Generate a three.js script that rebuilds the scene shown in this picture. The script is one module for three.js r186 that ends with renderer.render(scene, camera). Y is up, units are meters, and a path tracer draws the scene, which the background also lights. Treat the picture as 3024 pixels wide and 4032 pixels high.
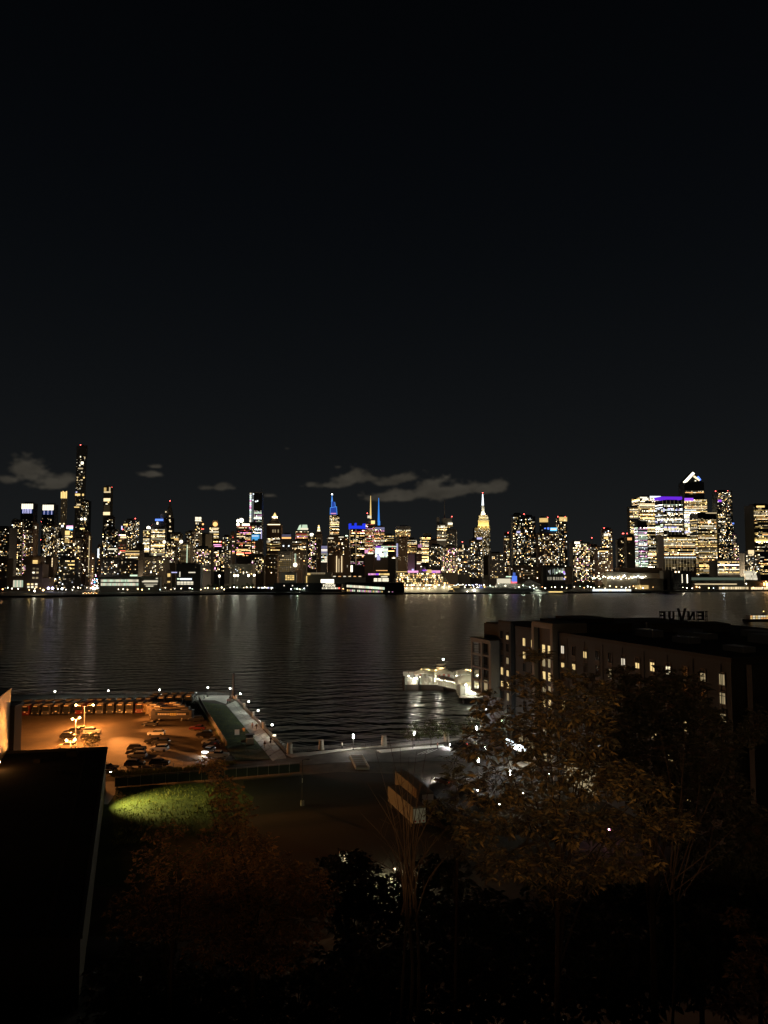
import * as THREE from 'three';
import { mergeGeometries } from 'three/addons/utils/BufferGeometryUtils.js';
import { RoundedBoxGeometry } from 'three/addons/geometries/RoundedBoxGeometry.js';
import { MarchingCubes } from 'three/addons/objects/MarchingCubes.js';
import { FontLoader } from 'three/addons/loaders/FontLoader.js';
import { TextGeometry } from 'three/addons/geometries/TextGeometry.js';

// ---------- camera, sky, exposure ----------
const EYE = 52, F = 2967, PITCH = Math.atan2(2228 - 2016, F);      // eye height above the river, focal length in photo pixels
const scene = new THREE.Scene();
const camera = new THREE.PerspectiveCamera(2 * Math.atan(2016 / F) * 180 / Math.PI, 0.75, 0.3, 20000);
camera.position.set(0, EYE, 0); camera.rotation.x = PITCH;
const renderer = new THREE.WebGLRenderer({ antialias: true });
renderer.toneMapping = THREE.LinearToneMapping; renderer.toneMappingExposure = 1;
renderer.shadowMap.enabled = true;

let seed = 7;
const R = () => { seed = (seed + 0x6d2b79f5) | 0; let t = Math.imul(seed ^ (seed >>> 15), 1 | seed); t = (t + Math.imul(t ^ (t >>> 7), 61 | t)) ^ t; return ((t ^ (t >>> 14)) >>> 0) / 4294967296; };
const rr = (a, b) => a + (b - a) * R(), pick = (a) => a[Math.floor(R() * a.length)];
const V = (x, y, z) => new THREE.Vector3(x, y, z);
const sP = Math.sin(PITCH), cP = Math.cos(PITCH);
const ray = (px, py) => { const x = (px - 1512) / F, y = -(py - 2016) / F; return V(x, y * cP + sP, y * sP - cP); };
const at = (px, py, depth) => { const d = ray(px, py); return d.multiplyScalar(depth / -d.z).add(V(0, EYE, 0)); };   // photo pixel at a distance -> point
const on = (px, py, h) => { const d = ray(px, py); return d.multiplyScalar((h - EYE) / d.y).add(V(0, EYE, 0)); };     // photo pixel on level ground -> point

// noise
const hash2 = (x, y, s = 0) => { let h = Math.imul(x | 0, 374761393) + Math.imul(y | 0, 668265263) + Math.imul(s | 0, 982451653); h = Math.imul(h ^ (h >>> 13), 1274126177); return ((h ^ (h >>> 16)) >>> 0) / 4294967296; };
const vnoise = (x, y, s, p) => { const xi = Math.floor(x), yi = Math.floor(y), fx = x - xi, fy = y - yi, u = fx * fx * (3 - 2 * fx), v = fy * fy * (3 - 2 * fy), w = (n) => p ? ((n % p) + p) % p : n;
  const a = hash2(w(xi), w(yi), s), b = hash2(w(xi + 1), w(yi), s), c = hash2(w(xi), w(yi + 1), s), d = hash2(w(xi + 1), w(yi + 1), s); return a + (b - a) * u + (c - a) * v + (a - b - c + d) * u * v; };
const fbm = (x, y, s, o = 4, p = 0) => { let r = 0, a = .5, n = 0; for (let i = 0; i < o; i++) { r += a * vnoise(x, y, s + i, p); n += a; a *= .5; x *= 2; y *= 2; p *= 2; } return r / n; };

{ // night sky: city glow fading upward, a few low clouds lit by the city
  const W = 4096, H = 2048, d = new Float32Array(W * H * 4);
  for (let j = 0; j < H; j++) {
    const el = ((j + .5) / H - .5) * 180, g = el > 0 ? .0116 * Math.exp(-el / 15) + .0005 : .008;
    const t = Math.min(1, Math.max(0, el) / 30);
    for (let i = 0; i < W; i++) { const o = (j * W + i) * 4; d[o] = g * (.93 - .2 * t); d[o + 1] = g * (1 - .02 * t); d[o + 2] = g * (1.0 + .36 * t); d[o + 3] = 1; }
  }
  const clouds = [[100, 1845, 62, 40], [20, 1884, 55, 20], [120, 1874, 90, 24], [190, 1905, 75, 24], [245, 1895, 48, 34], [150, 1915, 50, 16], [605, 1836, 30, 8], [606, 1868, 46, 13], [585, 1872, 26, 8],
    [855, 1920, 52, 12], [872, 1913, 28, 12], [1400, 1868, 50, 40], [1375, 1893, 90, 22], [1290, 1913, 95, 14], [1235, 1908, 35, 14], [1560, 1888, 68, 26], [1500, 1900, 60, 22], [1615, 1876, 32, 22],
    [1690, 1915, 80, 44], [1600, 1950, 130, 28], [1540, 1962, 90, 18], [1730, 1950, 90, 26], [1800, 1935, 70, 34], [1900, 1925, 75, 26], [1965, 1912, 40, 22], [1065, 1952, 34, 8], [1330, 1840, 24, 5], [1130, 1768, 16, 4]]
    .map(([x, y, a, b]) => { const r = ray(x, y).normalize(); return [Math.atan2(r.z, r.x) * 180 / Math.PI, Math.asin(r.y) * 180 / Math.PI, a / F * 57.3, b / F * 57.3]; });
  for (let k = 0; k < 26; k++) { // the same kind of low clouds goes on all round
    const az = rr(-55, 235), el = rr(4.5, 8), n = 2 + Math.floor(R() * 4); for (let m = 0; m < n; m++) clouds.push([az + rr(-3, 3), el + rr(-.5, .5), rr(.6, 2), rr(.25, .7)]);
  }
  const acc = new Map();
  for (const [az, el, ra, re] of clouds) {
    const j0 = Math.floor(((el - re * 1.7) / 180 + .5) * H), j1 = Math.ceil(((el + re * 1.7) / 180 + .5) * H), i0 = Math.floor(((az - ra * 1.7) / 360 + .5) * W), i1 = Math.ceil(((az + ra * 1.7) / 360 + .5) * W);
    for (let j = j0; j <= j1; j++) for (let i = i0; i <= i1; i++) {
      const u = (((i + .5) / W - .5) * 360 - az) / ra; let v = (((j + .5) / H - .5) * 180 - el) / re; if (v < 0) v *= 1.35;   // flatter bases
      const k = Math.max(0, 1 - (u * u + v * v) / 2.2); if (k > 0) { const q = j * W + ((i % W) + W) % W; acc.set(q, 1 - (1 - (acc.get(q) || 0)) * (1 - k * k)); }
    }
  }
  for (const [q, k] of acc) {
    const i = q % W, j = (q - i) / W, n = fbm(i * .09, j * .16, 5, 5), a = Math.min(1, Math.max(0, (k + (n - .5) * 1.9 - .3) * 1.9)) * .95, o = q * 4, b = .55 + .9 * fbm(i * .06, j * .12, 9, 4);
    const c = [.046 * b, .041 * b, .032 * b]; for (let m = 0; m < 3; m++) d[o + m] += (c[m] - d[o + m]) * a * .9;
  }
  const sky = new THREE.DataTexture(d, W, H, THREE.RGBAFormat, THREE.FloatType); sky.mapping = THREE.EquirectangularReflectionMapping; sky.magFilter = THREE.LinearFilter; sky.needsUpdate = true;
  scene.background = sky; scene.environment = sky;
}

// ---------- helpers ----------
const used = new Map();
const numbered = (n) => { const k = used.get(n) || 0; used.set(n, k + 1); return k ? n + '_' + String(k).padStart(3, '0') : n; };
const tag = (o, label, category, group) => { o.userData.label = label; o.userData.category = category; if (group) o.userData.group = group; return o; };
const thing = (name, label, category, p, turn = 0, group) => { const o = new THREE.Group(); o.name = numbered(name); scene.add(o); if (p) o.position.copy(p); o.rotation.y = turn; return tag(o, label, category, group); };
const copy = (o, p, turn, label, group) => { const c = o.clone(); c.userData = { ...o.userData }; c.name = numbered(o.name.replace(/_\d{3}$/, '')); scene.add(c); c.position.copy(p); c.rotation.y = turn; if (label) c.userData.label = label; if (group) c.userData.group = group; return c; };
const flat = (g) => { const k = g.index ? g.toNonIndexed() : g; for (const n of Object.keys(k.attributes)) if (!['position', 'normal', 'uv'].includes(n)) k.deleteAttribute(n); return k; };
const join = (list) => list.length === 1 ? list[0] : mergeGeometries(list.map(flat));
const mesh = (name, geo, m, parent = scene) => { const o = new THREE.Mesh(Array.isArray(geo) ? join(geo) : geo, m); o.name = parent === scene ? numbered(name) : name; o.castShadow = o.receiveShadow = true; parent.add(o); return o; };
const each = (name, list, m, parent) => list.forEach((g) => mesh(name, g, m, parent));
const structure = (name, geo, m) => { const o = mesh(name, geo, m); o.userData.kind = 'structure'; return o; };
const bx = (w, h, d, x = 0, y = 0, z = 0, ry = 0) => { const g = new THREE.BoxGeometry(w, h, d); if (ry) g.rotateY(ry); return g.translate(x, y + h / 2, z); };      // y is the underside
const rb = (w, h, d, r, x = 0, y = 0, z = 0, s = 2) => flat(new RoundedBoxGeometry(w, h, d, s, r)).translate(x, y + h / 2, z);
const cyl = (r0, r1, h, x = 0, y = 0, z = 0, n = 10) => new THREE.CylinderGeometry(r1, r0, h, n).translate(x, y + h / 2, z);
const ball = (r, x = 0, y = 0, z = 0, n = 12) => new THREE.SphereGeometry(r, n, Math.max(6, n * .7 | 0)).translate(x, y, z);
const bar = (a, b, r, r2 = r, n = 6) => { const l = a.distanceTo(b), g = new THREE.CylinderGeometry(r2, r, l, n, 1); g.translate(0, l / 2, 0); g.applyQuaternion(new THREE.Quaternion().setFromUnitVectors(V(0, 1, 0), b.clone().sub(a).normalize())); return g.translate(a.x, a.y, a.z); };
const plank = (a, b, w, h) => { const l = a.distanceTo(b), g = new THREE.BoxGeometry(w, h, l); const m = new THREE.Matrix4().lookAt(b, a, V(0, 1, 0)); g.applyMatrix4(m); const c = a.clone().add(b).multiplyScalar(.5); return g.translate(c.x, c.y, c.z); };
const slab = (pts, top, thick) => { const s = new THREE.Shape(pts.map((p) => new THREE.Vector2(p.x, -p.z))); return new THREE.ExtrudeGeometry(s, { depth: thick, bevelEnabled: false }).rotateX(-Math.PI / 2).translate(0, top - thick, 0); };
const lamp = (p, color, intensity, radius = .2) => { const l = new THREE.PointLight(color, intensity); l.position.copy(p); l.castShadow = true; l.shadow.radius = radius / .02; return l; };
const C = (r, g, b) => new THREE.Color().setRGB(r, g, b);

// ---------- materials ----------
const tex = (n, f, srgb = true) => { const d = new Uint8Array(n * n * 4); for (let j = 0; j < n; j++) for (let i = 0; i < n; i++) { const c = f(i / n, j / n), o = (j * n + i) * 4; d[o] = c[0]; d[o + 1] = c[1]; d[o + 2] = c[2]; d[o + 3] = 255; }
  const t = new THREE.DataTexture(d, n, n); t.wrapS = t.wrapT = THREE.RepeatWrapping; t.magFilter = THREE.LinearFilter; t.minFilter = THREE.LinearMipmapLinearFilter; if (srgb) t.colorSpace = THREE.SRGBColorSpace; t.needsUpdate = true; return t; };
const grain = (lo, hi, cell, s) => (u, v) => { const f = fbm(u * 6, v * 6, s, 5, 6) * .6 + hash2(Math.floor(u * cell), Math.floor(v * cell), s) * .28 + Math.max(0, fbm(u * 3, v * 3, s + 40, 3, 3) - .5) * .5; return lo.map((a, i) => a + (hi[i] - a) * Math.min(1, f)); };
const tAsphalt = tex(512, grain([60, 58, 56], [150, 146, 140], 256, 11)), tConcrete = tex(512, grain([140, 138, 132], [205, 202, 195], 200, 23)), tGrass = tex(512, grain([30, 46, 14], [112, 128, 50], 180, 31)),
  tDirt = tex(512, grain([44, 38, 30], [104, 92, 74], 256, 47)), tWall = tex(512, grain([168, 164, 158], [214, 211, 205], 128, 53)), tBark = tex(256, grain([58, 44, 34], [120, 98, 78], 64, 61));
const rep = (t, s) => { const k = t.clone(); k.repeat.set(1 / s, 1 / s); k.needsUpdate = true; return k; };
const std = (o) => new THREE.MeshStandardMaterial({ roughness: .85, ...o });
const glow = (c, k = 1) => new THREE.MeshStandardMaterial({ color: 0x000000, roughness: .6, emissive: c, emissiveIntensity: k });
const M = {
  asphalt: std({ map: rep(tAsphalt, 14), color: C(.62, .6, .58), bumpMap: rep(tAsphalt, 3), bumpScale: .02 }), gravel: std({ map: rep(tDirt, 22), color: C(1.1, 1.05, 1), bumpMap: rep(tAsphalt, 5), bumpScale: .06 }),
  concrete: std({ map: rep(tConcrete, 9), bumpMap: rep(tConcrete, 2), bumpScale: .01 }), grass: std({ map: rep(tGrass, 11), color: C(.72, .72, .72), bumpMap: rep(tGrass, 3), bumpScale: .12, roughness: 1 }), dirt: std({ map: rep(tDirt, 9), bumpMap: rep(tDirt, 2), bumpScale: .05, roughness: 1 }),
  stone: std({ map: rep(tConcrete, 2), color: C(.8, .76, .68) }), white: std({ color: C(.72, .72, .7), roughness: .5 }), paint: std({ color: C(.78, .78, .74), roughness: .7 }),
  steel: std({ color: C(.28, .28, .28), metalness: .6, roughness: .45 }), darkSteel: std({ color: C(.035, .035, .035), metalness: .4, roughness: .5 }), black: std({ color: C(.015, .015, .015), roughness: .6 }), rubber: std({ color: C(.02, .02, .02), roughness: .9 }),
  glass: new THREE.MeshPhysicalMaterial({ color: C(.015, .018, .02), roughness: .06, ior: 1.5 }), chrome: std({ color: C(.6, .6, .6), metalness: 1, roughness: .25 }),
  bark: std({ map: tBark, color: C(.4, .34, .3), roughness: .95 }), limb: std({ map: tBark, color: C(.17, .13, .1), roughness: .95 }), twig: std({ color: C(.05, .028, .02), roughness: .9 }), hull: std({ color: C(.04, .04, .04), roughness: .7 }), roofing: std({ map: rep(tDirt, 12), color: C(.5, .5, .5), roughness: .95 }),
};

// ---------- river and land ----------
{
  const N = 1024, TILE = 130, h = new Float32Array(N * N), waves = [];
  for (let k = 0; k < 90; k++) { const lam = 1.7 * Math.pow(8.5, R()), th = (R() + R() + R() - 1.5) * .75 + Math.PI / 2, kx = Math.round(TILE / lam * Math.cos(th)), ky = Math.round(TILE / lam * Math.sin(th)), L = TILE / Math.max(1, Math.hypot(kx, ky)); waves.push([kx, ky, .0098 * Math.pow(L, .8), R() * 6.283]); }
  const sin = new Float32Array(8192).map((_, i) => Math.sin(i / 8192 * 2 * Math.PI));
  for (const [kx, ky, a, ph] of waves) for (let j = 0; j < N; j++) { const b = ky * j / N + ph / 6.283; for (let i = 0; i < N; i++) { const t = kx * i / N + b; h[j * N + i] += a * sin[((t - Math.floor(t)) * 8192) & 8191]; } }
  const d = new Uint8Array(N * N * 4), e = TILE / N;
  for (let j = 0; j < N; j++) for (let i = 0; i < N; i++) {
    const patch = .55 + .9 * fbm(i / N * 5, j / N * 9, 71, 3, 0), gx = (h[j * N + (i + 1) % N] - h[j * N + (i + N - 1) % N]) / (2 * e) * patch, gy = (h[((j + 1) % N) * N + i] - h[((j + N - 1) % N) * N + i]) / (2 * e) * patch, l = Math.hypot(gx, gy, 1), o = (j * N + i) * 4;
    d[o] = 127.5 - gx / l * 127.5; d[o + 1] = 127.5 - gy / l * 127.5; d[o + 2] = 127.5 + 127.5 / l; d[o + 3] = 255;
  }
  const t = new THREE.DataTexture(d, N, N); t.wrapS = t.wrapT = THREE.RepeatWrapping; t.magFilter = THREE.LinearFilter; t.repeat.set(1 / TILE, 1 / TILE); t.needsUpdate = true;
  const g = new THREE.PlaneGeometry(16000, 3400).rotateX(-Math.PI / 2).translate(0, 0, -1500), p = g.attributes.position, uv = g.attributes.uv;
  for (let i = 0; i < p.count; i++) uv.setXY(i, p.getX(i), -p.getZ(i));
  const water = (k) => new THREE.MeshPhysicalMaterial({ color: C(.008, .011, .012), roughness: .29, ior: 1.333, normalMap: t, normalScale: new THREE.Vector2(k, k) });
  structure('river', g, water(1));
}
const P3 = (list, h = 3) => list.map(([x, y]) => on(x, y, h));
structure('ground', slab([V(-260, 0, -292), V(-59, 0, -292), V(-23.8, 0, -199), V(6, 0, -209), V(34, 0, -222), V(120, 0, -250), V(320, 0, -250), V(320, 0, -70), V(-260, 0, -70)], 3, 5), M.dirt);
structure('parking_lot', slab(P3([[-400, 2768], [770, 2768], [800, 2822], [885, 2945], [925, 3003], [600, 3040], [240, 3080], [-400, 3110]]), 3.05, .4), M.gravel);
structure('lawn', slab(P3([[795, 2762], [886, 2778], [1068, 2976], [1060, 2990], [930, 2997], [886, 2940], [808, 2822]]), 3.08, .4), M.grass);
structure('far_promenade', slab(P3([[-400, 2738], [905, 2738], [890, 2772], [845, 2757], [-400, 2762]]), 3.06, .4), M.concrete);
{ // paved walk along the pier, laid in large slabs with joints
  const a = on(890, 2776, 3), b = on(1075, 3000, 3), c = on(935, 2757, 3), d = on(1122, 2972, 3), n = 15, e = new THREE.Vector3(), base = structure('pier_walk', slab([a, c, d, on(1130, 2992, 3), b], 3.03, .4), M.stone);
  for (let k = 0; k < n; k++) for (let m = 0; m < 2; m++) { const q = (u, v) => a.clone().lerp(b, u).lerp(e.copy(c).lerp(d, u), v), g = .004; const pts = [q(k / n + g, m / 2 + .01), q(k / n + g, m / 2 + .49), q((k + 1) / n - g, m / 2 + .49), q((k + 1) / n - g, m / 2 + .01)]; const o = mesh('paving_slab', slab(pts, 3.1 + R() * .008, .06), M.concrete, base); }
}
structure('street', slab(P3([[225, 3110], [640, 3046], [930, 3012], [1140, 2985], [1400, 2958], [1720, 2932], [1850, 2905], [2080, 2950], [2120, 3020], [1900, 3230], [1690, 3160], [1860, 3000], [1500, 2992], [1130, 3018], [900, 3046], [640, 3072], [235, 3150]]), 3.07, .4), M.asphalt);
structure('shore_walk', slab(P3([[1125, 2972], [1400, 2945], [1700, 2915], [1965, 2893], [1965, 2908], [1860, 2908], [1720, 2926], [1400, 2951], [1150, 2984]]), 3.14, .4), M.concrete);
structure('sidewalk', slab(P3([[1480, 2956], [1745, 2934], [1750, 2941], [1500, 2966]]), 3.2, .4), M.paint);
structure('turnaround', slab(P3([[1440, 2976], [1500, 2968], [1750, 2943], [1830, 2955], [1640, 3002], [1440, 3002]]), 3.11, .4), M.asphalt);
for (const [x, y] of [[1690, 2952], [1706, 2951], [1722, 2950]]) { const s = mesh('parking_stripe', plank(on(x, y, 3.12), on(x - 46, y + 18, 3.12), .16, .02), M.paint); s.userData.kind = 'structure'; }
structure('grass_field', slab(P3([[455, 3098], [700, 3088], [900, 3080], [1000, 3140], [900, 3420], [330, 3500], [350, 3350], [400, 3140]]), 3.06, .4), M.grass);
structure('vacant_lot', slab(P3([[960, 3075], [1330, 3040], [1640, 3050], [1900, 3250], [1800, 3560], [1000, 3560], [920, 3300]]), 3.055, .4), std({ map: rep(tDirt, 16), color: C(.14, .14, .13), roughness: 1 }));
structure('service_road', slab(P3([[395, 3080], [462, 3078], [452, 3130], [425, 3168], [385, 3168]]), 3.09, .4), M.concrete);
{ // wooded slope from the flat land up to the street the picture is taken from
  const g = new THREE.PlaneGeometry(520, 128, 120, 50).rotateX(-Math.PI / 2).translate(0, 0, -66), p = g.attributes.position;
  for (let i = 0; i < p.count; i++) { const x = p.getX(i), z = -p.getZ(i), s = Math.min(1, Math.max(0, (112 - z) / 108)); p.setY(i, 2.6 + 46 * Math.pow(s, 2.1) + (fbm(x * .09, z * .09, 3, 4) - .5) * 5 * Math.min(1, s * 4) * Math.min(1, (z - 2) / 10)); }
  g.computeVertexNormals(); structure('hillside', g, std({ map: rep(tDirt, 9), color: C(.25, .25, .2), roughness: 1 }));
}
structure('overlook_pavement', slab([V(-260, 0, -1.2), V(260, 0, -1.2), V(260, 0, 40), V(-260, 0, 40)], 50.2, 6), M.concrete);
tag(mesh('shade_parapet', [bx(300, .45, .45, 0, 50.2, -1.3), bx(300, .12, .55, 0, 50.65, -1.3)], M.stone), 'long stone parapet wall added just below the view to shade the slope', 'wall');  // unseen wall added to keep lamp light off the lower slope
structure('far_shore', slab([[-900, 2356], [-100, 2349], [420, 2344], [900, 2337], [1500, 2336], [2100, 2334], [2600, 2328], [3100, 2324], [3900, 2318]].map(([x, y]) => on(x, y, 2)).concat([V(9000, 0, -3300), V(9000, 0, -9000), V(-9000, 0, -9000), V(-9000, 0, -2400)]), 2.6, 6), M.asphalt);

// ---------- lamps ----------
const WARM = C(1, .82, .55), COOL = C(.93, 1, .86), SODIUM = C(1, .335, .07);
const bulbCool = glow(C(1, 1, .86), 30), bulbWarm = glow(C(1, .85, .6), 28), bulbSodium = glow(C(1, .72, .28), 32), bulbWhite = glow(C(1, 1, .96), 34);
function globeLamp(p, label, group, hgt = 3.5, power = 75) {
  const t = thing('globe_lamp', label, 'lamp', p, 0, group);
  mesh('base', [cyl(.2, .16, .35), cyl(.16, .08, .25, 0, .35)], M.darkSteel, t); mesh('post', cyl(.07, .05, hgt - .9, 0, .6), M.darkSteel, t); mesh('collar', cyl(.05, .16, .2, 0, hgt - .35), M.darkSteel, t);
  mesh('globe_light', ball(.24, 0, hgt, 0, 16), bulbCool, t); mesh('cap', cyl(.13, .02, .14, 0, hgt + .22), M.darkSteel, t);
  const l = lamp(V(0, hgt, 0), COOL, power, .22); l.name = 'globe_lamp_bulb'; t.add(l); return t;
}
[[215, 2760], [425, 2757], [627, 2753], [818, 2744]].forEach(([x, y], i) => globeLamp(on(x, y, 3.1), ['white globe lamp behind the bus row, first from the picture\'s left edge', 'white globe lamp behind the bus row, above the sodium twin lamp', 'white globe lamp behind the bus row, above the gold and black coaches', 'white globe lamp on the far promenade past the bus row end'][i], 'globe lamps along the pier', 3.4, 45));
[[905, 2748], [946, 2771], [979, 2804], [1016, 2842], [1071, 2903]].forEach(([x, y], i) => globeLamp(on(x, y, 3.1), ['white globe lamp at the pier corner beside a tall dark pile', 'white globe lamp beside the pier walk, first past the corner', 'white globe lamp beside the pier walk, second past the corner', 'white globe lamp beside the pier walk, third past the corner', 'white globe lamp beside the pier walk nearest the shore'][i], 'globe lamps along the pier'));
function pillarLamp(p, label, hgt, power, group) {
  const t = thing('pillar_lamp', label, 'lamp', p, 0, group);
  mesh('base', cyl(.18, .14, .3), M.darkSteel, t); mesh('post', cyl(.07, .06, hgt - .9, 0, .3), M.steel, t); mesh('light_tube', cyl(.2, .2, 1.1, 0, hgt - .6, 0, 14), bulbWhite, t); mesh('cap', cyl(.3, .1, .12, 0, hgt + .5), M.darkSteel, t);
  const l = lamp(V(0, hgt, .35), C(1, .93, .78), power, .25); l.name = 'pillar_lamp_bulb'; t.add(l); return t;
}
pillarLamp(on(1391, 2952, 3.1), 'bright white column lamp standing alone by the shore railing', 3.6, 110, 'column lamps along the shore');
pillarLamp(on(1631, 2935, 3.1), 'white column lamp among the small shore trees', 3.2, 34, 'column lamps along the shore');
pillarLamp(on(1877, 2912, 3.1), 'white column lamp at the hotel corner by the railing', 3.2, 45, 'column lamps along the shore');
pillarLamp(on(1884, 3062, 3.1), 'bright white column lamp on the street beside the hotel entrance', 4.2, 45, 'column lamps along the shore');
pillarLamp(on(2010, 3120, 3.1), 'white column lamp on the hotel street behind the leafy tree', 4.2, 22, 'column lamps along the shore');
function twinLamp(p, hgt, arm, label, turn, power) {
  const t = thing('twin_arm_lamp', label, 'lamp', p, turn, 'sodium lamps in the parking lot');
  mesh('footing', [cyl(.55, .4, .5), cyl(.4, .16, .5, 0, .5)], M.concrete, t); mesh('pole', cyl(.16, .1, hgt - .4, 0, .5), M.steel, t);
  for (const s of [-1, 1]) {
    mesh('arm', [bar(V(0, hgt - .2, 0), V(s * arm, hgt + .35, 0), .06)], M.steel, t); const h = mesh('lamp_head', bx(.8, .22, .4, s * (arm + .2), hgt + .36, 0), M.steel, t); mesh('light_lens', ball(.3, s * (arm + .2), hgt + .3, 0).scale(1, 1, 1), bulbSodium, h);
    const l = lamp(V(s * (arm + .2), hgt + .05, 0), SODIUM, power, .3); l.name = 'twin_arm_lamp_bulb'; t.add(l);
  }
  if (arm > 2) for (const [gx, gz] of [[-62, -262], [-48, -226], [-52, -193]]) { const w = new THREE.SpotLight(SODIUM, 17000, 0, .3, 1), g = V(gx, 3, gz).sub(p); w.position.set(arm + .2, hgt + .05, .35); w.target.position.set(g.x, 0, g.z); w.castShadow = true; w.shadow.radius = 15; w.name = 'twin_arm_lamp_throw'; t.add(w, w.target); }
}
twinLamp(on(331, 2868, 3), 6.7, 2.4, 'sodium lamp on a pole with two wide arms before the buses', 0, 2600);
twinLamp(on(296, 2945, 3), 7.6, .9, 'sodium lamp with two short arms above the parked dark vans', 1.0, 2300);
twinLamp(on(276, 2990, 3), 4.6, .8, 'low sodium twin lamp just behind the dark flat roof', .3, 1200);
// unseen street lamp lights the near trees; two added lamps soften the parapet shadow
[[9, 15, 6.6, 850, 'tall sodium street lamp across the road behind the overlook'], [-16, 23, 7.4, 750, 'unseen added sodium lamp farther back softening the parapet shadow, left side'], [-7, 10.5, 6.4, 180, 'unseen added sodium lamp close behind the parapet softening its shadow']].forEach(([x, z, h, I, label]) => {
  const t = thing('overlook_street_lamp', label, 'lamp', V(x, 50.2, z), 0, 'street lamps behind the overlook');
  mesh('pole', cyl(.12, .08, h), M.steel, t); mesh('arm', bar(V(0, h, 0), V(-1.6, h + .4, -.8), .05), M.steel, t); mesh('lamp_head', bx(.7, .16, .35, -1.6, h + .4, -.8), M.steel, t); mesh('light_lens', ball(.2, -1.6, h + .28, -.8), bulbSodium, t);
  const l = lamp(V(-1.6, h + .1, -.8), C(1, .6, .24), I, .35); l.name = 'overlook_bulb'; t.add(l);
});
{ // wall floodlight on the side of the flat-roofed building, lighting the grass
  const t = thing('wall_floodlight', 'small floodlight fixed to the flat-roofed building lighting the grass', 'lamp', V(-56.9, 0, -158));
  mesh('bracket', bx(1.5, .12, .3, -.1, 10.1, 0), M.darkSteel, t); mesh('housing', rb(.4, .35, .5, .05, .8, 9.9, 0), M.darkSteel, t); mesh('light_lens', bx(.35, .03, .4, .8, 9.86, 0), bulbCool, t);
  const l = new THREE.SpotLight(C(1, .82, .27), 1900, 0, .9, .85); l.position.set(.95, 9.7, 0); l.target.position.set(8.5, 3, -1); l.castShadow = true; l.shadow.radius = 8; l.name = 'wall_floodlight_bulb'; t.add(l, l.target);
}

// ---------- left buildings ----------
{
  const a = V(-61.1, 0, -169.2), b = V(-37.4, 0, -98.1), c = V(-33, 0, -85), t = thing('flat_roofed_building', 'dark flat-roofed building at the lower left of the picture', 'building');
  mesh('wall', slab([a, c, V(-130, 0, -85), V(-130, 0, -156)], 11.6, 8.6), std({ map: rep(tWall, 6), color: C(.16, .14, .12) }), t); mesh('roof', slab([V(-61.6, 0, -168.6), V(-33.6, 0, -85.6), V(-129, 0, -85.6), V(-129, 0, -156)], 11.75, .12), M.roofing, t);
  mesh('parapet', [plank(a.clone().setY(11.9), c.clone().setY(11.9), .45, .7), plank(a.clone().setY(11.9), V(-130, 11.9, -156), .45, .7)], std({ color: C(.07, .065, .06) }), t);
  mesh('roof_curb', [plank(V(-64.5, 11.9, -166), V(-37, 11.9, -86), .5, .25)], M.roofing, t);
  for (const [x, z, w, h] of [[-66, -163, 2.2, 1.1], [-71, -158, 1.4, .8], [-63, -150, 1.2, .6]]) mesh('roof_vent', bx(w, h, 1.4, x, 11.75, z), M.roofing, t);
  const u = thing('corrugated_warehouse', 'tall warehouse with an orange-lit corrugated metal wall at the left edge', 'building');
  const p = V(-82.1, 0, -168), q = V(-56.8, 0, -80), n = 150, body = slab([p, q, V(-150, 0, -60), V(-170, 0, -160)], 25, 22); mesh('wall', body, std({ color: C(.16, .15, .13), roughness: .5, metalness: .3 }), u);
  const dir = q.clone().sub(p).normalize(), nor = V(dir.z, 0, -dir.x); const wallM = std({ color: C(.2, .19, .17), roughness: .45, metalness: .4 });
  for (let i = 0; i < n; i++) { const s = p.clone().addScaledVector(dir, .3 + i * .6).addScaledVector(nor, .06); mesh('metal_rib', bx(.3, 21.9, .12, 0, 0, 0, Math.atan2(-dir.z, dir.x)).translate(s.x, 3.05, s.z), wallM, u); }
  mesh('roof_edge', plank(p.clone().setY(25.1), q.clone().setY(25.1), .5, .3), M.darkSteel, u);
  { const s = p.clone().addScaledVector(dir, 17).addScaledVector(nor, 1.5), w = thing('wall_lamp', 'sodium wall lamp on the corrugated warehouse just out of view', 'lamp', V(s.x, 13.4, s.z)); mesh('bracket', bar(V(0, .2, 0), nor.clone().multiplyScalar(-1.45).setY(.2), .05), M.darkSteel, w); mesh('housing', bx(.4, .14, .4, 0, .12, 0), M.darkSteel, w); mesh('light_lens', ball(.16, 0, 0, 0), bulbSodium, w); const l = lamp(V(0, -.02, 0), SODIUM, 13, .16); l.name = 'wall_lamp_bulb'; w.add(l); }
  const v = thing('dark_stair_tower', 'narrow dark tower block beside the corrugated warehouse wall', 'tower', V(-82.1, 3, -170.2));
  mesh('wall', bx(1.7, 18, 3.4), std({ color: C(.06, .055, .05) }), v); mesh('cap', bx(2, .25, 3.7, 0, 18), M.darkSteel, v); mesh('door', bx(.9, 2.1, .06, .2, 0, 1.73), M.darkSteel, v);
}

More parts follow.
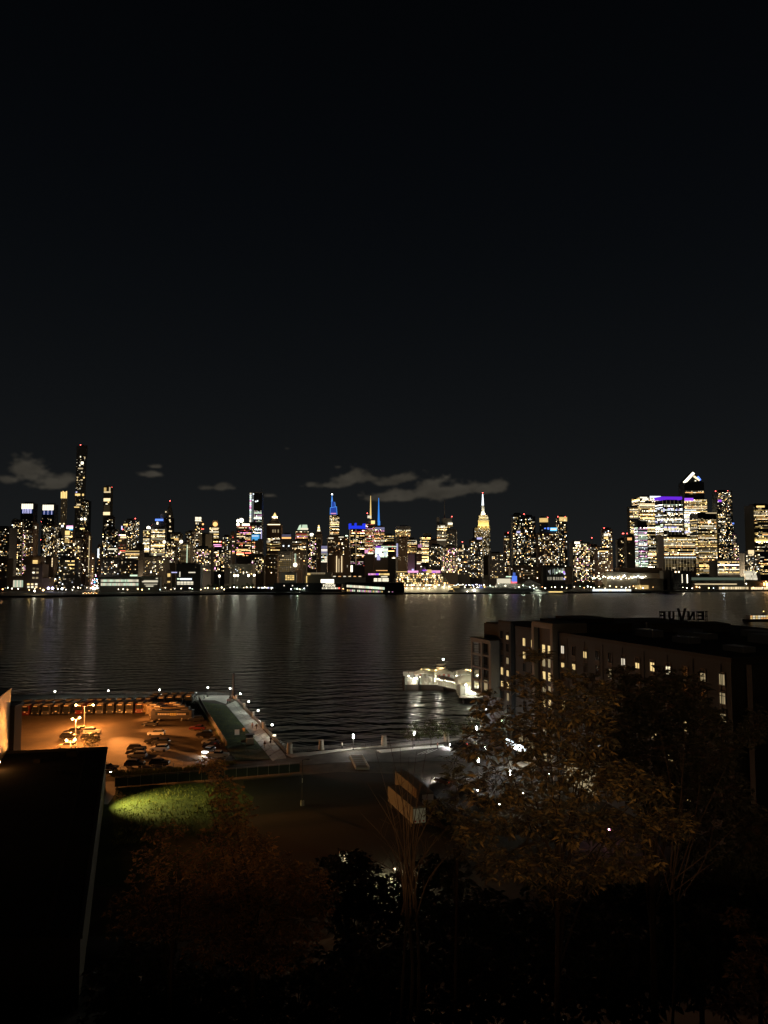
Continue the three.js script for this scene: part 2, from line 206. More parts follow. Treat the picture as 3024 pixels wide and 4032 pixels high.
// ---------- vehicles ----------
const shapeOf = (pts) => { const s = new THREE.Shape(); pts.forEach(([x, y], i) => i ? s.lineTo(x, y) : s.moveTo(x, y)); s.closePath(); return s; };
const ext = (pts, w, b = .05) => flat(new THREE.ExtrudeGeometry(shapeOf(pts), { depth: w - 2 * b, bevelEnabled: b > 0, bevelThickness: b, bevelSize: b, bevelSegments: 2, curveSegments: 6 })).translate(0, 0, -w / 2 + b);
const wheelG = new THREE.CylinderGeometry(.35, .35, .24, 16).rotateX(Math.PI / 2), rimG = new THREE.CylinderGeometry(.2, .2, .26, 12).rotateX(Math.PI / 2);
const CARG = {
  suv: { len: 4.7, lower: [[-2.3, .38], [-2.33, .75], [-2.2, 1.0], [-1.15, 1.12], [2.2, 1.14], [2.3, .95], [2.32, .4]], cab: [[-1.1, 1.1], [-.5, 1.62], [1.75, 1.64], [2.2, 1.12]], roof: [[-.55, 1.6], [-.4, 1.7], [1.7, 1.72], [1.85, 1.62]] },
  sedan: { len: 4.7, lower: [[-2.3, .34], [-2.35, .6], [-2.2, .82], [-1.0, .95], [1.6, .98], [2.3, .92], [2.34, .4]], cab: [[-.95, .92], [-.25, 1.38], [1.05, 1.38], [1.75, .95]], roof: [[-.3, 1.36], [-.2, 1.44], [.95, 1.45], [1.1, 1.37]] },
  pickup: { len: 5.6, lower: [[-2.75, .45], [-2.78, .9], [-2.6, 1.12], [-1.4, 1.2], [.9, 1.22], [2.7, 1.2], [2.75, .5]], cab: [[-1.35, 1.18], [-.75, 1.72], [.75, 1.74], [.95, 1.2]], roof: [[-.8, 1.7], [-.7, 1.8], [.7, 1.82], [.8, 1.72]] },
};
for (const k of Object.values(CARG)) { k.g = { lower: ext(k.lower, 1.84, .06), cab: ext(k.cab, 1.66, .03), roof: ext(k.roof, 1.5, .04) }; }
const paintOf = new Map(), carPaint = (c) => { const k = c.join(); if (!paintOf.has(k)) paintOf.set(k, new THREE.MeshPhysicalMaterial({ color: C(...c), roughness: .35, metalness: .15, clearcoat: .8, clearcoatRoughness: .12 })); return paintOf.get(k); };
const lensOff = std({ color: C(.5, .5, .48), roughness: .2 }), lensRed = std({ color: C(.3, .01, .01), roughness: .25 }), headGlow = glow(C(1, .98, .92), 40), tailGlow = glow(C(1, .05, .03), 8);
function car(kind, color, p, turn, label, group, lit) {
  const k = CARG[kind], t = thing('parked_car', label, kind === 'pickup' ? 'pickup truck' : 'car', p, turn, group), m = carPaint(color), L = k.len / 2;
  mesh('body', k.g.lower, m, t); mesh('window_glass', k.g.cab, M.glass, t); mesh('roof', k.g.roof, m, t); each('bumper', [bx(.14, .22, 1.7, -L - .02, .4), bx(.14, .22, 1.7, L + .0, .42)], M.rubber, t);
  for (const x of [-L + .85, L - .85]) for (const z of [-.84, .84]) { const w = mesh('wheel', wheelG, M.rubber, t); w.position.set(x, .35, z); mesh('rim', rimG, M.chrome, w); }
  const hy = kind === 'sedan' ? .62 : .8;
  for (const z of [-.68, .68]) { mesh('headlight', bx(.1, .16, .34, -L + .03, hy, z), lit ? headGlow : lensOff, t); mesh('taillight', bx(.08, .22, .2, L - .02, hy + .06, z), lit ? tailGlow : lensRed, t); }
  each('mirror', [bx(.12, .14, .18, -.85, kind === 'sedan' ? .92 : 1.12, .98), bx(.12, .14, .18, -.85, kind === 'sedan' ? .92 : 1.12, -.98)], m, t);
  return t;
}
const BLK = [.012, .012, .014], WHT = [.75, .75, .73], SLV = [.35, .36, .37], DGR = [.05, .05, .055], RED = [.16, .012, .012], BLU = [.02, .03, .06], TAN = [.45, .4, .3];
const lot = 'cars in the parking lot';
[['sedan', BLK, 591, 2858, 0, 'black sedan parked just below the long dark coach'], ['suv', WHT, 615, 2896, 0, 'white sport utility car below the black sedan, its long shadow to the right'],
 ['sedan', BLK, 603, 2925, 0, 'black sedan half hidden behind the dark van above the big white car'], ['suv', DGR, 634, 2932, 0, 'dark grey van between two white cars in the lot middle'], ['suv', WHT, 628, 2957, 0, 'large white sport utility car with dark windows below the dark van'],
 ['suv', BLK, 538, 2957, Math.PI, 'black car at the back of three parked close together'], ['suv', DGR, 534, 2971, 0, 'dark car in the middle of three parked close together'], ['suv', SLV, 541, 2985, 0, 'silver hatchback car in front of two black cars'],
 ['suv', BLU, 530, 3018, Math.PI, 'dark blue sport utility car parked along the front fence'], ['suv', BLK, 628, 3014, Math.PI, 'black sport utility car parked along the front fence beside the blue one'], ['sedan', DGR, 424, 3030, Math.PI, 'dark car half hidden behind the flat roof edge'],
 ['suv', BLK, 272, 2908, Math.PI, 'black van directly under the short twin lamp'], ['suv', DGR, 286, 2889, 0, 'dark grey car behind the black van under the lamps'], ['suv', WHT, 362, 2888, Math.PI, 'white sport utility car at the foot of the wide-arm lamp'], ['sedan', TAN, 312, 2879, 0, 'beige car behind the dark van at the lamp foot'],
 ['suv', BLK, 354, 2911, Math.PI, 'black sport utility car in front of the white car under the lamps'], ['suv', TAN, 264, 2948, 0, 'pale gold wagon parked just behind the flat roof'], ['sedan', RED, 778, 2874, 0, 'dark red sedan at the right edge of the lot'], ['suv', DGR, 772, 2840, .3, 'dark car behind the red sedan near the lawn fence'],
 ['suv', BLK, 806, 2901, 0, 'black car in the right-hand row, behind the white pickup row'], ['sedan', WHT, 829, 2929, 0, 'white sedan in the right-hand row, two cars behind the pickup'], ['suv', BLK, 834, 2946, 0, 'black car in the right-hand row, next behind the white pickup']]
  .forEach(([k, c, x, y, t, l]) => car(k, c, on(x, y, 3.06), t + rr(-.06, .06), l, lot));
car('pickup', WHT, on(858, 2984, 3.06), Math.PI, 'white pickup truck at the lot corner beside the lawn', lot);
{ const t = car('suv', SLV, on(822, 2966, 3.06), 1.35, 'car with a bright white headlight shining beside the white pickup', lot, true); const l = lamp(V(-2.75, .85, 0), C(1, .96, .88), 45, .15); l.name = 'headlight_bulb'; t.add(l); }
[['suv', BLK, 1806, 2946, 0, 'dark car with bright headlights turning on the street by the trees'], ['suv', DGR, 1876, 2958, Math.PI, 'car showing red taillights near the hotel corner'], ['sedan', BLK, 1748, 3085, -.9, 'dark car with headlights on coming down the hotel street'], ['sedan', DGR, 1842, 3118, 2.2, 'dark car with red taillights going up the hotel street'], ['suv', BLK, 1925, 3175, 2.2, 'black car with red taillights nearest on the hotel street']]
  .forEach(([k, c, x, y, tn, l], i) => { const t = car(k, c, on(x, y, 3.1), tn, l, 'cars driving on the hotel street', true); if (i === 0 || i === 2) { const h = lamp(V(-2.9, .75, 0), C(1, .96, .88), 60, .15); h.name = 'headlight_bulb'; t.add(h); } });
const busUnit = std({ color: C(.16, .15, .14) });
function bus(p, turn, label, group, col, opts = {}) {
  const t = thing('parked_bus', label, 'bus', p, turn, group), L = opts.len || 12.6, m = carPaint(col);   // nose at +z
  mesh('body', rb(2.55, 2.95, L, .18, 0, .42, -L / 2), m, t); mesh('windscreen', rb(2.3, 1.35, .12, .05, 0, 1.6, -.02), M.glass, t); each('side_window', [bx(.04, .95, L * .82, 1.28, 1.85, -L * .52), bx(.04, .95, L * .82, -1.28, 1.85, -L * .52)], M.glass, t);
  mesh('bumper', rb(2.5, .4, .3, .06, 0, .38, .08), opts.trim || m, t); mesh('roof_unit', rb(1.7, .28, 2.2, .06, 0, 3.37, -2.2), opts.unit || busUnit, t); mesh('roof_unit', rb(1.7, .28, 2.4, .06, 0, 3.37, -L + 2.5), opts.unit || busUnit, t);
  mesh('route_sign', bx(1.3, .3, .06, 0, 3.0, .02), std({ color: C(.5, .42, .3), roughness: .5 }), t);
  for (const s of [-1, 1]) { mesh('headlight', bx(.4, .2, .06, s * .95, .85, .2), lensOff, t); mesh('mirror', [bx(.1, .5, .25, s * 1.5, 2.0, .25), bar(V(s * 1.25, 2.8, .05), V(s * 1.5, 2.5, .25), .03)], M.rubber, t);
    for (const z of [-2.6, -L + 3.2]) { const w = mesh('wheel', new THREE.CylinderGeometry(.5, .5, .3, 16).rotateZ(Math.PI / 2), M.rubber, t); w.position.set(s * 1.14, .5, z); mesh('rim', new THREE.CylinderGeometry(.26, .26, .32, 12).rotateZ(Math.PI / 2), M.chrome, w); } }
  if (opts.plate) mesh('front_badge', bx(.5, .3, .05, 0, 1.25, .02), M.white, t);
  return t;
}
const busCols = [BLK, [.1, .014, .01], BLK, DGR, BLK, BLK, [.12, .016, .01], BLK, DGR, BLK, BLK, [.06, .05, .04], [.11, .016, .012]];
const busWords = ['dark bus at the far left end of the parked row', 'red-fronted bus second from the left in the row', 'black bus third from the left in the row, right of the red one', 'dark grey bus fourth from the left in the row', 'black bus fifth from the left in the row', 'black bus sixth from the left, left of the wide-arm lamp', 'red-fronted bus directly behind the wide-arm lamp', 'black bus just right of the wide-arm lamp pole', 'dark grey bus second right of the wide-arm lamp', 'black bus third right of the wide-arm lamp', 'black bus fourth right of the wide-arm lamp', 'brown bus with a pale front, two left of the golden bus', 'red-fronted bus just left of the golden bus'];
[53, 96, 137, 178, 219, 260, 309, 350, 390, 432, 470, 508, 547].forEach((x, i) => bus(on(x, 2822 - i * .9, 3.06), rr(-.03, .03), busWords[i], 'buses parked in a row at the back of the lot', busCols[i], { plate: i % 3 === 1 }));
[[592, 2786], [632, 2784], [668, 2782], [702, 2780], [740, 2778]].forEach(([x, y], i) => bus(on(x, y, 3.06), .05, ['dark bus parked nose-on behind the golden bus, first of five', 'dark bus parked nose-on behind the coaches, second of five', 'dark bus parked nose-on behind the coaches, third of five', 'dark bus parked nose-on behind the coaches, fourth of five', 'dark bus at the right end of the row behind the coaches'][i], 'buses parked in a row at the back of the lot', i % 2 ? DGR : BLK, { len: 10 }));
const GOLD = [.16, .1, .03];
[[563, 2808, GOLD, 'golden bus with a dark band parked broadside behind the black coach'], [578, 2816, [.06, .04, .015], 'dull gold coach parked broadside, second of the side-on four'], [594, 2823, [.045, .03, .012], 'brown gold coach parked broadside just behind the black lettered coach']]
  .forEach(([x, y, c, l]) => bus(on(x, y, 3.06), -Math.PI / 2, l, 'coaches parked broadside at the end of the row', c, { len: 12.5 }));
{ const t = bus(on(598, 2836, 3.06), -Math.PI / 2, 'black coach with pale lettering along its side, parked broadside', 'coaches parked broadside at the end of the row', [.02, .016, .016], { len: 13 });
  const gold = std({ color: C(.5, .4, .12), roughness: .4 }), cream = std({ color: C(.5, .46, .38), roughness: .6 }); let z = -2.2;
  for (let k = 0; k < 17; k++) { const w = rr(.25, .62), mid = k > 6 && k < 11; if (-z < 11.6) mesh('lettering', bx(.02, mid ? .75 : .5, w, 1.315, mid ? 1.75 : 1.9, z - w / 2), mid ? gold : cream, t); z -= w + .1; } }

// ---------- the far city ----------
const HUE = { y: [1, .68, .24], w: [1, .77, .43], W: [1, .9, .66], c: [.86, .95, 1], g: [.78, 1, .72], o: [1, .5, .17], r: [1, .14, .09], b: [.12, .26, 1], p: [.4, .1, 1], k: [1, .42, .75], B: [.1, .5, 1], v: [.62, .6, 1] };
const HK = Object.keys(HUE), LEV = [.1, .4, 1.3, 4.2], KW = 1.65;
const palette = (() => { const n = HK.length * 4, d = new Float32Array(n * 4); HK.forEach((k, i) => LEV.forEach((l, j) => { const o = (i * 4 + j) * 4; for (let m = 0; m < 3; m++) d[o + m] = HUE[k][m] * l * KW; d[o + 3] = 1; }));
  const t = new THREE.DataTexture(d, n, 1, THREE.RGBAFormat, THREE.FloatType); t.magFilter = t.minFilter = THREE.NearestFilter; t.needsUpdate = true; return t; })();
const windowLight = new THREE.MeshStandardMaterial({ color: 0x000000, roughness: .5, emissive: 0xffffff, emissiveMap: palette });
const cellOf = (h, l) => (HK.indexOf(h) * 4 + l + .5) / (HK.length * 4);
class Quads { // lit panes joined into one part
  constructor() { this.p = []; this.n = []; this.u = []; this.i = []; }
  add(a, b, c, d, nor, u) { const k = this.p.length / 3; for (const q of [a, b, c, d]) this.p.push(...q); for (let m = 0; m < 4; m++) { this.n.push(...nor); this.u.push(u, .5); } this.i.push(k, k + 1, k + 2, k, k + 2, k + 3); }
  face(s, x0, x1, y0, y1, off, u) { // s: 0 front (+z), 1 right (+x), 2 left (-x)
    if (s === 0) this.add([x0, y0, off], [x1, y0, off], [x1, y1, off], [x0, y1, off], [0, 0, 1], u); else if (s === 1) this.add([off, y0, -x0], [off, y0, -x1], [off, y1, -x1], [off, y1, -x0], [1, 0, 0], u); else this.add([-off, y0, x0], [-off, y0, x1], [-off, y1, x1], [-off, y1, x0], [-1, 0, 0], u);
  }
  build(name, parent) { if (!this.i.length) return; const g = new THREE.BufferGeometry(); g.setAttribute('position', new THREE.Float32BufferAttribute(this.p, 3)); g.setAttribute('normal', new THREE.Float32BufferAttribute(this.n, 3)); g.setAttribute('uv', new THREE.Float32BufferAttribute(this.u, 2)); g.setIndex(this.i); const o = mesh(name, g, windowLight, parent); o.userData.kind = 'stuff'; return o; }
}
const STY = { // bay, floor, pane width, pane height, share lit, run length, hues, brightness weights
  apt: [3.3, 3.1, 1.8, 1.5, .38, 1, 'wwwWWyyWoc', [3, 4, 4, 2]], apd: [3.5, 3.1, 1.8, 1.5, .24, 1, 'wwyWWyo', [4, 4, 3, 1]], den: [3.1, 3.0, 1.9, 1.6, .54, 1, 'wwwyyWWok', [2, 4, 5, 2]], off: [3.2, 3.7, 2.8, 1.9, .5, 5, 'yywwWyo', [3, 6, 3, 1]], bri: [3.2, 3.9, 2.7, 2.1, .72, 7, 'yyywWWwo', [2, 5, 6, 2]],
  dim: [3.6, 3.3, 1.9, 1.5, .09, 1, 'wyWw', [5, 4, 2, 0]], red: [3.6, 4, 3.1, 2.1, .5, 4, 'ooywwrWk', [3, 5, 4, 1]], cool: [3.4, 4.1, 3.0, 2.5, .7, 6, 'cWWcgvw', [1, 4, 6, 2]], gls: [2.6, 3.5, 2.0, 2.5, .8, 2, 'gcWkgWc', [2, 5, 4, 1]], grid: [4.2, 4, 2.4, 2.6, .75, 2, 'wyyw', [8, 2, 1, 0]],
};
const wts = (w) => { const s = w.reduce((a, b) => a + b), r = R() * s; let k = 0, c = w[0]; while (r > c) c += w[++k]; return k; };
const wallTones = [[.10, .085, .07], [.07, .07, .075], [.12, .1, .085], [.05, .05, .055], [.16, .14, .12], [.11, .075, .06]].map((c) => std({ color: C(...c), roughness: .8 }));
const paleWall = std({ color: C(.42, .38, .3), roughness: .9 }), brownWall = std({ color: C(.24, .17, .12), roughness: .9 }), greyWall = std({ color: C(.3, .3, .29), roughness: .85 }), darkGlass = std({ color: C(.03, .035, .04), roughness: .25 });
const redBeacon = glow(C(1, .1, .08), 9), glows = {};
const gl = (h, k) => glows[h + k] || (glows[h + k] = glow(C(...HUE[h]), k));
function fill(q, s, x0, x1, y0, y1, off, st, o = {}) {
  const [bay, fl, ww, wh, dens, run, hues, br] = st, nb = Math.max(1, Math.floor((x1 - x0) / bay)), nf = Math.max(1, Math.floor((y1 - y0) / fl)), sx = (x1 - x0) / nb, sy = (y1 - y0) / nf, D = o.dens || dens, sd = (R() * 1e6) | 0;
  for (let f = 0; f < nf; f++) {
    const fd = run > 1 ? D * (.35 + 1.1 * hash2(f, 3, sd)) : D * (.6 + .8 * vnoise(f * .35, .5, sd)), fh = hues[Math.floor(R() * hues.length)], fb = wts(br); if (o.gap && R() < o.gap) continue;
    for (let b = 0; b < nb; b++) {
      const l = run > 1 ? vnoise(b / run, f * 7.3, sd) * .75 + R() * .25 : R(); if (l > fd) continue;
      const h = run > 1 && R() < .8 ? fh : hues[Math.floor(R() * hues.length)], lv = run > 1 && R() < .75 ? fb : wts(br), cx = x0 + (b + .5) * sx, cy = y0 + (f + .5) * sy, w = Math.min(sx * .96, ww * rr(.85, 1.1)) / 2, hh = wh / 2;
      q.face(s, cx - w, cx + w, cy - hh, cy + hh, off, cellOf(h, lv));
    }
  }
}
function tower(name, label, x0, x1, ytop, depth, sty, o = {}) {
  const a = at(x0, ytop, depth), b = at(x1, ytop, depth), W = b.x - a.x, top = (a.y + b.y) / 2, base = o.base ?? 2.4, h = top - base, rot = o.rot || 0, k = o.deep || .8, w = W / (Math.cos(rot) + k * Math.abs(Math.sin(rot))), d = w * k;
  const t = thing(name, label, o.cat || (h > 70 ? 'skyscraper' : 'building'), V((a.x + b.x) / 2, base, -depth - d / 2), rot, o.group);
  const wall = o.wall || wallTones[Math.floor(R() * wallTones.length)], st = STY[sty];
  const X = (px) => at(px, ytop, depth).x - t.position.x, Y = (py) => at((x0 + x1) / 2, py, depth).y - base;
  mesh('wall', bx(w, h, d), wall, t);
  if (!o.noroof) mesh('roof', [bx(w * .55, Math.min(5, h * .06), d * .5, w * rr(-.12, .12), h, 0), bx(w + .6, .8, .6, 0, h, d / 2), bx(w + .6, .8, .6, 0, h, -d / 2)], wall, t);
  const q = new Quads(), y0 = Math.max(2, o.bot ? Y(o.bot) : h * .04), y1 = o.wtop ? Y(o.wtop) : h - 3;
  if (st) { fill(q, 0, -w / 2 + .8, w / 2 - .8, y0, y1, d / 2 + .12, st, o); if (rot) fill(q, rot > 0 ? 2 : 1, -d / 2 + .8, d / 2 - .8, y0, y1, w / 2 + .12, o.side ? STY[o.side] : st, o); }
  const pb = (nm, m, xa, xb, ya, yb, thick = d * .8, z = 0) => mesh(nm, bx(X(xb) - X(xa), Y(ya) - Y(yb), thick, (X(xa) + X(xb)) / 2, Y(yb), z), m, t);
  const fp = (nm, h2, lv, xa, xb, ya, yb, z = d / 2 + .3) => mesh(nm, bx(X(xb) - X(xa), Y(ya) - Y(yb), .4, (X(xa) + X(xb)) / 2, Y(yb), z), gl(h2, lv), t);
  if (o.more) o.more({ t, w, h, d, X, Y, pb, fp, q, wall, fill });
  q.build('lit_windows', t);
  for (const [px, py] of o.red || []) mesh('beacon_light', [ball(1.5 * depth / 2400, X(px), Y(py), 0, 8)], redBeacon, t);
  return t;
}
const spire = (T, px, y0, y1, r, m, nm = 'spire') => mesh(nm, cyl(r, r * .25, T.Y(y1) - T.Y(y0), T.X(px), T.Y(y0), 0, 8), m, T.t);
const ap = 'apartment_tower', of = 'office_tower', sk = 'skyscraper', bd = 'apartment_block';
// left edge to the avenue canyon
tower(ap, 'apartment block with sparse warm windows at the skyline\'s left edge', -40, 38, 2078, 1900, 'apd');
tower(ap, 'apartment tower with a faintly lit round rooftop near the left edge', 38, 86, 2052, 2000, 'apt', { rot: .3, more: (T) => { mesh('roof_dome', new THREE.SphereGeometry(8, 14, 8, 0, 6.3, 0, 1.57).translate(T.X(53), T.h, 0), paleWall, T.t); T.fp('sign_light', 'v', 1.2, 30, 38, 2076, 2082); } });
const lantern = (T, xa, xb, ya, yb, bars, yc) => { const n = 6, m = gl('W', 1.5); for (let i = 0; i < n; i++) { const u = xa + (xb - xa) * i / n; mesh('lantern_light', bx((T.X(xb) - T.X(xa)) / n * .82, T.Y(ya) - T.Y(yb), 6, T.X(u) + (T.X(xb) - T.X(xa)) / n / 2, T.Y(yb), T.d / 2 - 2), m, T.t); } for (const x of bars) T.fp('light_strip', 'v', 1.7, x - 1.3, x + 1.3, yb - 2, yc); T.fp('light_band', 'b', .1, xa + 2, xb - 2, yb, yc); };
tower(sk, 'dark twin tower with a glowing white lantern crown, left of the pair', 82, 131, 1981, 2550, 'dim', { bot: 2200, wtop: 2045, wall: darkGlass, more: (T) => lantern(T, 85, 131, 1984, 2004, [92, 100, 108, 115, 123], 2021) });
tower(sk, 'dark twin tower with a glowing white lantern crown, right of the pair', 166, 214, 1986, 2550, 'dim', { bot: 2200, wtop: 2040, wall: darkGlass, red: [[158, 2053], [170, 2054], [157, 2124], [167, 2124]], more: (T) => lantern(T, 168, 212, 1988, 2009, [175, 190, 205], 2026) });
tower(ap, 'broad apartment block dense with small windows below the left twin tower', 42, 112, 2083, 2150, 'den', { rot: .35, bot: 2260 });
tower(ap, 'apartment block with slim lit columns below the left twin tower', 104, 132, 2084, 2100, 'apt', { bot: 2260 });
tower(ap, 'slender brown apartment tower with red beacon left of the dark gap', 128, 146, 2062, 2250, 'apd', { red: [[133, 2065], [139, 2064]], wall: brownWall, more: (T) => { T.fp('light_strip', 'W', 1.2, 140, 144, 2072, 2082); T.fp('light_strip', 'W', 1.3, 138, 143, 2087, 2097); } });
tower(ap, 'apartment tower with many warm windows under the right twin tower', 166, 226, 2068, 2300, 'apt', { rot: -.3, bot: 2220 });
tower(bd, 'low apartment block with scattered lights at the skyline\'s left edge', -30, 30, 2200, 1560, 'apd', { wall: brownWall });
tower(sk, 'slim beige tower with a golden lit crown left of the tallest tower', 238, 262, 1944, 3000, 'dim', { rot: .25, wall: paleWall, bot: 2140, more: (T) => { for (let i = 0; i < 4; i++) T.fp('crown_light', 'y', 1.4, 238.5 + i * 6, 243 + i * 6, 1937 + (i % 2) * -3, 1962); for (const x of [236, 250]) T.fp('window_light', 'w', 2, x, x + 5, 2060, 2065); T.fp('window_light', 'c', 3, 244, 251, 2068, 2075); } });
tower(sk, 'tallest tower of the skyline, dark with a few lit floors', 298, 336, 1756, 3180, 'dim', { rot: .2, bot: 2140, wtop: 1790, noroof: true, wall: std({ color: C(.2, .2, .21), roughness: .4, metalness: .3 }), red: [[312, 1750]], more: (T) => {
  T.pb('crown_fin', T.wall, 314, 338, 1752, 1800, T.d * .6); for (const [x, y, w, h, c, l] of [[314, 1796, 3, 5, 'W', 2], [330, 1798, 3, 8, 'w', .8], [318, 1818, 9, 10, 'W', 3], [312, 1830, 4, 5, 'W', 2], [308, 1842, 18, 5, 'w', .5], [320, 1856, 4, 4, 'W', 1.5], [304, 1878, 5, 4, 'w', .8], [328, 1878, 5, 5, 'y', 1.6], [304, 1889, 4, 4, 'w', 1], [318, 1888, 8, 4, 'w', .8], [315, 1922, 4, 4, 'W', .7], [302, 1936, 5, 4, 'v', 1.4], [300, 1944, 18, 8, 'y', 1.3], [326, 1944, 6, 8, 'y', 1.3], [307, 1984, 18, 6, 'w', .9], [298, 1995, 18, 4, 'y', 1.2]]) T.fp('window_light', c, l, x, x + w, y, y + h); } });
tower(sk, 'dark cantilevered block beside the tallest tower with two white floodlights', 318, 350, 1972, 3120, 'apd', { bot: 2240, wall: darkGlass, more: (T) => { for (const x of [324, 338]) mesh('flood_light', ball(4.2, T.X(x), T.Y(2044), T.d / 2 + 3, 10), gl('W', 7), T.t); T.fp('window_light', 'y', 1.6, 318, 336, 2079, 2084); } });
tower(ap, 'dark slab with vertical columns of light below the tallest tower', 316, 352, 2098, 1950, 'apd', { rot: -.4, bot: 2260 });
tower(ap, 'apartment block with grouped warm windows right of the pyramid building', 282, 318, 2120, 1850, 'apt', { rot: .3, bot: 2300 });
tower(of, 'building topped by a pink white and blue billboard left of the tallest tower', 257, 287, 2084, 1980, 'off', { bot: 2200, more: (T) => { T.fp('billboard_sign', 'k', 2, 262, 287, 2070, 2076); T.fp('billboard_sign', 'c', 2.2, 262, 287, 2076, 2082); T.fp('billboard_sign', 'B', 1.6, 273, 287, 2082, 2087); T.fp('window_light', 'y', 1.3, 257, 275, 2090, 2106); T.fp('window_light', 'w', 1.6, 257, 274, 2110, 2113); T.fp('window_light', 'y', .5, 257, 272, 2120, 2134); } });
{ // pyramid-shaped apartment building: one corner drawn up to a peak
  const pk = at(233, 2083, 1640), l = at(203, 2318, 1560), r = at(332, 2312, 1600), bk = at(300, 2300, 1760), lb = at(212, 2300, 1730), f = at(240, 2322, 1540), t = thing('pyramid_building', 'dark pyramid-shaped apartment building with few windows', 'building');
  const pts = [pk, l, f, r, bk, lb].map((p, i) => { if (i) p.y = 2.4; return p; }), pos = []; for (let i = 1; i < 6; i++) for (const p of [pts[0], pts[i], pts[i % 5 + 1]]) pos.push(p.x, p.y, p.z);
  const g = new THREE.BufferGeometry(); g.setAttribute('position', new THREE.Float32BufferAttribute(pos, 3)); g.computeVertexNormals(); mesh('wall', g, std({ color: C(.05, .05, .05), roughness: .5 }), t);
  const q = new Quads(); for (const [A, B] of [[l, f], [f, r]]) for (let k = 0; k < 120; k++) { const v = R() * .8 + .03, u = R(), e = A.clone().lerp(B, u).lerp(pk, v), n = B.clone().sub(A).cross(pk.clone().sub(A)).normalize(), rt = B.clone().sub(A).setY(0).normalize(), w = rr(.8, 2.2), y = Math.round(e.y / 3.4) * 3.4; if (R() < .45) continue; const c = e.addScaledVector(n, .25); q.add([c.x - rt.x * w, y, c.z - rt.z * w], [c.x + rt.x * w, y, c.z + rt.z * w], [c.x + rt.x * w, y + 1.6, c.z + rt.z * w], [c.x - rt.x * w, y + 1.6, c.z - rt.z * w], n.toArray(), cellOf(pick('wwWyc'.split('')), wts([4, 4, 2, 1]))); } q.build('lit_windows', t);
}
{ // brick powerhouse
  const t = tower('brick_powerhouse', 'brown brick powerhouse with a tall lit arched window by the water', 100, 168, 2222, 1470, null, { wall: brownWall, more: (T) => {
    T.pb('upper_block', T.wall, 86, 155, 2190, 2224, T.d * .7); T.pb('low_wing', T.wall, 34, 101, 2270, 2330, T.d * .9); T.pb('low_wing', T.wall, 168, 194, 2276, 2330, T.d * .8); T.pb('roof_house', T.wall, 130, 152, 2188, 2200, T.d * .4);
    const z = T.d / 2 + .3; T.fp('facade_glow', 'y', 1.3, 129, 148, 2206, 2212); T.fp('facade_glow', 'y', 1.2, 129, 148, 2214, 2219); for (let i = 0; i < 6; i++) T.fp('facade_glow', i % 2 ? 'g' : 'W', i % 2 ? .5 : .75, 54 + i * 6.5, 59.4 + i * 6.5, 2285, 2312, T.d * .45 + .5);
    for (const [x, y, c, l] of [[129, 2251, 'W', 1.5], [144, 2251, 'w', .5], [130, 2235, 'w', .12], [144, 2236, 'w', .12], [129, 2272, 'w', .3], [143, 2272, 'w', .35], [110, 2297, 'y', 1.4], [125, 2297, 'w', 1.2], [141, 2297, 'W', 1.3], [111, 2308, 'W', 1], [126, 2308, 'W', 1.4], [141, 2308, 'w', 1.2]]) T.fp('facade_glow', c, l, x, x + 9, y, y + 7); } });
}
tower(bd, 'dark brick block with one vertical string of lights right of the powerhouse', 166, 212, 2196, 1560, 'dim', { wall: brownWall, more: (T) => { for (let i = 0; i < 6; i++) T.fp('window_light', 'w', 1.6, 204.5, 208, 2197 + i * 6, 2200.5 + i * 6); } });
tower(bd, 'gold-lit office block low between the pyramid and the tallest tower', 254, 296, 2200, 1600, 'bri', { dens: .45 });
tower(ap, 'narrow tower edged with warm light beside the avenue canyon', 343, 358, 2112, 1850, 'apd', { bot: 2290, more: (T) => { T.fp('light_strip', 'w', .5, 351, 354, 2110, 2255); T.fp('light_strip', 'y', .7, 351, 355, 2112, 2125); } });
tower(bd, 'brown block low in the avenue canyon with dim warm edge lights', 356, 370, 2185, 1800, 'apt', { wall: brownWall });
// right of the canyon
tower(sk, 'very slim square tower with three bright lit bands', 409, 436, 1915, 3700, null, { rot: 0, deep: 1, wall: paleWall, more: (T) => { const m = gl('y', 1.25); for (const [ya, yb] of [[1962, 1974], [2016, 2028]]) T.fp('light_band', 'w', 1.35, 409.5, 435.5, ya, yb); T.fp('light_band', 'w', .9, 410, 436, 1935, 1940); for (const x of [410, 415]) T.fp('window_light', 'y', .7, x, x + 4, 1920, 1934); T.fp('window_light', 'w', .6, 430, 435, 1918, 1936); T.fp('window_light', 'W', 1.6, 418, 426, 1983, 1986); T.fp('window_light', 'y', 1.5, 426, 431, 1975, 1980); for (let i = 0; i < 9; i++) T.fp('facade_glow', 'w', .045, 411, 434, 1990 + i * 2.8, 1991.2 + i * 2.8); }, red: [[411, 1916], [435, 1917]] });  // faint lower strips glow as light falling on the facade, not windows
tower(ap, 'stepped apartment tower with warm terraces right of the canyon, upper part', 402, 450, 2036, 2050, 'apt', { rot: .3, bot: 2090, wtop: 2045, wall: wallTones[3], red: [[435, 2079], [442, 2078]] });
tower(ap, 'broad dark apartment tower with scattered windows right of the canyon', 393, 462, 2084, 2000, 'apt', { rot: .25, bot: 2250, wall: wallTones[3], more: (T) => { T.fp('light_band', 'W', .9, 420, 456, 2159, 2165); T.fp('window_light', 'c', 1.6, 404, 436, 2220, 2224); } });
tower(of, 'narrow building carrying a tall blue-white screen at the canyon edge', 383, 396, 2150, 1900, 'apt', { bot: 2260, more: (T) => T.fp('screen_light', 'c', 1.5, 385, 391, 2160, 2196) });
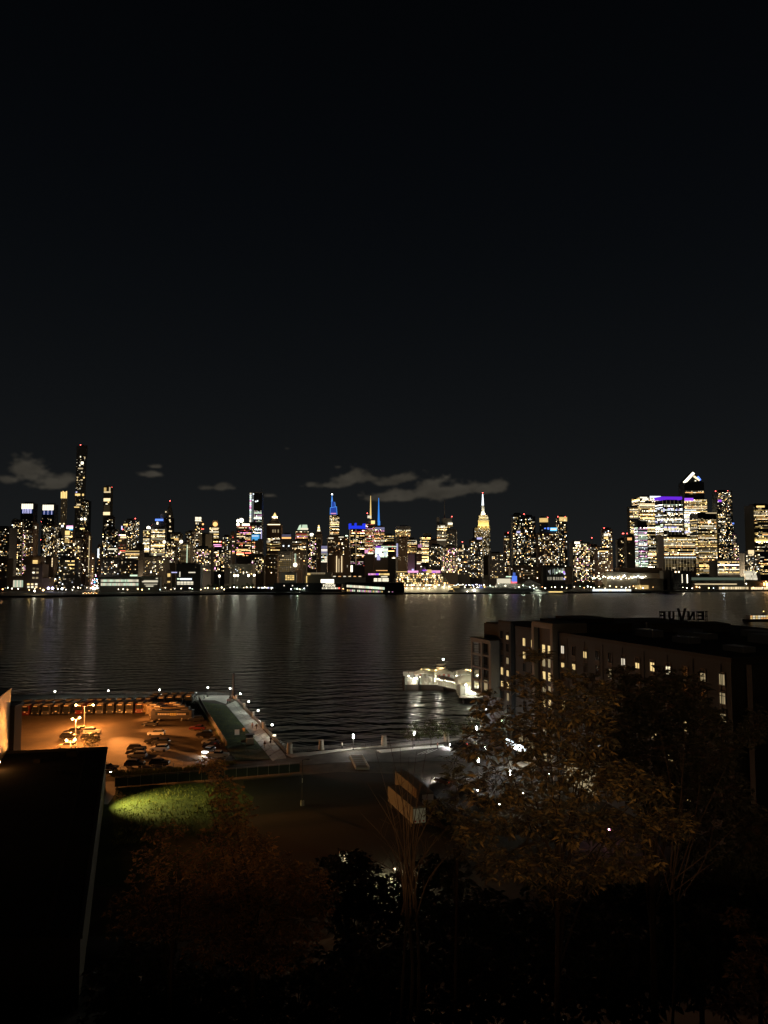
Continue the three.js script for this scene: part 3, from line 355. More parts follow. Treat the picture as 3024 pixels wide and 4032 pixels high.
tower(of, 'gold and rose lit office block right of the slim square tower', 463, 496, 2100, 2150, 'red', { rot: .2, bot: 2200, more: (T) => { T.fp('light_strip', 'v', 1.8, 475, 479, 2071, 2085); T.fp('window_light', 'w', 1.4, 472, 495, 2112, 2119); } });
tower(ap, 'dark apartment tower with red roof beacons left of the gold offices', 487, 540, 2048, 2200, 'apt', { rot: -.3, bot: 2190, red: [[529, 2041], [472, 2083], [485, 2083]], more: (T) => T.fp('window_light', 'y', 1.6, 488, 508, 2063, 2068) });
tower(of, 'mid-rise offices with two bright horizontal bands of windows', 494, 550, 2168, 1850, 'off', { bot: 2250, more: (T) => { for (const [y, c] of [[2169, 'y'], [2178, 'w'], [2183, 'y']]) T.fp('light_band', c, .9, 494, 549, y, y + 2.6); } });
tower(bd, 'blank dark slab between the banded offices and the gold offices', 538, 563, 2144, 1900, null, { wall: wallTones[0] });
tower(bd, 'dense low apartment block right of the canyon foot', 398, 470, 2200, 1700, 'apt', { bot: 2262 });
tower(bd, 'low block with slim white lights behind the pier building', 470, 545, 2205, 1680, 'apd', { bot: 2262 });
tower('pier_building', 'long pier building with two bright rows of greenish windows', 393, 545, 2274, 1440, null, { deep: .2, wall: greyWall, cat: 'building', more: (T) => { for (const [ya, yb] of [[2282, 2291], [2296, 2306]]) for (const [xa, xb] of [[398, 430], [433, 460], [462, 503], [506, 542]]) for (let x = xa; x < xb; x += 5) T.fp('facade_glow', R() < .5 ? 'g' : 'W', pick([.5, .65, .8]), x, x + 4.6, ya, yb); T.fp('light_band', 'g', 1.1, 512, 541, 2263, 2269); T.pb('canopy', greyWall, 393, 545, 2276, 2279, T.d * 1.15); } });
tower('pier_building', 'low pier building with long dim window strips left of the trees', 549, 630, 2272, 1450, null, { deep: .3, wall: greyWall, cat: 'building', more: (T) => { for (const [xa, xb, ya, yb, l] of [[566, 622, 2285, 2288, .7], [560, 622, 2289, 2292, 1], [568, 620, 2299, 2302, .5], [575, 605, 2306, 2309, .9], [614, 622, 2276, 2279, .8]]) T.fp('facade_glow', 'W', l, xa, xb, ya, yb); } });
tower(of, 'bright gold office tower with a blue rooftop sign, main wing', 590, 650, 2079, 2250, 'bri', { bot: 2215, rot: .12, wall: wallTones[3], more: (T) => { T.pb('roof_block', T.wall, 594, 646, 2058, 2080, T.d * .6); T.pb('roof_block', T.wall, 612, 640, 2044, 2060, T.d * .4); T.pb('chimney', greyWall, 625, 635, 2022, 2046, 12); T.fp('sign_light', 'b', 1.6, 608, 639, 2043, 2051); T.fp('window_light', 'W', 2.2, 614, 620, 2055, 2065); mesh('flood_light', ball(5, T.X(645), T.Y(2134), T.d / 2 + 2), gl('W', 2), T.t); }, red: [[593, 2067]] });
tower(of, 'gold-banded office wing left of the blue rooftop sign', 563, 590, 2083, 2230, 'bri', { bot: 2175, wall: wallTones[3], more: (T) => { mesh('flood_light', ball(6, T.X(581), T.Y(2079), 0), gl('W', 4), T.t); T.fp('sign_light', 'b', .8, 566, 589, 2162, 2167); } });
tower(bd, 'apartment block full of small lights below the gold office wings', 564, 650, 2195, 1800, 'apt', { bot: 2262 });
{ const t = tower(sk, 'dark tapering tower ending in a slender pointed spire', 645, 679, 2040, 3300, null, { noroof: true, wall: wallTones[1], more: (T) => { const g = (ya, yb, ra, rb2) => cyl(ra, rb2, T.Y(yb) - T.Y(ya), T.X(664), T.Y(ya), 0, 8); mesh('spire', [g(2042, 2005, T.w * .48, T.w * .28), g(2005, 1985, T.w * .26, T.w * .1), g(1985, 1971, T.w * .08, T.w * .02)], greyWall, T.t); for (const [x, y, l] of [[650, 2013, 1], [666, 2030, 1.2], [666, 2045, 1.4], [668, 2051, 1.1], [648, 2072, .8], [668, 2072, 1.1], [666, 2088, 1.3], [672, 2089, 1.2]]) T.fp('window_light', 'w', l, x, x + 5, y, y + 5); }, red: [[664, 1971]] }); }
tower(of, 'dark wide office block with a gold lit top floor right of the spire', 666, 716, 2101, 2350, 'apt', { rot: .15, bot: 2210, more: (T) => { for (let i = 0; i < 4; i++) T.fp('light_band', i % 2 ? 'o' : 'y', 1.2, 672, 700, 2118 + i * 3.4, 2120.4 + i * 3.4); mesh('flood_light', ball(5, T.X(711), T.Y(2133), T.d / 2 + 2), gl('W', 4), T.t); } });
tower(ap, 'apartment block with rose and gold windows below the spire', 652, 692, 2128, 1950, 'den', { bot: 2215 });
tower(of, 'office slab with a dimly glowing greenish facade grid', 712, 752, 2140, 1900, 'grid', { bot: 2225, wall: paleWall, more: (T) => T.fp('light_strip', 'g', .9, 736, 739, 2145, 2222) });
tower(sk, 'dark tower with a ribbed pale crown left of the beacon tower', 730, 768, 2094, 2450, 'apt', { bot: 2225, rot: -.2, more: (T) => { for (let i = 0; i < 9; i++) T.pb('crown_rib', paleWall, 735 + i * 3.6, 737 + i * 3.6, 2094, 2104, T.d * 1.02); } });
tower(sk, 'slim tower with a bright square lit top and coloured beacons', 766, 796, 2036, 2500, 'apt', { bot: 2165, rot: .2, more: (T) => { for (const x of [767, 779]) for (const y of [2036, 2045]) T.fp('crown_light', 'W', 1.4, x, x + 11, y, y + 7.5); T.fp('sign_light', 'o', 2.4, 794, 800, 2061, 2067); T.fp('sign_light', 'r', 2.4, 791, 801, 2081, 2085); } });
tower(bd, 'blank beige slab with one black vertical stripe', 782, 832, 2104, 2100, null, { bot: 2160, wall: paleWall, more: (T) => T.pb('recess', M.black, 796, 809, 2102, 2165, T.d + .6) });
tower(of, 'gold office tower with a glowing arched top', 821, 862, 2074, 2500, 'bri', { bot: 2130, rot: .15, more: (T) => { T.pb('roof_block', greyWall, 834, 855, 2048, 2075, T.d * .5); const a = mesh('arch_light', new THREE.CylinderGeometry(T.X(853) - T.X(844), T.X(853) - T.X(844), .6, 20).rotateX(Math.PI / 2).translate(T.X(845), T.Y(2064), T.d / 2 + .4), gl('o', 1.8), T.t); } });
tower(of, 'wide rose and gold lower wing under the arched office top', 820, 874, 2126, 2300, 'red', { bot: 2160, dens: .8 });
tower(bd, 'wide apartment block thick with warm windows left of the ball field', 768, 832, 2158, 1750, 'den', { bot: 2248 });
tower(bd, 'apartment block thick with warm windows behind the ball field lights', 832, 884, 2162, 1800, 'den', { bot: 2250, rot: .2 });
tower(of, 'mid-rise building with a long bright sign and two window rows by the shore', 694, 790, 2222, 1520, 'dim', { deep: .4, bot: 2240, wall: wallTones[1], more: (T) => { for (let i = 0; i < 5; i++) for (const [y, l] of [[2290, 1.1], [2297, .9]]) T.fp('facade_glow', 'W', l, 699 + i * 13, 710 + i * 13, y, y + 5); T.fp('facade_glow', 'g', 1.4, 699, 708, 2277, 2282); T.fp('sign_light', 'c', 1.7, 710, 756, 2277, 2283); T.fp('light_band', 'v', 1, 676, 698, 2252, 2256); T.fp('light_band', 'W', .9, 743, 770, 2252, 2256); for (let i = 0; i < 4; i++) T.fp('window_light', 'W', 1.2, 707, 711, 2252 + i * 5, 2255 + i * 5); } });
tower(bd, 'narrow building with a yellow lit shaft beside the shore trees', 658, 674, 2250, 1540, null, { wall: brownWall, more: (T) => { T.fp('window_light', 'y', 1, 660, 671, 2258, 2271); T.fp('window_light', 'y', .9, 660, 671, 2288, 2294); } });
tower(of, 'dark stepped block with warm top right of the arched office', 876, 910, 2112, 2100, 'apt', { bot: 2235 });
tower(of, 'narrow gold-lit tower left of the white-lamped office slab', 908, 926, 2098, 2250, 'red', { bot: 2185 });
tower(of, 'dark office slab with orange bands and white roof floodlights', 926, 990, 2062, 2400, 'red', { rot: .15, bot: 2190, wall: wallTones[3], dens: .55, more: (T) => { for (const [x, y, r] of [[934, 2051, 5], [947, 2049, 7], [934, 2065, 5]]) mesh('flood_light', ball(r, T.X(x), T.Y(y), T.d / 2), gl('W', 4), T.t); T.fp('light_band', 'W', 3, 950, 979, 2062, 2070); T.fp('light_band', 'y', 1.3, 925, 974, 2163, 2167); } });
tower(sk, 'tall tower under construction with a white light strip and blue screen', 984, 1032, 1940, 2750, null, { wall: darkGlass, noroof: true, more: (T) => { for (let i = 0; i < 16; i++) T.fp('light_strip', pick('ckWgc'.split('')), rr(.9, 2), 984, 990, 1941 + i * 7.2, 1947 + i * 7.2); T.fp('light_strip', 'c', .12, 991, 999, 1945, 2055); T.fill(T.q, 0, T.X(1001), T.X(1031), T.Y(2055), T.Y(2010), T.d / 2 + .3, STY.gls); T.fill(T.q, 0, T.X(1004), T.X(1032), T.Y(2100), T.Y(2070), T.d / 2 + .3, STY.gls, { dens: .9 }); T.fill(T.q, 0, T.X(990), T.X(1003), T.Y(2098), T.Y(2070), T.d / 2 + .3, STY.bri); for (const [x, y] of [[995, 1943], [994, 1967], [1005, 1972], [1012, 1970]]) T.fp('window_light', 'c', 1.8, x, x + 5, y, y + 5); T.fp('screen_light', 'B', .75, 990, 1024, 2105, 2128, T.d / 2 + 3); T.fp('screen_light', 'c', 1.1, 993, 1020, 2109, 2112, T.d / 2 + 3.6); T.fp('light_strip', 'v', .8, 1029, 1033, 2088, 2124); mesh('crane_mast', bar(V(T.X(1024), T.h, 0), V(T.X(1027), T.Y(1921), 0), 1.1), greyWall, T.t); T.pb('roof_frame', greyWall, 984, 1032, 1938, 1940, T.d); } });
tower(of, 'narrow orange-windowed tower below the blue screen', 992, 1006, 2129, 2300, 'red', { bot: 2178, dens: .8 });
tower(of, 'grey office block with dim bands right of the blue screen', 1006, 1034, 2128, 2250, 'off', { bot: 2180, dens: .3 });
tower(sk, 'brown tower with a pyramid roof and a glowing golden lantern', 1050, 1107, 2066, 2600, 'off', { bot: 2190, wtop: 2115, noroof: true, wall: brownWall, more: (T) => { mesh('pyramid_roof', new THREE.CylinderGeometry(T.w * .16, T.w * .62, T.Y(2036) - T.Y(2064), 4, 1).rotateY(Math.PI / 4).translate(0, (T.Y(2036) + T.Y(2064)) / 2, 0), brownWall, T.t); mesh('lantern_light', new THREE.ConeGeometry(T.w * .19, T.Y(2016) - T.Y(2034), 4).rotateY(Math.PI / 4).translate(0, (T.Y(2016) + T.Y(2034)) / 2, 0), gl('y', 1.6), T.t); mesh('lantern_light', cyl(T.w * .17, T.w * .19, T.Y(2032) - T.Y(2042), 0, T.Y(2042), 0, 8), gl('w', 4.5), T.t); T.fp('light_band', 'w', 2.6, 1054, 1103, 2062.5, 2067); for (const x of [1073, 1082, 1094]) T.fp('window_light', 'w', .35, x, x + 4, 2085, 2097); } });
tower(bd, 'block with a lilac lit roof edge and orange band', 1108, 1146, 2104, 2200, null, { wall: wallTones[3], more: (T) => { T.fp('light_band', 'v', .12, 1110, 1146, 2104, 2114); T.fp('light_band', 'o', 1.5, 1110, 1146, 2115, 2121); for (const [x, y] of [[1114, 2147], [1135, 2147]]) T.fp('window_light', 'c', 2.2, x, x + 5, y, y + 5); } });
tower(bd, 'pale gridded apartment slab dimly lit all over its front', 1094, 1150, 2172, 1750, 'grid', { bot: 2252, wall: greyWall });
tower(bd, 'row of low apartment houses lit from the ball field', 905, 995, 2222, 1640, 'apt', { bot: 2262, wall: paleWall });
tower(bd, 'brown apartment block with orange windows left of the gridded slab', 990, 1040, 2190, 1700, 'den', { bot: 2258 }); tower(bd, 'dark brown tower with a coloured light column below the pyramid roof', 1034, 1092, 2190, 1720, 'apd', { bot: 2258, wall: brownWall, more: (T) => { for (let i = 0; i < 10; i++) T.fp('window_light', i < 5 ? 'v' : 'y', .9, 1034, 1040, 2195 + i * 6.5, 2199 + i * 6.5); } });
tower(sk, 'office tower with angular crown glowing green', 1160, 1216, 2088, 2550, 'red', { rot: .15, bot: 2130, dens: .75, more: (T) => { const e = (pts, n2) => mesh('crown_panel', new THREE.ExtrudeGeometry(shapeOf(pts.map(([x, y]) => [T.X(x), T.Y(y)])), { depth: 6, bevelEnabled: false }).translate(0, 0, T.d / 2 - 6), gl('g', n2), T.t); e([[1168, 2086], [1176, 2068], [1183, 2066], [1181, 2086]], .9); e([[1181, 2086], [1188, 2066], [1206, 2066], [1209, 2086]], .75); mesh('light_band', bx(T.X(1210) - T.X(1181), 6, 2, (T.X(1210) + T.X(1181)) / 2, T.Y(2086), T.d / 2 + 1), gl('W', 1), T.t); } });  // crown panels glow themselves in place of floodlighting
tower(of, 'grey-topped block with gold bands below the green crown', 1150, 1206, 2128, 2250, 'off', { bot: 2225, wall: wallTones[4], dens: .45 });
tower(bd, 'slim brown slab with a lit stair column left of the dense dark tower', 1155, 1190, 2172, 1850, 'apd', { bot: 2250, wall: brownWall, more: (T) => { for (let i = 0; i < 11; i++) T.fp('window_light', 'g', .7, 1160, 1166, 2180 + i * 5, 2183 + i * 5); mesh('flood_light', ball(5, T.X(1163), T.Y(2224), T.d / 2 + 2), gl('W', 3), T.t); } });
tower(ap, 'dark tower dense with square windows and a white rooftop lamp', 1212, 1246, 2112, 1950, 'den', { bot: 2240, wall: wallTones[3], more: (T) => mesh('flood_light', ball(6, T.X(1226), T.Y(2108), 0), gl('W', 4), T.t) });
tower(sk, 'stone setback tower with a stacked glowing lantern top', 1240, 1268, 2104, 2700, null, { wall: brownWall, more: (T) => { T.pb('setback', T.wall, 1244, 1264, 2092, 2106, T.d * .7); for (let i = 0; i < 4; i++) mesh('lantern_light', ball(5.5 - i * .8, T.X(1254), T.Y(2090 - i * 6.6), 0, 10), gl(i % 2 ? 'y' : 'W', 1.6), T.t); for (const x of [1244, 1249, 1254, 1259]) T.fp('window_light', 'w', .2, x, x + 3, 2118, 2128); } });
tower(bd, 'plain brown tower shaft below the stacked lantern tower', 1246, 1264, 2126, 2400, 'dim', { wall: brownWall, bot: 2200 });
tower(of, 'bluish white banded tower glowing beside the theatre district', 1264, 1292, 2150, 2200, 'cool', { bot: 2215, dens: .9, more: (T) => { T.fp('screen_light', 'B', 1.2, 1288, 1294, 2176, 2190); T.fp('screen_light', 'W', .9, 1278, 1291, 2198, 2212); for (let i = 0; i < 6; i++) T.fp('light_band', 'v', .5, 1265, 1290, 2150 + i * 5, 2152.5 + i * 5); } });
tower(sk, 'tapered glass skyscraper with a stepped blue crown and needle', 1296, 1336, 2026, 4000, 'bri', { bot: 2115, noroof: true, wall: darkGlass, rot: .1, more: (T) => { const blue = glow(C(.05, .14, .85), .42); const blue2 = glow(C(.1, .35, 1), 1); const e = (pts, dp) => mesh('crown_light', new THREE.ExtrudeGeometry(shapeOf(pts.map(([x, y]) => [T.X(x), T.Y(y)])), { depth: dp, bevelEnabled: false }).translate(0, 0, -dp / 2), blue, T.t); e([[1298, 2027], [1299, 1999], [1323, 1994], [1326, 2027]], 40); e([[1303, 1998], [1304, 1973], [1316, 1976], [1319, 1996]], 26); for (const [a2, b2] of [[[1298.5, 2026], [1299, 1999]], [[1299, 1999], [1324, 1995]], [[1303.5, 1997], [1304, 1973]], [[1316.5, 1977], [1319, 1996]], [[1325.5, 2026], [1323.5, 1996]]]) mesh('edge_light', bar(V(T.X(a2[0]), T.Y(a2[1]), 21), V(T.X(b2[0]), T.Y(b2[1]), 21), 1.4), blue2, T.t); mesh('spire_light', cyl(5, 1, T.Y(1947) - T.Y(1974), T.X(1306), T.Y(1974), 0, 6), blue2, T.t); mesh('tip_light', ball(4.2, T.X(1306), T.Y(1945), 0, 8), gl('c', 5), T.t); T.fp('light_band', 'k', .8, 1301, 1322, 2020, 2024); } });
tower('hotel_tower', 'dark hotel tower with three tall golden light strips', 1284, 1372, 2112, 2000, 'apd', { bot: 2185, wall: brownWall, rot: .1, more: (T) => { for (const [x, y0, l] of [[1321, 2189, 1.3], [1330, 2200, .6], [1341, 2189, 1.3]]) T.fp('light_strip', 'w', l, x, x + 3, y0, 2253, T.d / 2 + 3); T.fp('light_band', 'W', 1, 1290, 1310, 2117, 2121); T.fp('light_band', 'W', 1, 1330, 1350, 2113, 2116); mesh('flood_light', ball(4, T.X(1363), T.Y(2112), 0), gl('g', 4), T.t); T.fp('sign_light', 'o', 1.4, 1329, 1334, 2136, 2143); } });
tower(bd, 'plain brown block between the golden strips and the blue crown', 1356, 1380, 2160, 1950, 'dim', { wall: brownWall, bot: 2240 });
tower(of, 'office tower with an electric blue lit roof crown and corner fins', 1374, 1436, 2083, 2400, 'red', { bot: 2230, wall: wallTones[3], rot: .12, more: (T) => { const m = glow(C(.02, .05, 1), .85); for (const [xa, xb, ya, yb] of [[1376, 1434, 2070, 2082], [1373, 1381, 2061, 2082], [1396, 1402, 2059, 2082], [1428, 1437, 2061, 2082]]) mesh('crown_light', bx(T.X(xb) - T.X(xa), T.Y(ya) - T.Y(yb), T.d * .9, (T.X(xa) + T.X(xb)) / 2, T.Y(yb), 0), m, T.t); T.fp('light_strip', 'w', .3, 1398, 1400, 2085, 2225); T.fp('light_strip', 'w', .25, 1374, 1376, 2085, 2225); T.fp('sign_light', 'W', 2.4, 1378, 1386, 2226, 2252); } });
tower(sk, 'brightly lit office tower with a yellow spire and a red beacon', 1436, 1472, 2060, 2850, 'red', { bot: 2180, dens: .85, more: (T) => { mesh('roof_cap', new THREE.SphereGeometry(T.w * .52, 16, 8, 0, 6.3, 0, 1.57).scale(1, .5, .8).translate(0, T.h, 0), greyWall, T.t); spire(T, 1459, 2042, 1951, 3.4, gl('y', 1), 'spire_light'); T.fp('crown_light', 'y', 1.5, 1461, 1476, 2050, 2063); T.fp('window_light', 'W', .9, 1447, 1462, 2030, 2040); T.fp('screen_light', 'k', .8, 1436, 1450, 2164, 2178); }, red: [[1446, 2020]] });
tower(sk, 'lit office tower with a bright blue antenna mast', 1467, 1514, 2072, 2750, 'red', { bot: 2180, dens: .8, rot: .12, more: (T) => { const m = glow(C(.05, .3, 1), .9); spire(T, 1491, 2068, 1959, 4.2, m, 'mast_light'); T.pb('mast_base', greyWall, 1484, 1499, 2052, 2072, 16); mesh('mast_light', bx(T.X(1496) - T.X(1487), T.Y(2050) - T.Y(2068), 18, T.X(1491), T.Y(2068), 0), m, T.t); T.fp('sign_light', 'v', .3, 1475, 1512, 2076, 2086); } });
tower(of, 'glaring white and blue billboard block in the theatre district', 1476, 1528, 2150, 2300, 'cool', { bot: 2195, dens: .9, more: (T) => { for (const [xa, xb, ya, yb, c, l] of [[1478, 1502, 2158, 2182, 'c', 1.1], [1494, 1503, 2168, 2187, 'W', 4], [1484, 1497, 2184, 2205, 'v', .8], [1508, 1525, 2160, 2172, 'g', 1.2], [1510, 1524, 2174, 2190, 'c', .9], [1480, 1500, 2150, 2157, 'p', .6], [1500, 1562, 2150, 2154, 'g', .9], [1455, 1470, 2165, 2168, 'r', 1.3], [1448, 1470, 2176, 2181, 'W', 1.6]]) T.fp('screen_light', c, l, xa, xb, ya, yb, T.d / 2 + 1.5); } });
tower(of, 'office block with greenish top bands right of the blue mast', 1512, 1552, 2106, 2650, 'bri', { bot: 2132, dens: .8 }); tower(bd, 'dark sloping-roofed block below the greenish bands', 1508, 1558, 2136, 2350, 'red', { bot: 2200 });
tower(of, 'square framed-top office slab with a violet lit edge', 1558, 1617, 2073, 2700, 'off', { bot: 2112, wtop: 2086, wall: greyWall, rot: .1, dens: .8, more: (T) => T.fp('light_strip', 'v', .6, 1558, 1565, 2140, 2192) });
tower(bd, 'dark concave slab standing before the framed-top office', 1567, 1606, 2119, 2250, 'dim', { bot: 2220, wall: brownWall, rot: -.2 });
tower(of, 'gold-topped office block right of the dark concave slab', 1604, 1642, 2122, 2500, 'off', { bot: 2178, dens: .7 });
tower(bd, 'small floodlit lilac building low before the gold-topped block', 1606, 1633, 2184, 2000, null, { wall: std({ color: C(.5, .4, .45) }), more: (T) => { for (const x of [1612, 1627]) { mesh('flood_light', ball(1, T.X(x), 8, T.d / 2 + 16, 8), gl('k', 5), T.t); const l = lamp(V(T.X(x), 9, T.d / 2 + 17), C(1, .5, .85), 900, 1); l.name = 'facade_flood_bulb'; T.t.add(l); } } });
tower(of, 'stepped tower with alternating bright window bands', 1655, 1696, 2112, 2550, 'bri', { bot: 2215, rot: .15, dens: .85, more: (T) => { T.pb('roof_block', greyWall, 1668, 1698, 2099, 2114, T.d * .6); T.fp('sign_light', 'k', .45, 1643, 1658, 2144, 2156); } });
tower(bd, 'dim gold striped slab left of the stepped banded tower', 1640, 1662, 2164, 2000, 'bri', { bot: 2240, dens: .3, wall: brownWall }); tower(bd, 'dark block with few lights right of the stepped banded tower', 1690, 1722, 2128, 2100, 'apd', { bot: 2240 });
tower(sk, 'bright yellow office tower topped by a tall thin antenna', 1720, 1760, 2066, 2750, 'bri', { bot: 2128, dens: .9, wall: greyWall, more: (T) => { T.pb('roof_block', greyWall, 1742, 1781, 2040, 2068, T.d * .7); T.pb('roof_block', greyWall, 1720, 1730, 2036, 2068, T.d * .5); spire(T, 1751.5, 2042, 1967, 2.2, greyWall, 'antenna'); T.fp('sign_light', 'W', 1.6, 1764, 1782, 2058, 2066); T.fill(T.q, 0, T.X(1760), T.X(1783), T.Y(2078), T.Y(2068), T.d * .4, STY.bri); }, red: [[1751.5, 2021], [1781, 2033]] });
tower(of, 'grey tower with a few cool windows right of the yellow office tower', 1757, 1802, 2088, 2500, 'apd', { bot: 2150, wall: greyWall, rot: -.2 });
tower(bd, 'dark brown block with a white pole of light before it', 1690, 1745, 2148, 1850, 'apt', { bot: 2230 }); tower(ap, 'apartment block with countless small windows behind the cruise ship', 1742, 1802, 2153, 1800, 'den', { bot: 2255, rot: .2 });
tower(ap, 'apartment tower with a red roof beacon left of the white-spired skyscraper', 1800, 1850, 2155, 1820, 'apt', { bot: 2262, red: [[1823, 2133]], more: (T) => { T.pb('roof_pole', greyWall, 1821, 1825, 2140, 2158, 5); T.fp('light_strip', 'w', 1, 1821, 1825, 2145, 2158); T.fp('light_band', 'w', .8, 1802, 1825, 2165, 2171); } });
tower(ap, 'broad apartment tower with warm windows before the white-spired skyscraper', 1848, 1906, 2125, 1850, 'apt', { bot: 2275, rot: -.2, more: (T) => T.fp('sign_light', 'v', .9, 1882, 1902, 2116, 2124) });
tower(sk, 'famous stepped skyscraper with golden crown and glowing white spire', 1869, 1930, 2078, 4050, 'apt', { bot: 2190, noroof: true, wall: wallTones[0], more: (T) => {
  const stoneM = std({ color: C(.62, .58, .5), roughness: .8 }), tier = (nm, m, xa, xb, ya, yb, dp) => mesh(nm, bx(T.X(xb) - T.X(xa), T.Y(ya) - T.Y(yb), dp, (T.X(xa) + T.X(xb)) / 2, T.Y(yb), 0), m, T.t); T.pb('setback', T.wall, 1881, 1930, 2072, 2080, T.d * .8);
  for (let i = 0; i < 9; i++) tier('crown_pier', stoneM, 1883 + i * 5, 1886.6 + i * 5, 2047, 2072, 48); tier('crown', stoneM, 1884, 1927, 2046, 2072.5, 43); tier('crown', stoneM, 1887, 1924, 2034, 2046, 40); tier('crown', wallTones[0], 1888, 1922, 2027, 2034, 36);
  mesh('mast', [cyl((T.X(1918) - T.X(1893)) / 2, (T.X(1912) - T.X(1898)) / 2, T.Y(2008) - T.Y(2026), T.X(1905), T.Y(2026), 0, 12), cyl((T.X(1912) - T.X(1898)) / 2, (T.X(1910) - T.X(1899)) / 2, T.Y(1988) - T.Y(2008), T.X(1905), T.Y(2008), 0, 12)], std({ color: C(.75, .75, .72), roughness: .6 }), T.t); mesh('spire_light', cyl((T.X(1909) - T.X(1900)) / 2, 2.2, T.Y(1943) - T.Y(1988), T.X(1905), T.Y(1988), 0, 8), gl('c', 2), T.t);
  for (const [x, y, z, c, I] of [[1890, 2076, 46, [1, .72, .2], 4600], [1905, 2076, 46, [1, .72, .2], 4600], [1920, 2076, 46, [1, .72, .2], 4600], [1896, 2030, 32, [1, .72, .25], 1500], [1914, 2030, 32, [1, .72, .25], 1500], [1900, 2024, 36, [1, .97, .8], 3600], [1910, 2024, 36, [1, .97, .8], 3600]]) { mesh('flood_light', ball(1.4, T.X(x), T.Y(y), z, 8), glow(C(...c), 5), T.t); const l = lamp(V(T.X(x), T.Y(y) + 2, z + 1.5), C(...c), I, 1.2); l.name = 'crown_flood_bulb'; T.t.add(l); } }, red: [[1905, 1938]] });
tower(bd, 'low dark blocks with thin lights right of the white-spired skyscraper', 1928, 1988, 2180, 1800, 'apd', { bot: 2280 });
tower(ap, 'slim dark tower with twin red beacons and a gold lit top', 1985, 2008, 2102, 2050, 'apt', { bot: 2260, red: [[1997, 2097], [2002, 2097]], more: (T) => T.fp('light_band', 'y', .8, 1985, 2004, 2121, 2126) });
tower(ap, 'tall dark residential slab with scattered lights, left half of a pair', 2018, 2062, 2026, 1900, 'apt', { bot: 2245, red: [[2022, 2027], [2050, 2023]], wall: darkGlass, more: (T) => T.fp('sign_light', 'v', .9, 2033, 2048, 2091, 2099) });
tower(ap, 'tall dark residential slab with scattered lights, right half of a pair', 2060, 2108, 2034, 1930, 'apt', { bot: 2245, red: [[2067, 2023]], wall: darkGlass });
tower(bd, 'dark low block with few windows between the residential slabs', 2104, 2122, 2130, 1950, 'apd', { bot: 2250 });
tower(ap, 'gold-topped residential tower with red beacons, left of two', 2124, 2162, 2040, 1950, 'apd', { bot: 2110, rot: -.2, red: [[2139, 2036], [2159, 2037]], more: (T) => { for (let i = 0; i < 4; i++) T.fp('crown_light', 'y', .95, 2127, 2160, 2040 + i * 4.2, 2043.4 + i * 4.2); } });
tower(ap, 'gold-topped residential tower with red beacons, right of two', 2194, 2233, 2036, 1950, 'apt', { bot: 2250, rot: .2, red: [[2199, 2034], [2210, 2033], [2230, 2034]], more: (T) => { for (let i = 0; i < 4; i++) T.fp('crown_light', 'y', .95, 2198, 2231, 2036 + i * 4.2, 2039.4 + i * 4.2); } });
tower(of, 'mid-rise tower carrying a bright sky-blue rooftop sign', 2118, 2196, 2098, 1900, 'apt', { bot: 2225, more: (T) => { T.fp('sign_light', 'B', 2, 2167, 2193, 2078, 2090); T.fp('sign_light', 'W', 1, 2168, 2190, 2081, 2087, T.d / 2 + .8); T.fp('sign_light', 'b', 1.2, 2143, 2150, 2078, 2083); T.fp('sign_light', 'b', 1.2, 2155, 2163, 2077, 2085); T.pb('sign_frame', greyWall, 2166, 2192, 2090, 2104, 8); }, red: [[2158, 2100], [2188, 2163]] });
tower(bd, 'dark low blocks left of the convention glass hall', 2010, 2120, 2232, 1640, 'apd', { bot: 2285, deep: .4, wall: brownWall, more: (T) => { for (const y of [2253, 2261]) T.fp('light_band', 'w', .1, 2040, 2106, y, y + 2); } });
tower('glass_hall', 'long glass hall with vertical ribs and green and violet lights inside', 2138, 2252, 2232, 1600, null, { deep: .4, wall: wallTones[1], cat: 'building', more: (T) => { for (let i = 0; i < 26; i++) { const x = 2152 + i * 3; T.pb('facade_rib', greyWall, x, x + .9, 2234, 2290, T.d + 1); if (R() < .75) T.fp('facade_glow', pick('WgWc'.split('')), rr(.15, .7), x + 1, x + 2.8, rr(2236, 2250), rr(2252, 2266), T.d / 2 + .2); if (R() < .6) T.fp('facade_glow', 'W', rr(.2, .8), x + 1, x + 2.8, 2272, 2284, T.d / 2 + .2); } for (const [x, y, c] of [[2188, 2252, 'g'], [2200, 2246, 'g'], [2210, 2249, 'g'], [2216, 2250, 'p'], [2219, 2256, 'v'], [2222, 2270, 'y'], [2218, 2276, 'v']]) T.fp('colour_light', c, 1.3, x, x + 6, y, y + 6, T.d / 2 + 1); T.pb('end_wall', brownWall, 2224, 2252, 2234, 2300, T.d + 1.4); } });
tower(ap, 'apartment tower with white rooftop floodlights right of the gold-topped pair', 2254, 2322, 2136, 1850, 'den', { bot: 2292, red: [[2295, 2129]], more: (T) => { T.fp('flood_light', 'W', 2.4, 2262, 2283, 2133, 2141); for (const x of [2268, 2282]) T.fp('flood_light', 'W', 2, x, x + 4, 2144, 2153); } });
tower(ap, 'apartment tower with a red-tipped antenna pole left of the beaconed tower', 2322, 2368, 2150, 1880, 'apt', { bot: 2292, red: [[2336, 2117], [2325, 2150], [2333, 2149]], more: (T) => { spire(T, 2336, 2150, 2118, 1.2, greyWall, 'antenna'); for (const x of [2346, 2353]) mesh('rooftop_light', ball(1.6, T.X(x), T.Y(2147), 0, 8), gl('y', 5), T.t); } });
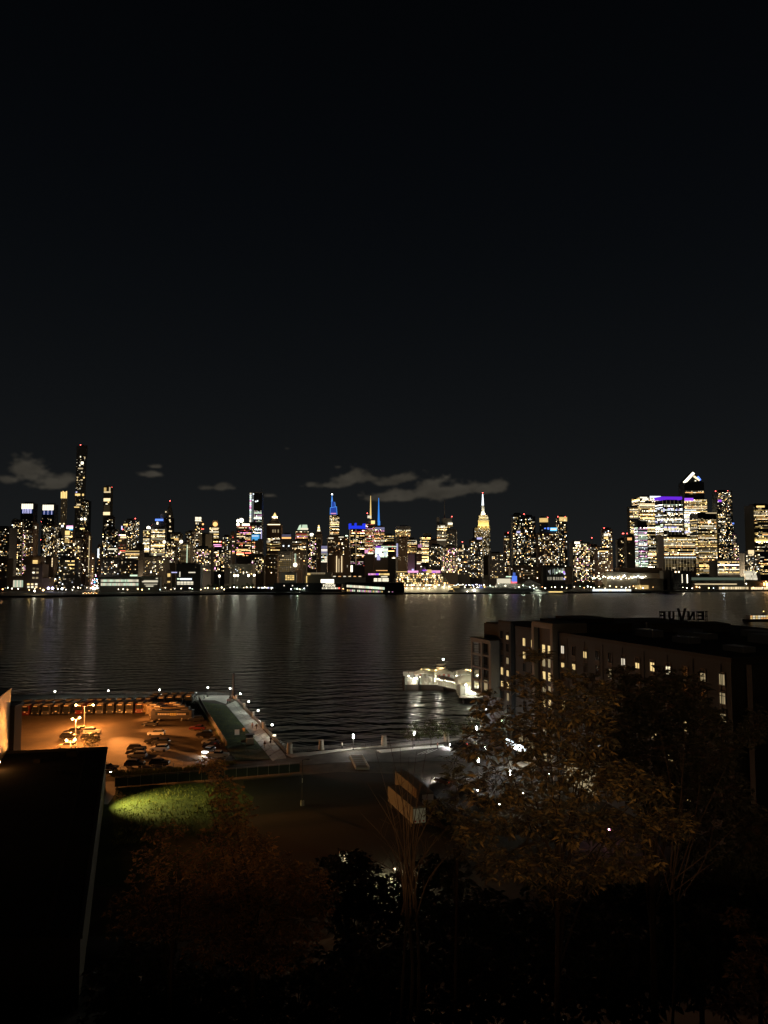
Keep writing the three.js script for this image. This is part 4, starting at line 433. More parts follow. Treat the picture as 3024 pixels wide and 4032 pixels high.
tower(ap, 'dark tower with three red beacons in a row on its roof', 2370, 2416, 2084, 1950, 'apt', { bot: 2290, rot: -.2, red: [[2384, 2078], [2391, 2078], [2399, 2078]], more: (T) => { T.fp('window_light', 'W', 1.4, 2381, 2398, 2101, 2110); T.fp('window_light', 'y', 1.2, 2381, 2397, 2114, 2122); } });
tower(bd, 'low block with a bright horizontal band before the three-beacon tower', 2352, 2412, 2166, 1750, 'apt', { bot: 2292, more: (T) => T.fp('light_band', 'y', 1.1, 2358, 2396, 2168, 2173) });
tower(bd, 'pair of plain dark slabs left of the glowing office cluster', 2432, 2468, 2124, 1950, 'apd', { bot: 2235 }); tower(ap, 'narrow black tower with a gold lit top room and red beacons', 2466, 2500, 2112, 1900, 'dim', { bot: 2235, wall: M.black, red: [[2456, 2100], [2460, 2100], [2474, 2100]], more: (T) => { for (const x of [2470, 2476, 2482]) T.fp('window_light', 'o', 1.2, x, x + 5, 2117, 2127); } });
// the glowing cluster at the right
tower(of, 'gold office wing at the left side of the glowing cluster', 2478, 2514, 1995, 2450, 'bri', { bot: 2240, wall: wallTones[3] });
tower(of, 'huge gold office tower with white top lights in the glowing cluster', 2510, 2606, 1955, 2500, 'bri', { bot: 2240, rot: .1, wall: wallTones[3], dens: .8, more: (T) => { T.fp('light_band', 'W', 1.5, 2514, 2544, 1957, 1962); T.fp('light_band', 'c', 1.5, 2555, 2600, 1953, 1959); T.fp('light_band', 'w', 1.5, 2510, 2600, 1988, 1993); } });
tower(of, 'glass tower shimmering green and violet before the gold offices', 2506, 2550, 2072, 2150, 'gls', { bot: 2232, rot: .15, dens: .95, wall: darkGlass, more: (T) => { T.pb('roof_block', M.black, 2508, 2548, 2052, 2073, T.d * .8); T.pb('plant_floor', M.black, 2504, 2552, 2163, 2169, T.d * 1.1); } });
tower(of, 'glass tower with a violet glowing roof crown', 2600, 2690, 1970, 2350, 'cool', { bot: 2110, wtop: 1985, wall: darkGlass, rot: .12, dens: .6, more: (T) => { const m = glow(C(.2, .03, 1), .75); mesh('crown_light', bx(T.X(2687) - T.X(2599), T.Y(1955) - T.Y(1966), T.d * .85, (T.X(2599) + T.X(2687)) / 2, T.Y(1966), 0), m, T.t); for (let i = 0; i < 6; i++) T.fp('light_strip', 'w', .14, 2602 + i * 16, 2603.4 + i * 16, 1970, 2110); }, red: [[2686, 1956]] });
tower(of, 'wide bright yellow office block at the foot of the violet-crowned tower', 2612, 2738, 2112, 2050, 'bri', { bot: 2186, deep: .5, dens: .95, more: (T) => { for (let x = 2614; x < 2736; x += 6) T.fp('facade_glow', 'c', 1.2, x, x + 4, 2193, 2197); for (let i = 0; i < 10; i++) T.fp('light_strip', 'w', .2, 2616 + i * 12, 2617.5 + i * 12, 2190, 2248); T.fill(T.q, 0, T.X(2616), T.X(2734), T.Y(2246), T.Y(2200), T.d / 2 + .2, STY.grid); } });
tower(sk, 'tallest glass tower of the cluster with a slanted white-edged peak', 2694, 2784, 1964, 2850, 'bri', { bot: 2150, wall: darkGlass, noroof: true, dens: .95, more: (T) => {
  T.pb('upper_shaft', darkGlass, 2699, 2776, 1898, 1966, T.d * .85); T.fill(T.q, 0, T.X(2701), T.X(2774), T.Y(1946), T.Y(1932), T.d * .43 + .3, STY.bri, { dens: 1 }); mesh('peak', new THREE.ExtrudeGeometry(shapeOf([[2699, 1899], [2738, 1858], [2765, 1890], [2774, 1899]].map(([x, y]) => [T.X(x), T.Y(y)])), { depth: T.d * .7, bevelEnabled: false }).translate(0, 0, -T.d * .35), darkGlass, T.t);
  mesh('edge_light', bar(V(T.X(2700), T.Y(1900), T.d * .36), V(T.X(2738), T.Y(1861), T.d * .36), 5.2), gl('W', 3), T.t); mesh('edge_light', bar(V(T.X(2738), T.Y(1874), T.d * .38), V(T.X(2760), T.Y(1890), T.d * .38), 3.2), gl('w', 1.8), T.t); mesh('edge_light', bar(V(T.X(2753), T.Y(1876), T.d * .38), V(T.X(2763), T.Y(1890), T.d * .38), 4), gl('b', 2), T.t); T.fp('light_band', 'p', 1.1, 2695, 2730, 1961, 1972); T.fp('light_band', 'c', 1, 2694, 2740, 2007, 2012); T.fill(T.q, 0, T.X(2692), T.X(2738), T.Y(2100), T.Y(2015), T.d / 2 + .4, STY.cool, { dens: .9 }); T.fp('window_light', 'W', 2, 2741, 2746, 1890, 1894, T.d * .4); } });
tower(of, 'dark office tower with gold bands and a pale lit roof edge', 2738, 2822, 2022, 2300, 'off', { bot: 2265, wtop: 2040, wall: M.black, rot: .1, dens: .8, more: (T) => { T.fp('light_band', 'w', .55, 2775, 2821, 2018, 2022); T.fp('window_light', 'W', 2.4, 2783, 2796, 2050, 2059); } });
tower(ap, 'slender dark tower at the right of the glowing cluster, flaring toward its base', 2823, 2882, 1934, 2500, 'apt', { bot: 2240, wall: darkGlass, red: [[2828, 1932], [2876, 1931]], more: (T) => { T.fill(T.q, 0, T.X(2824), T.X(2852), T.Y(2230), T.Y(2010), T.d / 2 + .4, STY.bri, { dens: .35 }); for (let i = 0; i < 4; i++) { const m = T.pb('flared_step', darkGlass, 2878, 2887 + i * 9, 2058 + i * 42, 2255, T.d * (.9 - i * .06)); T.fill(T.q, 0, T.X(2879 + (i ? i * 9 - 2 : 0)), T.X(2886 + i * 9), T.Y(2245), T.Y(2062 + i * 42), T.d * (.45 - i * .03) + .3, STY.den); } T.fp('sign_light', 'p', 1, 2826, 2840, 1968, 1976); T.fp('sign_light', 'b', 1.2, 2879, 2886, 2058, 2064); } });
tower(bd, 'gold-windowed low block at the foot of the flared tower', 2824, 2920, 2206, 2100, 'bri', { bot: 2262, dens: .7 });
tower(bd, 'grey apartment block with a pale lit roof sign near the right edge', 2932, 2992, 2178, 2050, 'apt', { bot: 2262, wall: greyWall, more: (T) => { T.fp('sign_light', 'w', 1.1, 2946, 2969, 2166, 2181); T.fp('light_band', 'w', .9, 2947, 2964, 2184, 2188); } });
tower(ap, 'curved-front tower with warm windows at the right edge of the picture', 2966, 3060, 1988, 2200, 'off', { bot: 2262, wall: M.black, more: (T) => { T.fp('light_band', 'y', 1.3, 2978, 3010, 1991, 1998); T.fp('light_band', 'y', 1.5, 2967, 3022, 2125, 2133); } });
// low waterfront at the right
tower('depot', 'flat beige depot with bright roof lamps below the glowing cluster', 2390, 2605, 2258, 1640, null, { deep: .3, wall: paleWall, cat: 'building', more: (T) => { T.pb('upper_block', brownWall, 2440, 2610, 2236, 2260, T.d * .8); T.pb('upper_block', paleWall, 2400, 2470, 2252, 2272, T.d * 1.05); for (let i = 0; i < 30; i++) mesh('roof_edge_light', ball(rr(.9, 1.7), T.X(2332 + i * 7.4 + rr(-2, 2)), T.Y(rr(2266, 2280)), T.d / 2 + 4, 8), gl(pick('WWcwg'.split('')), 7), T.t); } });
tower('shed', 'long beige shed wall beside the dark box building', 2520, 2628, 2280, 1560, null, { deep: .3, wall: paleWall, cat: 'building', more: (T) => { for (let i = 0; i < 3; i++) for (let k = 0; k < 11; k++) T.fp('facade_glow', 'y', rr(.7, 1.3), 2500 + k * 4.8, 2503.6 + k * 4.8, 2305 + i * 5, 2308.4 + i * 5, T.d / 2 + 1); } });
tower('vent_building', 'beige windowless tower block beside the dark box building', 2612, 2652, 2248, 1560, null, { wall: paleWall, deep: 1, cat: 'building' });
tower('vent_building', 'dark box building with two vertical strings of white dots', 2651, 2722, 2252, 1540, null, { wall: M.black, cat: 'building', more: (T) => { for (const [x, n] of [[2685, 9], [2705, 12]]) for (let i = 0; i < n; i++) mesh('dot_light', ball(.8, T.X(x), T.Y(2263 + i * 34 / n), T.d / 2 + .6, 8), gl('W', n > 10 ? 5 : 2), T.t); for (const x of [2660, 2673]) mesh('flood_light', ball(1.6, T.X(x), T.Y(2252), T.d / 2, 8), gl('w', 5), T.t); } });
tower('pier_shed', 'long low green-roofed pier shed with a thin light strip', 2720, 2930, 2272, 1560, null, { deep: .2, wall: greyWall, cat: 'building', more: (T) => { T.fp('light_band', 'g', .1, 2722, 2928, 2274, 2284); T.fp('light_band', 'w', .8, 2735, 2900, 2298, 2302); for (let i = 0; i < 14; i++) T.fp('facade_glow', 'w', rr(.4, 1.2), 2830 + i * 9, 2837 + i * 9, 2311, 2320); } });  // dim green band glows in place of light on the shed roof
tower('pier_shed', 'low shed with orange lights at the picture\'s right edge', 2955, 3060, 2288, 1550, null, { deep: .3, wall: brownWall, cat: 'building', more: (T) => { for (let i = 0; i < 12; i++) T.fp('facade_glow', 'w', 1.2, 2956 + i * 6.5, 2961.5 + i * 6.5, 2312, 2321); for (let i = 0; i < 9; i++) mesh('sodium_light', ball(rr(1, 2), T.X(rr(2998, 3022)), T.Y(rr(2290, 2306)), T.d / 2 + 3, 8), gl('o', 8), T.t); } });
{ // glowing curved canopy
  const t = thing('curved_canopy', 'white glowing canopy of wavy panels near the right edge', 'canopy'), g = []; const e = [[2925, 2247], [2970, 2247], [2984, 2284], [2937, 2282]].map(([x, y]) => at(x, y, 1500)); const lightPanel = gl('W', .62);
  for (let i = 0; i < 5; i++) for (let j = 0; j < 4; j++) { const q = (u, v) => e[0].clone().lerp(e[1], u).lerp(e[3].clone().lerp(e[2], u), v), c = q((i + .5) / 5, (j + .5) / 4), s = Math.sin(i * 1.6 + j) * 2; mesh('light_panel', rb(4.4, 4.4, 1.2, .3, c.x, c.y - 2.2, c.z + s), j === 1 || j === 3 ? gl('W', .8) : lightPanel, t); }
  mesh('mast', [bar(at(2934, 2284, 1500), at(2934, 2322, 1500).setY(2.4), .8), bar(at(2982, 2283, 1500), at(3005, 2296, 1500), 1), bar(at(3005, 2296, 1500), at(3005, 2322, 1500).setY(2.4), .8)], greyWall, t);
}
// low waterfront in the middle
tower('storage_block', 'large pale windowless storage block on the middle shore', 1222, 1306, 2256, 1600, null, { wall: paleWall, deep: .6, cat: 'building', more: (T) => { for (let i = 0; i < 9; i++) T.fp('facade_glow', 'w', .22, 1226 + i * 6.2, 1230.5 + i * 6.2, 2254, 2261); T.pb('low_wing', paleWall, 1199, 1224, 2266, 2330, T.d * .9); T.fp('light_strip', 'y', 1.1, 1206, 1209, 2268, 2297, T.d * .45 + 1); T.fp('window_light', 'y', .9, 1210, 1222, 2256, 2264); } });
tower('depot', 'low depot with a grid of square yellow windows on the middle shore', 1108, 1166, 2256, 1600, null, { wall: greyWall, deep: .5, cat: 'building', more: (T) => { for (let i = 0; i < 4; i++) for (let k = 0; k < 3; k++) T.fp('facade_glow', 'y', rr(.6, 1.3), 1124 + i * 9, 1131 + i * 9, 2265 + k * 7, 2270 + k * 7); } });
tower('shed', 'row of low grey sheds between the storage block and the ship', 1306, 1440, 2276, 1600, null, { wall: greyWall, deep: .3, cat: 'building', more: (T) => { for (let i = 0; i < 6; i++) T.fp('window_light', pick('wWo'.split('')), 1, 1312 + i * 20, 1322 + i * 20, 2268, 2271); } });
{ // billboard
  const p = at(1289, 2298, 1500), t = thing('billboard', 'bright white billboard above the middle pier', 'billboard', p); mesh('frame', bx(27, 9, 1.2, 0, 0, -.8), M.darkSteel, t); mesh('sign_face', bx(26, 8, .4, 0, .5, .1), gl('W', 2.6), t);
  for (const x of [-9, 0, 9]) mesh('leg', bx(.8, p.y - 2.4, .8, x, 2.4 - p.y, -.8), M.darkSteel, t);
}
const font = await new FontLoader().loadAsync('fonts/droid/droid_sans_bold.typeface.json');
const text = (s, size, depth = .1) => { const g = new TextGeometry(s, { font, size, depth, curveSegments: 4, bevelEnabled: false }); g.computeBoundingBox(); g.translate(-(g.boundingBox.max.x + g.boundingBox.min.x) / 2, 0, 0); return g; };
function pier(label, x0, x1, ytop, ybot, depth, o = {}) {
  const a = at(x0, ytop, depth), b = at(x1, ytop, depth), t = thing('pier_house', label, 'pier', V((a.x + b.x) / 2, 0, -depth - 20)), X = (px) => at(px, ytop, depth).x - t.position.x, Y = (py) => at(x0, py, depth).y, W = b.x - a.x;
  mesh('deck', bx(W + 6, 2, 46, 0, 1.2, 0), M.hull, t); mesh('wall', bx(W, a.y - 3.2, 40, 0, 3.2, 0), o.wall || M.hull, t); mesh('roof', bx(W + 1, .7, 41, 0, a.y, 0), M.hull, t); for (let i = 0; i <= 8; i++) mesh('pile', cyl(.6, .6, 3, -W / 2 + W * i / 8, -1.6, 22, 6), M.hull, t);
  const fp = (nm, h, l, xa, xb, ya, yb) => mesh(nm, bx(X(xb) - X(xa), Y(ya) - Y(yb), .4, (X(xa) + X(xb)) / 2, Y(yb), 20.4), gl(h, l), t); if (o.more) o.more({ t, X, Y, fp }); return t;
}
pier('black pier house with a faint row of lights left of the billboard', 1080, 1275, 2298, 2340, 1460, { more: (T) => { for (let i = 0; i < 11; i++) T.fp('facade_glow', 'g', rr(.2, .7), 1158 + i * 4, 1161 + i * 4, 2315 + i * .5, 2320 + i * .5); for (const x of [1117, 1150, 1208]) T.fp('window_light', 'W', 1.2, x, x + 4, 2304, 2308); } });
pier('low dark pier house with a red-ended lit strip under the billboard', 1266, 1345, 2302, 2340, 1440, { more: (T) => { for (let i = 0; i < 10; i++) T.fp('facade_glow', i > 8 ? 'r' : 'W', i > 8 ? 1.6 : rr(.5, 1.4), 1268 + i * 7.2, 1274 + i * 7.2, 2313, 2319); const s = mesh('sign_light', text('FUSION', 4.6, .4).translate(T.X(1296), T.Y(2310), 20.6), gl('W', 1.5), T.t); } });
pier('long dark pier house with two bright white window rows left of the ship', 1360, 1592, 2296, 2342, 1400, { more: (T) => { for (let i = 0; i < 22; i++) T.fp('facade_glow', pick('gWW'.split('')), rr(.7, 1.2), 1365 + i * 6.8, 1371.4 + i * 6.8, 2303 + i * .45, 2312 + i * .45); for (let i = 0; i < 27; i++) if (R() < .85) T.fp('facade_glow', pick('gyWk'.split('')), rr(.3, 1), 1366 + i * 6.8, 1371 + i * 6.8, 2321 + i * .3, 2328 + i * .3); } });
pier('dark pier shed low on the water right of the ball field', 880, 1082, 2318, 2338, 1440, { more: (T) => { for (const [x, w, c] of [[1015, 6, 'c'], [1028, 14, 'c'], [1046, 8, 'W'], [1054, 6, 'v'], [1065, 10, 'c']]) T.fp('facade_glow', c, 1.5, x, x + w, 2312, 2317); } });
tower('terminal_building', 'terminal building with white window rows and violet roof lights beside the ship', 1440, 1536, 2268, 1480, null, { wall: wallTones[3], deep: .4, cat: 'building', more: (T) => { for (const [y, l] of [[2277, 1.3], [2284, 1.3]]) for (const [xa, xb] of [[1472, 1486], [1489, 1502], [1505, 1530]]) T.fp('facade_glow', 'W', l, xa, xb, y, y + 5.5); T.fp('facade_glow', 'W', .8, 1500, 1526, 2268, 2273); for (let i = 0; i < 14; i++) T.fp('roof_light', i < 5 ? 'k' : i < 7 ? 'p' : 'y', rr(.7, 1.6), 1450 + i * 6, 1455 + i * 6, 2258, 2265, 0); T.fp('light_band', 'o', 1, 1480, 1526, 2245, 2248, 0); } });
{ // cruise ship
  const D = 1420, a = at(1540, 2340, D), b = at(1785, 2340, D), W = b.x - a.x, t = thing('cruise_ship', 'large white cruise ship with rows of lit decks at the middle pier', 'ship', V((a.x + b.x) / 2, 0, -D - 14)), X = (px) => at(px, 2300, D).x - t.position.x, Y = (py) => at(1660, py, D).y;
  const hullM = std({ color: C(.72, .7, .62), roughness: .5 }); mesh('hull', new THREE.ExtrudeGeometry(shapeOf([[-W / 2, Y(2308)], [-W / 2 + 4, .2], [W / 2 - 14, .2], [W / 2, Y(2306)]]), { depth: 26, bevelEnabled: true, bevelSize: .6, bevelThickness: 1.5, bevelSegments: 2 }).translate(0, 0, -13), hullM, t);
  mesh('boot_stripe', bx(W - 22, 1, 30, -4, .05, 0), M.hull, t); const lifeM = std({ color: C(.6, .2, .05) });
  for (let k = 0; k < 7; k++) { const y0 = 2307 - k * 7.4, xl = 1546 + k * 3.2, xr = 1770 - k * 5.5; mesh('deck', bx(X(xr) - X(xl), Y(y0 - 6.6) - Y(y0), 24 - k * 1.5, (X(xl) + X(xr)) / 2, Y(y0), 0), k % 2 ? hullM : greyWall, t); mesh('deck_edge', bx(X(xr) - X(xl) + 2, .5, 25.5 - k * 1.5, (X(xl) + X(xr)) / 2, Y(y0 - 7), 0), hullM, t);
    const q = new Quads(); for (let x = xl + 2; x < xr - 3; x += 4.2) if (R() < (k === 0 ? .95 : .6)) q.face(0, X(x), X(x + 3.1), Y(y0 - 1), Y(y0 - 5.4), 12.3 - k * .75, cellOf(pick((k === 0 ? 'WywW' : 'yywoW').split('')), wts([2, 4, 4, k ? 1 : 4]))); q.build('lit_windows', t); }
  for (let i = 0; i < 12; i++) mesh('lifeboat', rb(6, 2.2, 2.6, .9, X(1592 + i * 12), Y(2311), 15), i % 3 ? hullM : lifeM, t);
  for (const [xa, xb, ya, yb, c, l] of [[1606, 1648, 2247, 2255, 'k', 1.1], [1622, 1630, 2240, 2247, 'v', 1.2], [1700, 1735, 2246, 2256, 'k', .9], [1704, 1716, 2251, 2256, 'p', 1], [1680, 1700, 2243, 2256, 'y', .8], [1664, 1684, 2244, 2247, 'p', 1.2], [1560, 1604, 2250, 2253, 'y', .8], [1566, 1740, 2262, 2264, 'y', .9], [1762, 1784, 2316, 2322, 'y', 1.5], [1728, 1764, 2324, 2331, 'y', 1.2], [1700, 1788, 2302, 2304, 'o', 1.2]]) mesh('deck_light', bx(X(xb) - X(xa), Y(ya) - Y(yb), 1, (X(xa) + X(xb)) / 2, Y(yb), 8), gl(c, l), t);
  mesh('funnel', new THREE.CylinderGeometry(4, 6, 12, 12).scale(1, 1, 1.4).translate(X(1668), Y(2252) + 4, 0), hullM, t); mesh('mast', [cyl(.9, .5, Y(2155) - Y(2250), X(1745), Y(2250), 0, 8)], std({ color: C(.8, .8, .78) }), t); mesh('dome', ball(3.6, X(1745), Y(2246), 0, 12), hullM, t);
  for (const [x, y, I] of [[1574, 2308, 900], [1600, 2316, 900], [1622, 2316, 900], [1646, 2316, 900], [1668, 2316, 900], [1690, 2316, 900], [1712, 2308, 1300], [1746, 2310, 1300], [1768, 2309, 1300], [1745, 2236, 1800]]) { const g = mesh('flood_light', ball(.9, X(x), Y(y), y < 2300 ? 5 : 18, 8), gl('w', 9), t), l = lamp(V(X(x), Y(y) - 1.2, y < 2300 ? 6 : 19), C(1, .86, .55), I * .1, 1); l.name = 'ship_flood_bulb'; t.add(l); }
}
{ // museum warship with aircraft on deck
  const D = 1440, a = at(1786, 2338, D), b = at(2125, 2338, D), W = b.x - a.x, t = thing('museum_ship', 'long grey museum warship with parked aircraft and a blue-lit tower', 'ship', V((a.x + b.x) / 2, 0, -D - 14)), X = (px) => at(px, 2310, D).x - t.position.x, Y = (py) => at(1950, py, D).y, hm = std({ color: C(.3, .31, .31), roughness: .7 });
  mesh('hull', new THREE.ExtrudeGeometry(shapeOf([[-W / 2, Y(2318)], [-W / 2 + 6, .2], [W / 2 - 20, .2], [W / 2, Y(2318)]]), { depth: 24, bevelEnabled: false }).translate(0, 0, -12), hm, t); mesh('flight_deck', bx(W + 4, 1, 34, 0, Y(2318), 0), hm, t);
  mesh('island', [bx(X(2045) - X(1960), 8, 10, (X(2045) + X(1960)) / 2, Y(2318) + 1, -8), bx(X(2038) - X(2005), 9, 8, (X(2038) + X(2005)) / 2, Y(2318) + 9, -8)], M.white, t); mesh('radar_mast', cyl(1.6, 1, Y(2245) - Y(2298), X(2031), Y(2298), -8, 8), greyWall, t);
  for (const [xa, xb, ya, yb, c, l] of [[2022, 2042, 2268, 2296, 'b', .9], [2026, 2036, 2255, 2268, 'b', .5], [2018, 2042, 2291, 2297, 'r', 1.5], [1962, 2016, 2279, 2298, 'W', .75], [1998, 2020, 2269, 2273, 'g', 1.2], [1888, 1905, 2314, 2323, 'b', 1.1], [1788, 1812, 2306, 2336, 'y', .35]]) mesh('display_light', bx(X(xb) - X(xa), Y(ya) - Y(yb), .6, (X(xa) + X(xb)) / 2, Y(yb), -2.4), gl(c, l), t);
  for (let i = 0; i < 9; i++) { const x = X(1905 + i * 23), y = Y(2317) + 1; mesh('aircraft', [new THREE.ConeGeometry(1.2, 13, 8).rotateZ(Math.PI / 2 * (i % 2 ? 1 : -1)).translate(x, y + 2.2, rr(-3, 8)), bx(3, .3, 10, x, y + 2, rr(0, 4)), bx(.3, 3, 1.8, x + 4, y + 2.4, 3), cyl(.3, .3, 2.2, x, y - .2, 3, 6)], M.white, t); }
  for (const [x, y, I, c] of [[1840, 2329, 500, 'W'], [1868, 2324, 2600, 'W'], [1930, 2306, 1500, 'g'], [1990, 2306, 1500, 'W'], [2060, 2305, 1500, 'g'], [2100, 2306, 900, 'W'], [1905, 2303, 700, 'W']]) { mesh('flood_light', ball(I > 2000 ? 2 : .8, X(x), Y(y), 14, 8), gl(c, 14), t); const l = lamp(V(X(x), Y(y) + .5, 17), C(...HUE[c]), I * .12, 1); l.name = 'museum_flood_bulb'; t.add(l); }
  for (let i = 0; i < 16; i++) mesh('deck_edge_light', ball(rr(.5, .9), X(1790 + i * 7 + rr(-2, 2)), Y(rr(2300, 2306)), 8, 8), gl(pick('cWcv'.split('')), 8), t);
}
{ // gabled hangar and white boat
  const D = 1560, a = at(2050, 2304, D), b = at(2155, 2304, D), t = thing('gabled_hangar', 'pale gabled hangar with a dark roof behind the museum ship', 'building', V((a.x + b.x) / 2, 2.4, -D)), w = b.x - a.x, h = a.y - 2.4 + 2, k = at(2080, 2280, D).y - 2.4;
  mesh('wall', new THREE.ExtrudeGeometry(shapeOf([[-w / 2, 0], [w / 2 - 14, 0], [w / 2 - 14, h], [-w / 6, k], [-w / 2, h]]), { depth: 30, bevelEnabled: false }).translate(0, 0, -30), paleWall, t); for (let i = 0; i < 16; i++) mesh('wall_rib', bx(.3, h + 1, .4, -w / 2 + 1.5 + i * (w - 17) / 15, 0, .2), greyWall, t); mesh('roof', [plank(V(-w / 6, k + .5, 0), V(-w / 6, k + .5, -34), 2, .6), plank(V(w / 2 - 12, h + .4, -15), V(-w / 6, k + .6, -15), 34, .6), plank(V(-w / 2 - 1, h + .2, -15), V(-w / 6, k + .6, -15), 34, .6)], M.hull, t);
  const s = thing('white_yacht', 'white yacht floodlit green moored beside the museum ship', 'boat', at(2120, 2337, 1400).setY(.1)); mesh('hull', new THREE.ExtrudeGeometry(shapeOf([[-13, .2], [11, .2], [17, 3.8], [-14, 3]]), { depth: 6, bevelEnabled: true, bevelSize: .3, bevelThickness: .4 }).translate(0, 0, -3), M.white, s); mesh('cabin', [rb(14, 3, 5, .5, -2, 3.4), rb(7, 2.4, 4.2, .5, -3, 6.3)], M.white, s); mesh('cabin_window', [bx(12, 1, 5.2, -2, 4.4), bx(6, .8, 4.4, -3, 7.2)], M.glass, s); mesh('mast_light', ball(.9, -8, 10, 0, 8), gl('g', 6), s); mesh('mast', cyl(.2, .15, 3, -8, 7.4), M.white, s); const l = lamp(V(0, 9, 9), C(.9, 1, .75), 260, 1); l.name = 'yacht_bulb'; s.add(l);
  const f = thing('sightseeing_boat', 'low sightseeing boat glowing gold moored right of the yacht', 'boat', at(2188, 2336, 1400).setY(.1)); mesh('hull', rb(32, 2.4, 7, .8, 0, 0), M.white, f); mesh('cabin', rb(27, 3, 6, .6, -1, 2.4), M.white, f); for (let i = 0; i < 10; i++) mesh('facade_glow', bx(2.1, 1.6, .2, -12.5 + i * 2.6, 3.1, 3.1), gl('y', 1.6), f);
  const g = thing('dinner_boat', 'long boat strung with rows of white lights at the right shore', 'boat', at(2440, 2332, 1460).setY(.1)); mesh('hull', rb(118, 3, 9, .8, 0, 0), M.hull, g); mesh('cabin', rb(78, 5, 8, .6, -16, 3), M.white, g); for (let k = 0; k < 2; k++) for (let i = 0; i < 24; i++) mesh('facade_glow', rb(2.4, 1.5, .3, .1, -52 + i * 3.1, 3.5 + k * 2.3, 4.1), gl(pick('cWc'.split('')), 1.9), g);
}
// shore lamps
const lampHues = 'WWWWwwcgyo';
function shoreLamp(px, py, r, h, power) { const p = on(px, py, 2.6), y = 7, t = thing('shore_lamp', 'small glowing street lamp along the far shore', 'lamp', p, 0, 'street lamps along the far shore'); const lift = py < 2318 ? 10 : 5.5; mesh('pole', cyl(.16, .12, lift), M.darkSteel, t); mesh('globe_light', ball(r, 0, lift + r * .6, 0, 8), gl(h, 9), t); if (power) { const l = lamp(V(0, lift + r * .6, r + .3), C(...HUE[h]), power, r); l.name = 'shore_lamp_bulb'; t.add(l); } return t; }
for (let x = 10, i = 0; x < 3024; x += rr(9, 27), i++) shoreLamp(x, rr(2326, 2337) - x * .003, rr(.5, 1.25), lampHues[Math.floor(R() * 10)], i % 5 === 0 ? 160 : 0);
for (const [x, y, r, h] of [[43, 2316, 1.9, 'W'], [160, 2318, 2.2, 'W'], [190, 2330, 2.2, 'v'], [206, 2330, 2.2, 'v'], [244, 2332, 1.8, 'c'], [136, 2342, 1.6, 'W'], [170, 2338, 1.6, 'y'], [404, 2316, 1.6, 'c'], [428, 2313, 1.5, 'W'], [470, 2327, 2, 'W'], [1880, 2327, 1.6, 'W'], [1791, 2293, 1.8, 'W']]) shoreLamp(x, y, r, h, 220);
for (const [x, y] of [[864, 2268], [924, 2266], [936, 2266], [978, 2266], [1001, 2265]]) { const p = at(x, y, 1560), t = thing('field_floodlight', 'glaring white floodlight mast above the ball field trees', 'lamp', V(p.x, 2.6, p.z), 0, 'ball field floodlights'); mesh('pole', cyl(.5, .3, p.y - 2.6), M.steel, t); mesh('lamp_bank_light', [ball(2.1, 0, p.y - 2.6, 0, 10)], gl('W', 12), t); const l = lamp(V(0, p.y - 2.6, 3.4), C(.95, 1, .78), 420, 2); l.name = 'field_flood_bulb'; t.add(l); }
for (let i = 0; i < 34; i++) { const x = 372 + (R() + R() - 1) * 22, y = rr(2262, 2336), t = thing('canyon_lamp', 'small coloured street light crowded in the avenue canyon', 'lamp', at(x, y, 1480 + (2336 - y) * 6).setY(2.6), 0, 'street lights in the avenue canyon'), lift = Math.max(4, at(x, y, 1480 + (2336 - y) * 6).y - 2.6); mesh('pole', cyl(.15, .1, lift), M.darkSteel, t); mesh('globe_light', ball(rr(.6, i % 6 ? 1.5 : 3), 0, lift, 0, 8), gl(pick('WWWckorgBw'.split('')), i % 6 ? 6 : 9), t); if (i % 6 === 0) { const l = lamp(V(0, lift, 3.5), C(1, .85, .7), 500, 2); l.name = 'canyon_bulb'; t.add(l); } }
for (const [d, n, I, lift] of [[1720, 13, 7000, 9], [2060, 11, 12500, 12], [2620, 8, 24000, 14]]) for (let i = 0; i < n; i++) { const x = (i + .5 + rr(-.25, .25)) / n * 3024, p = at(x, 2200, d), t = thing('facade_fill_lamp', 'added fill lamp mostly hidden between the far towers', 'lamp', V(p.x, 2.6, -d), 0, 'added fill lamps between the far towers'); mesh('pole', cyl(.2, .14, lift), M.darkSteel, t); mesh('globe_light', ball(.9, 0, lift + .5, 0, 8), gl('w', 14), t); const l = lamp(V(0, lift + .5, 1.2), C(1, .74, .45), I, 1); l.name = 'facade_fill_bulb'; t.add(l); }  // added, mostly hidden lamps that fill in light on the far facades
{ // lit work boat in the canyon mouth
  const s = thing('work_boat', 'dark work boat strung with orange lights at the canyon mouth', 'boat', at(358, 2345, 1340).setY(.1)); mesh('hull', rb(30, 2.6, 7, .8, 0, 0), M.hull, s); mesh('wheelhouse', [rb(6, 5, 4, .4, 10, 2.6), bx(2, 3, 2, 9, 7.6)], paleWall, s); for (let i = 0; i < 9; i++) mesh('deck_light', ball(.6, -13 + i * 3, 3.4 + (i % 2), 2, 8), gl(i % 3 ? 'o' : 'w', 6), s);
}

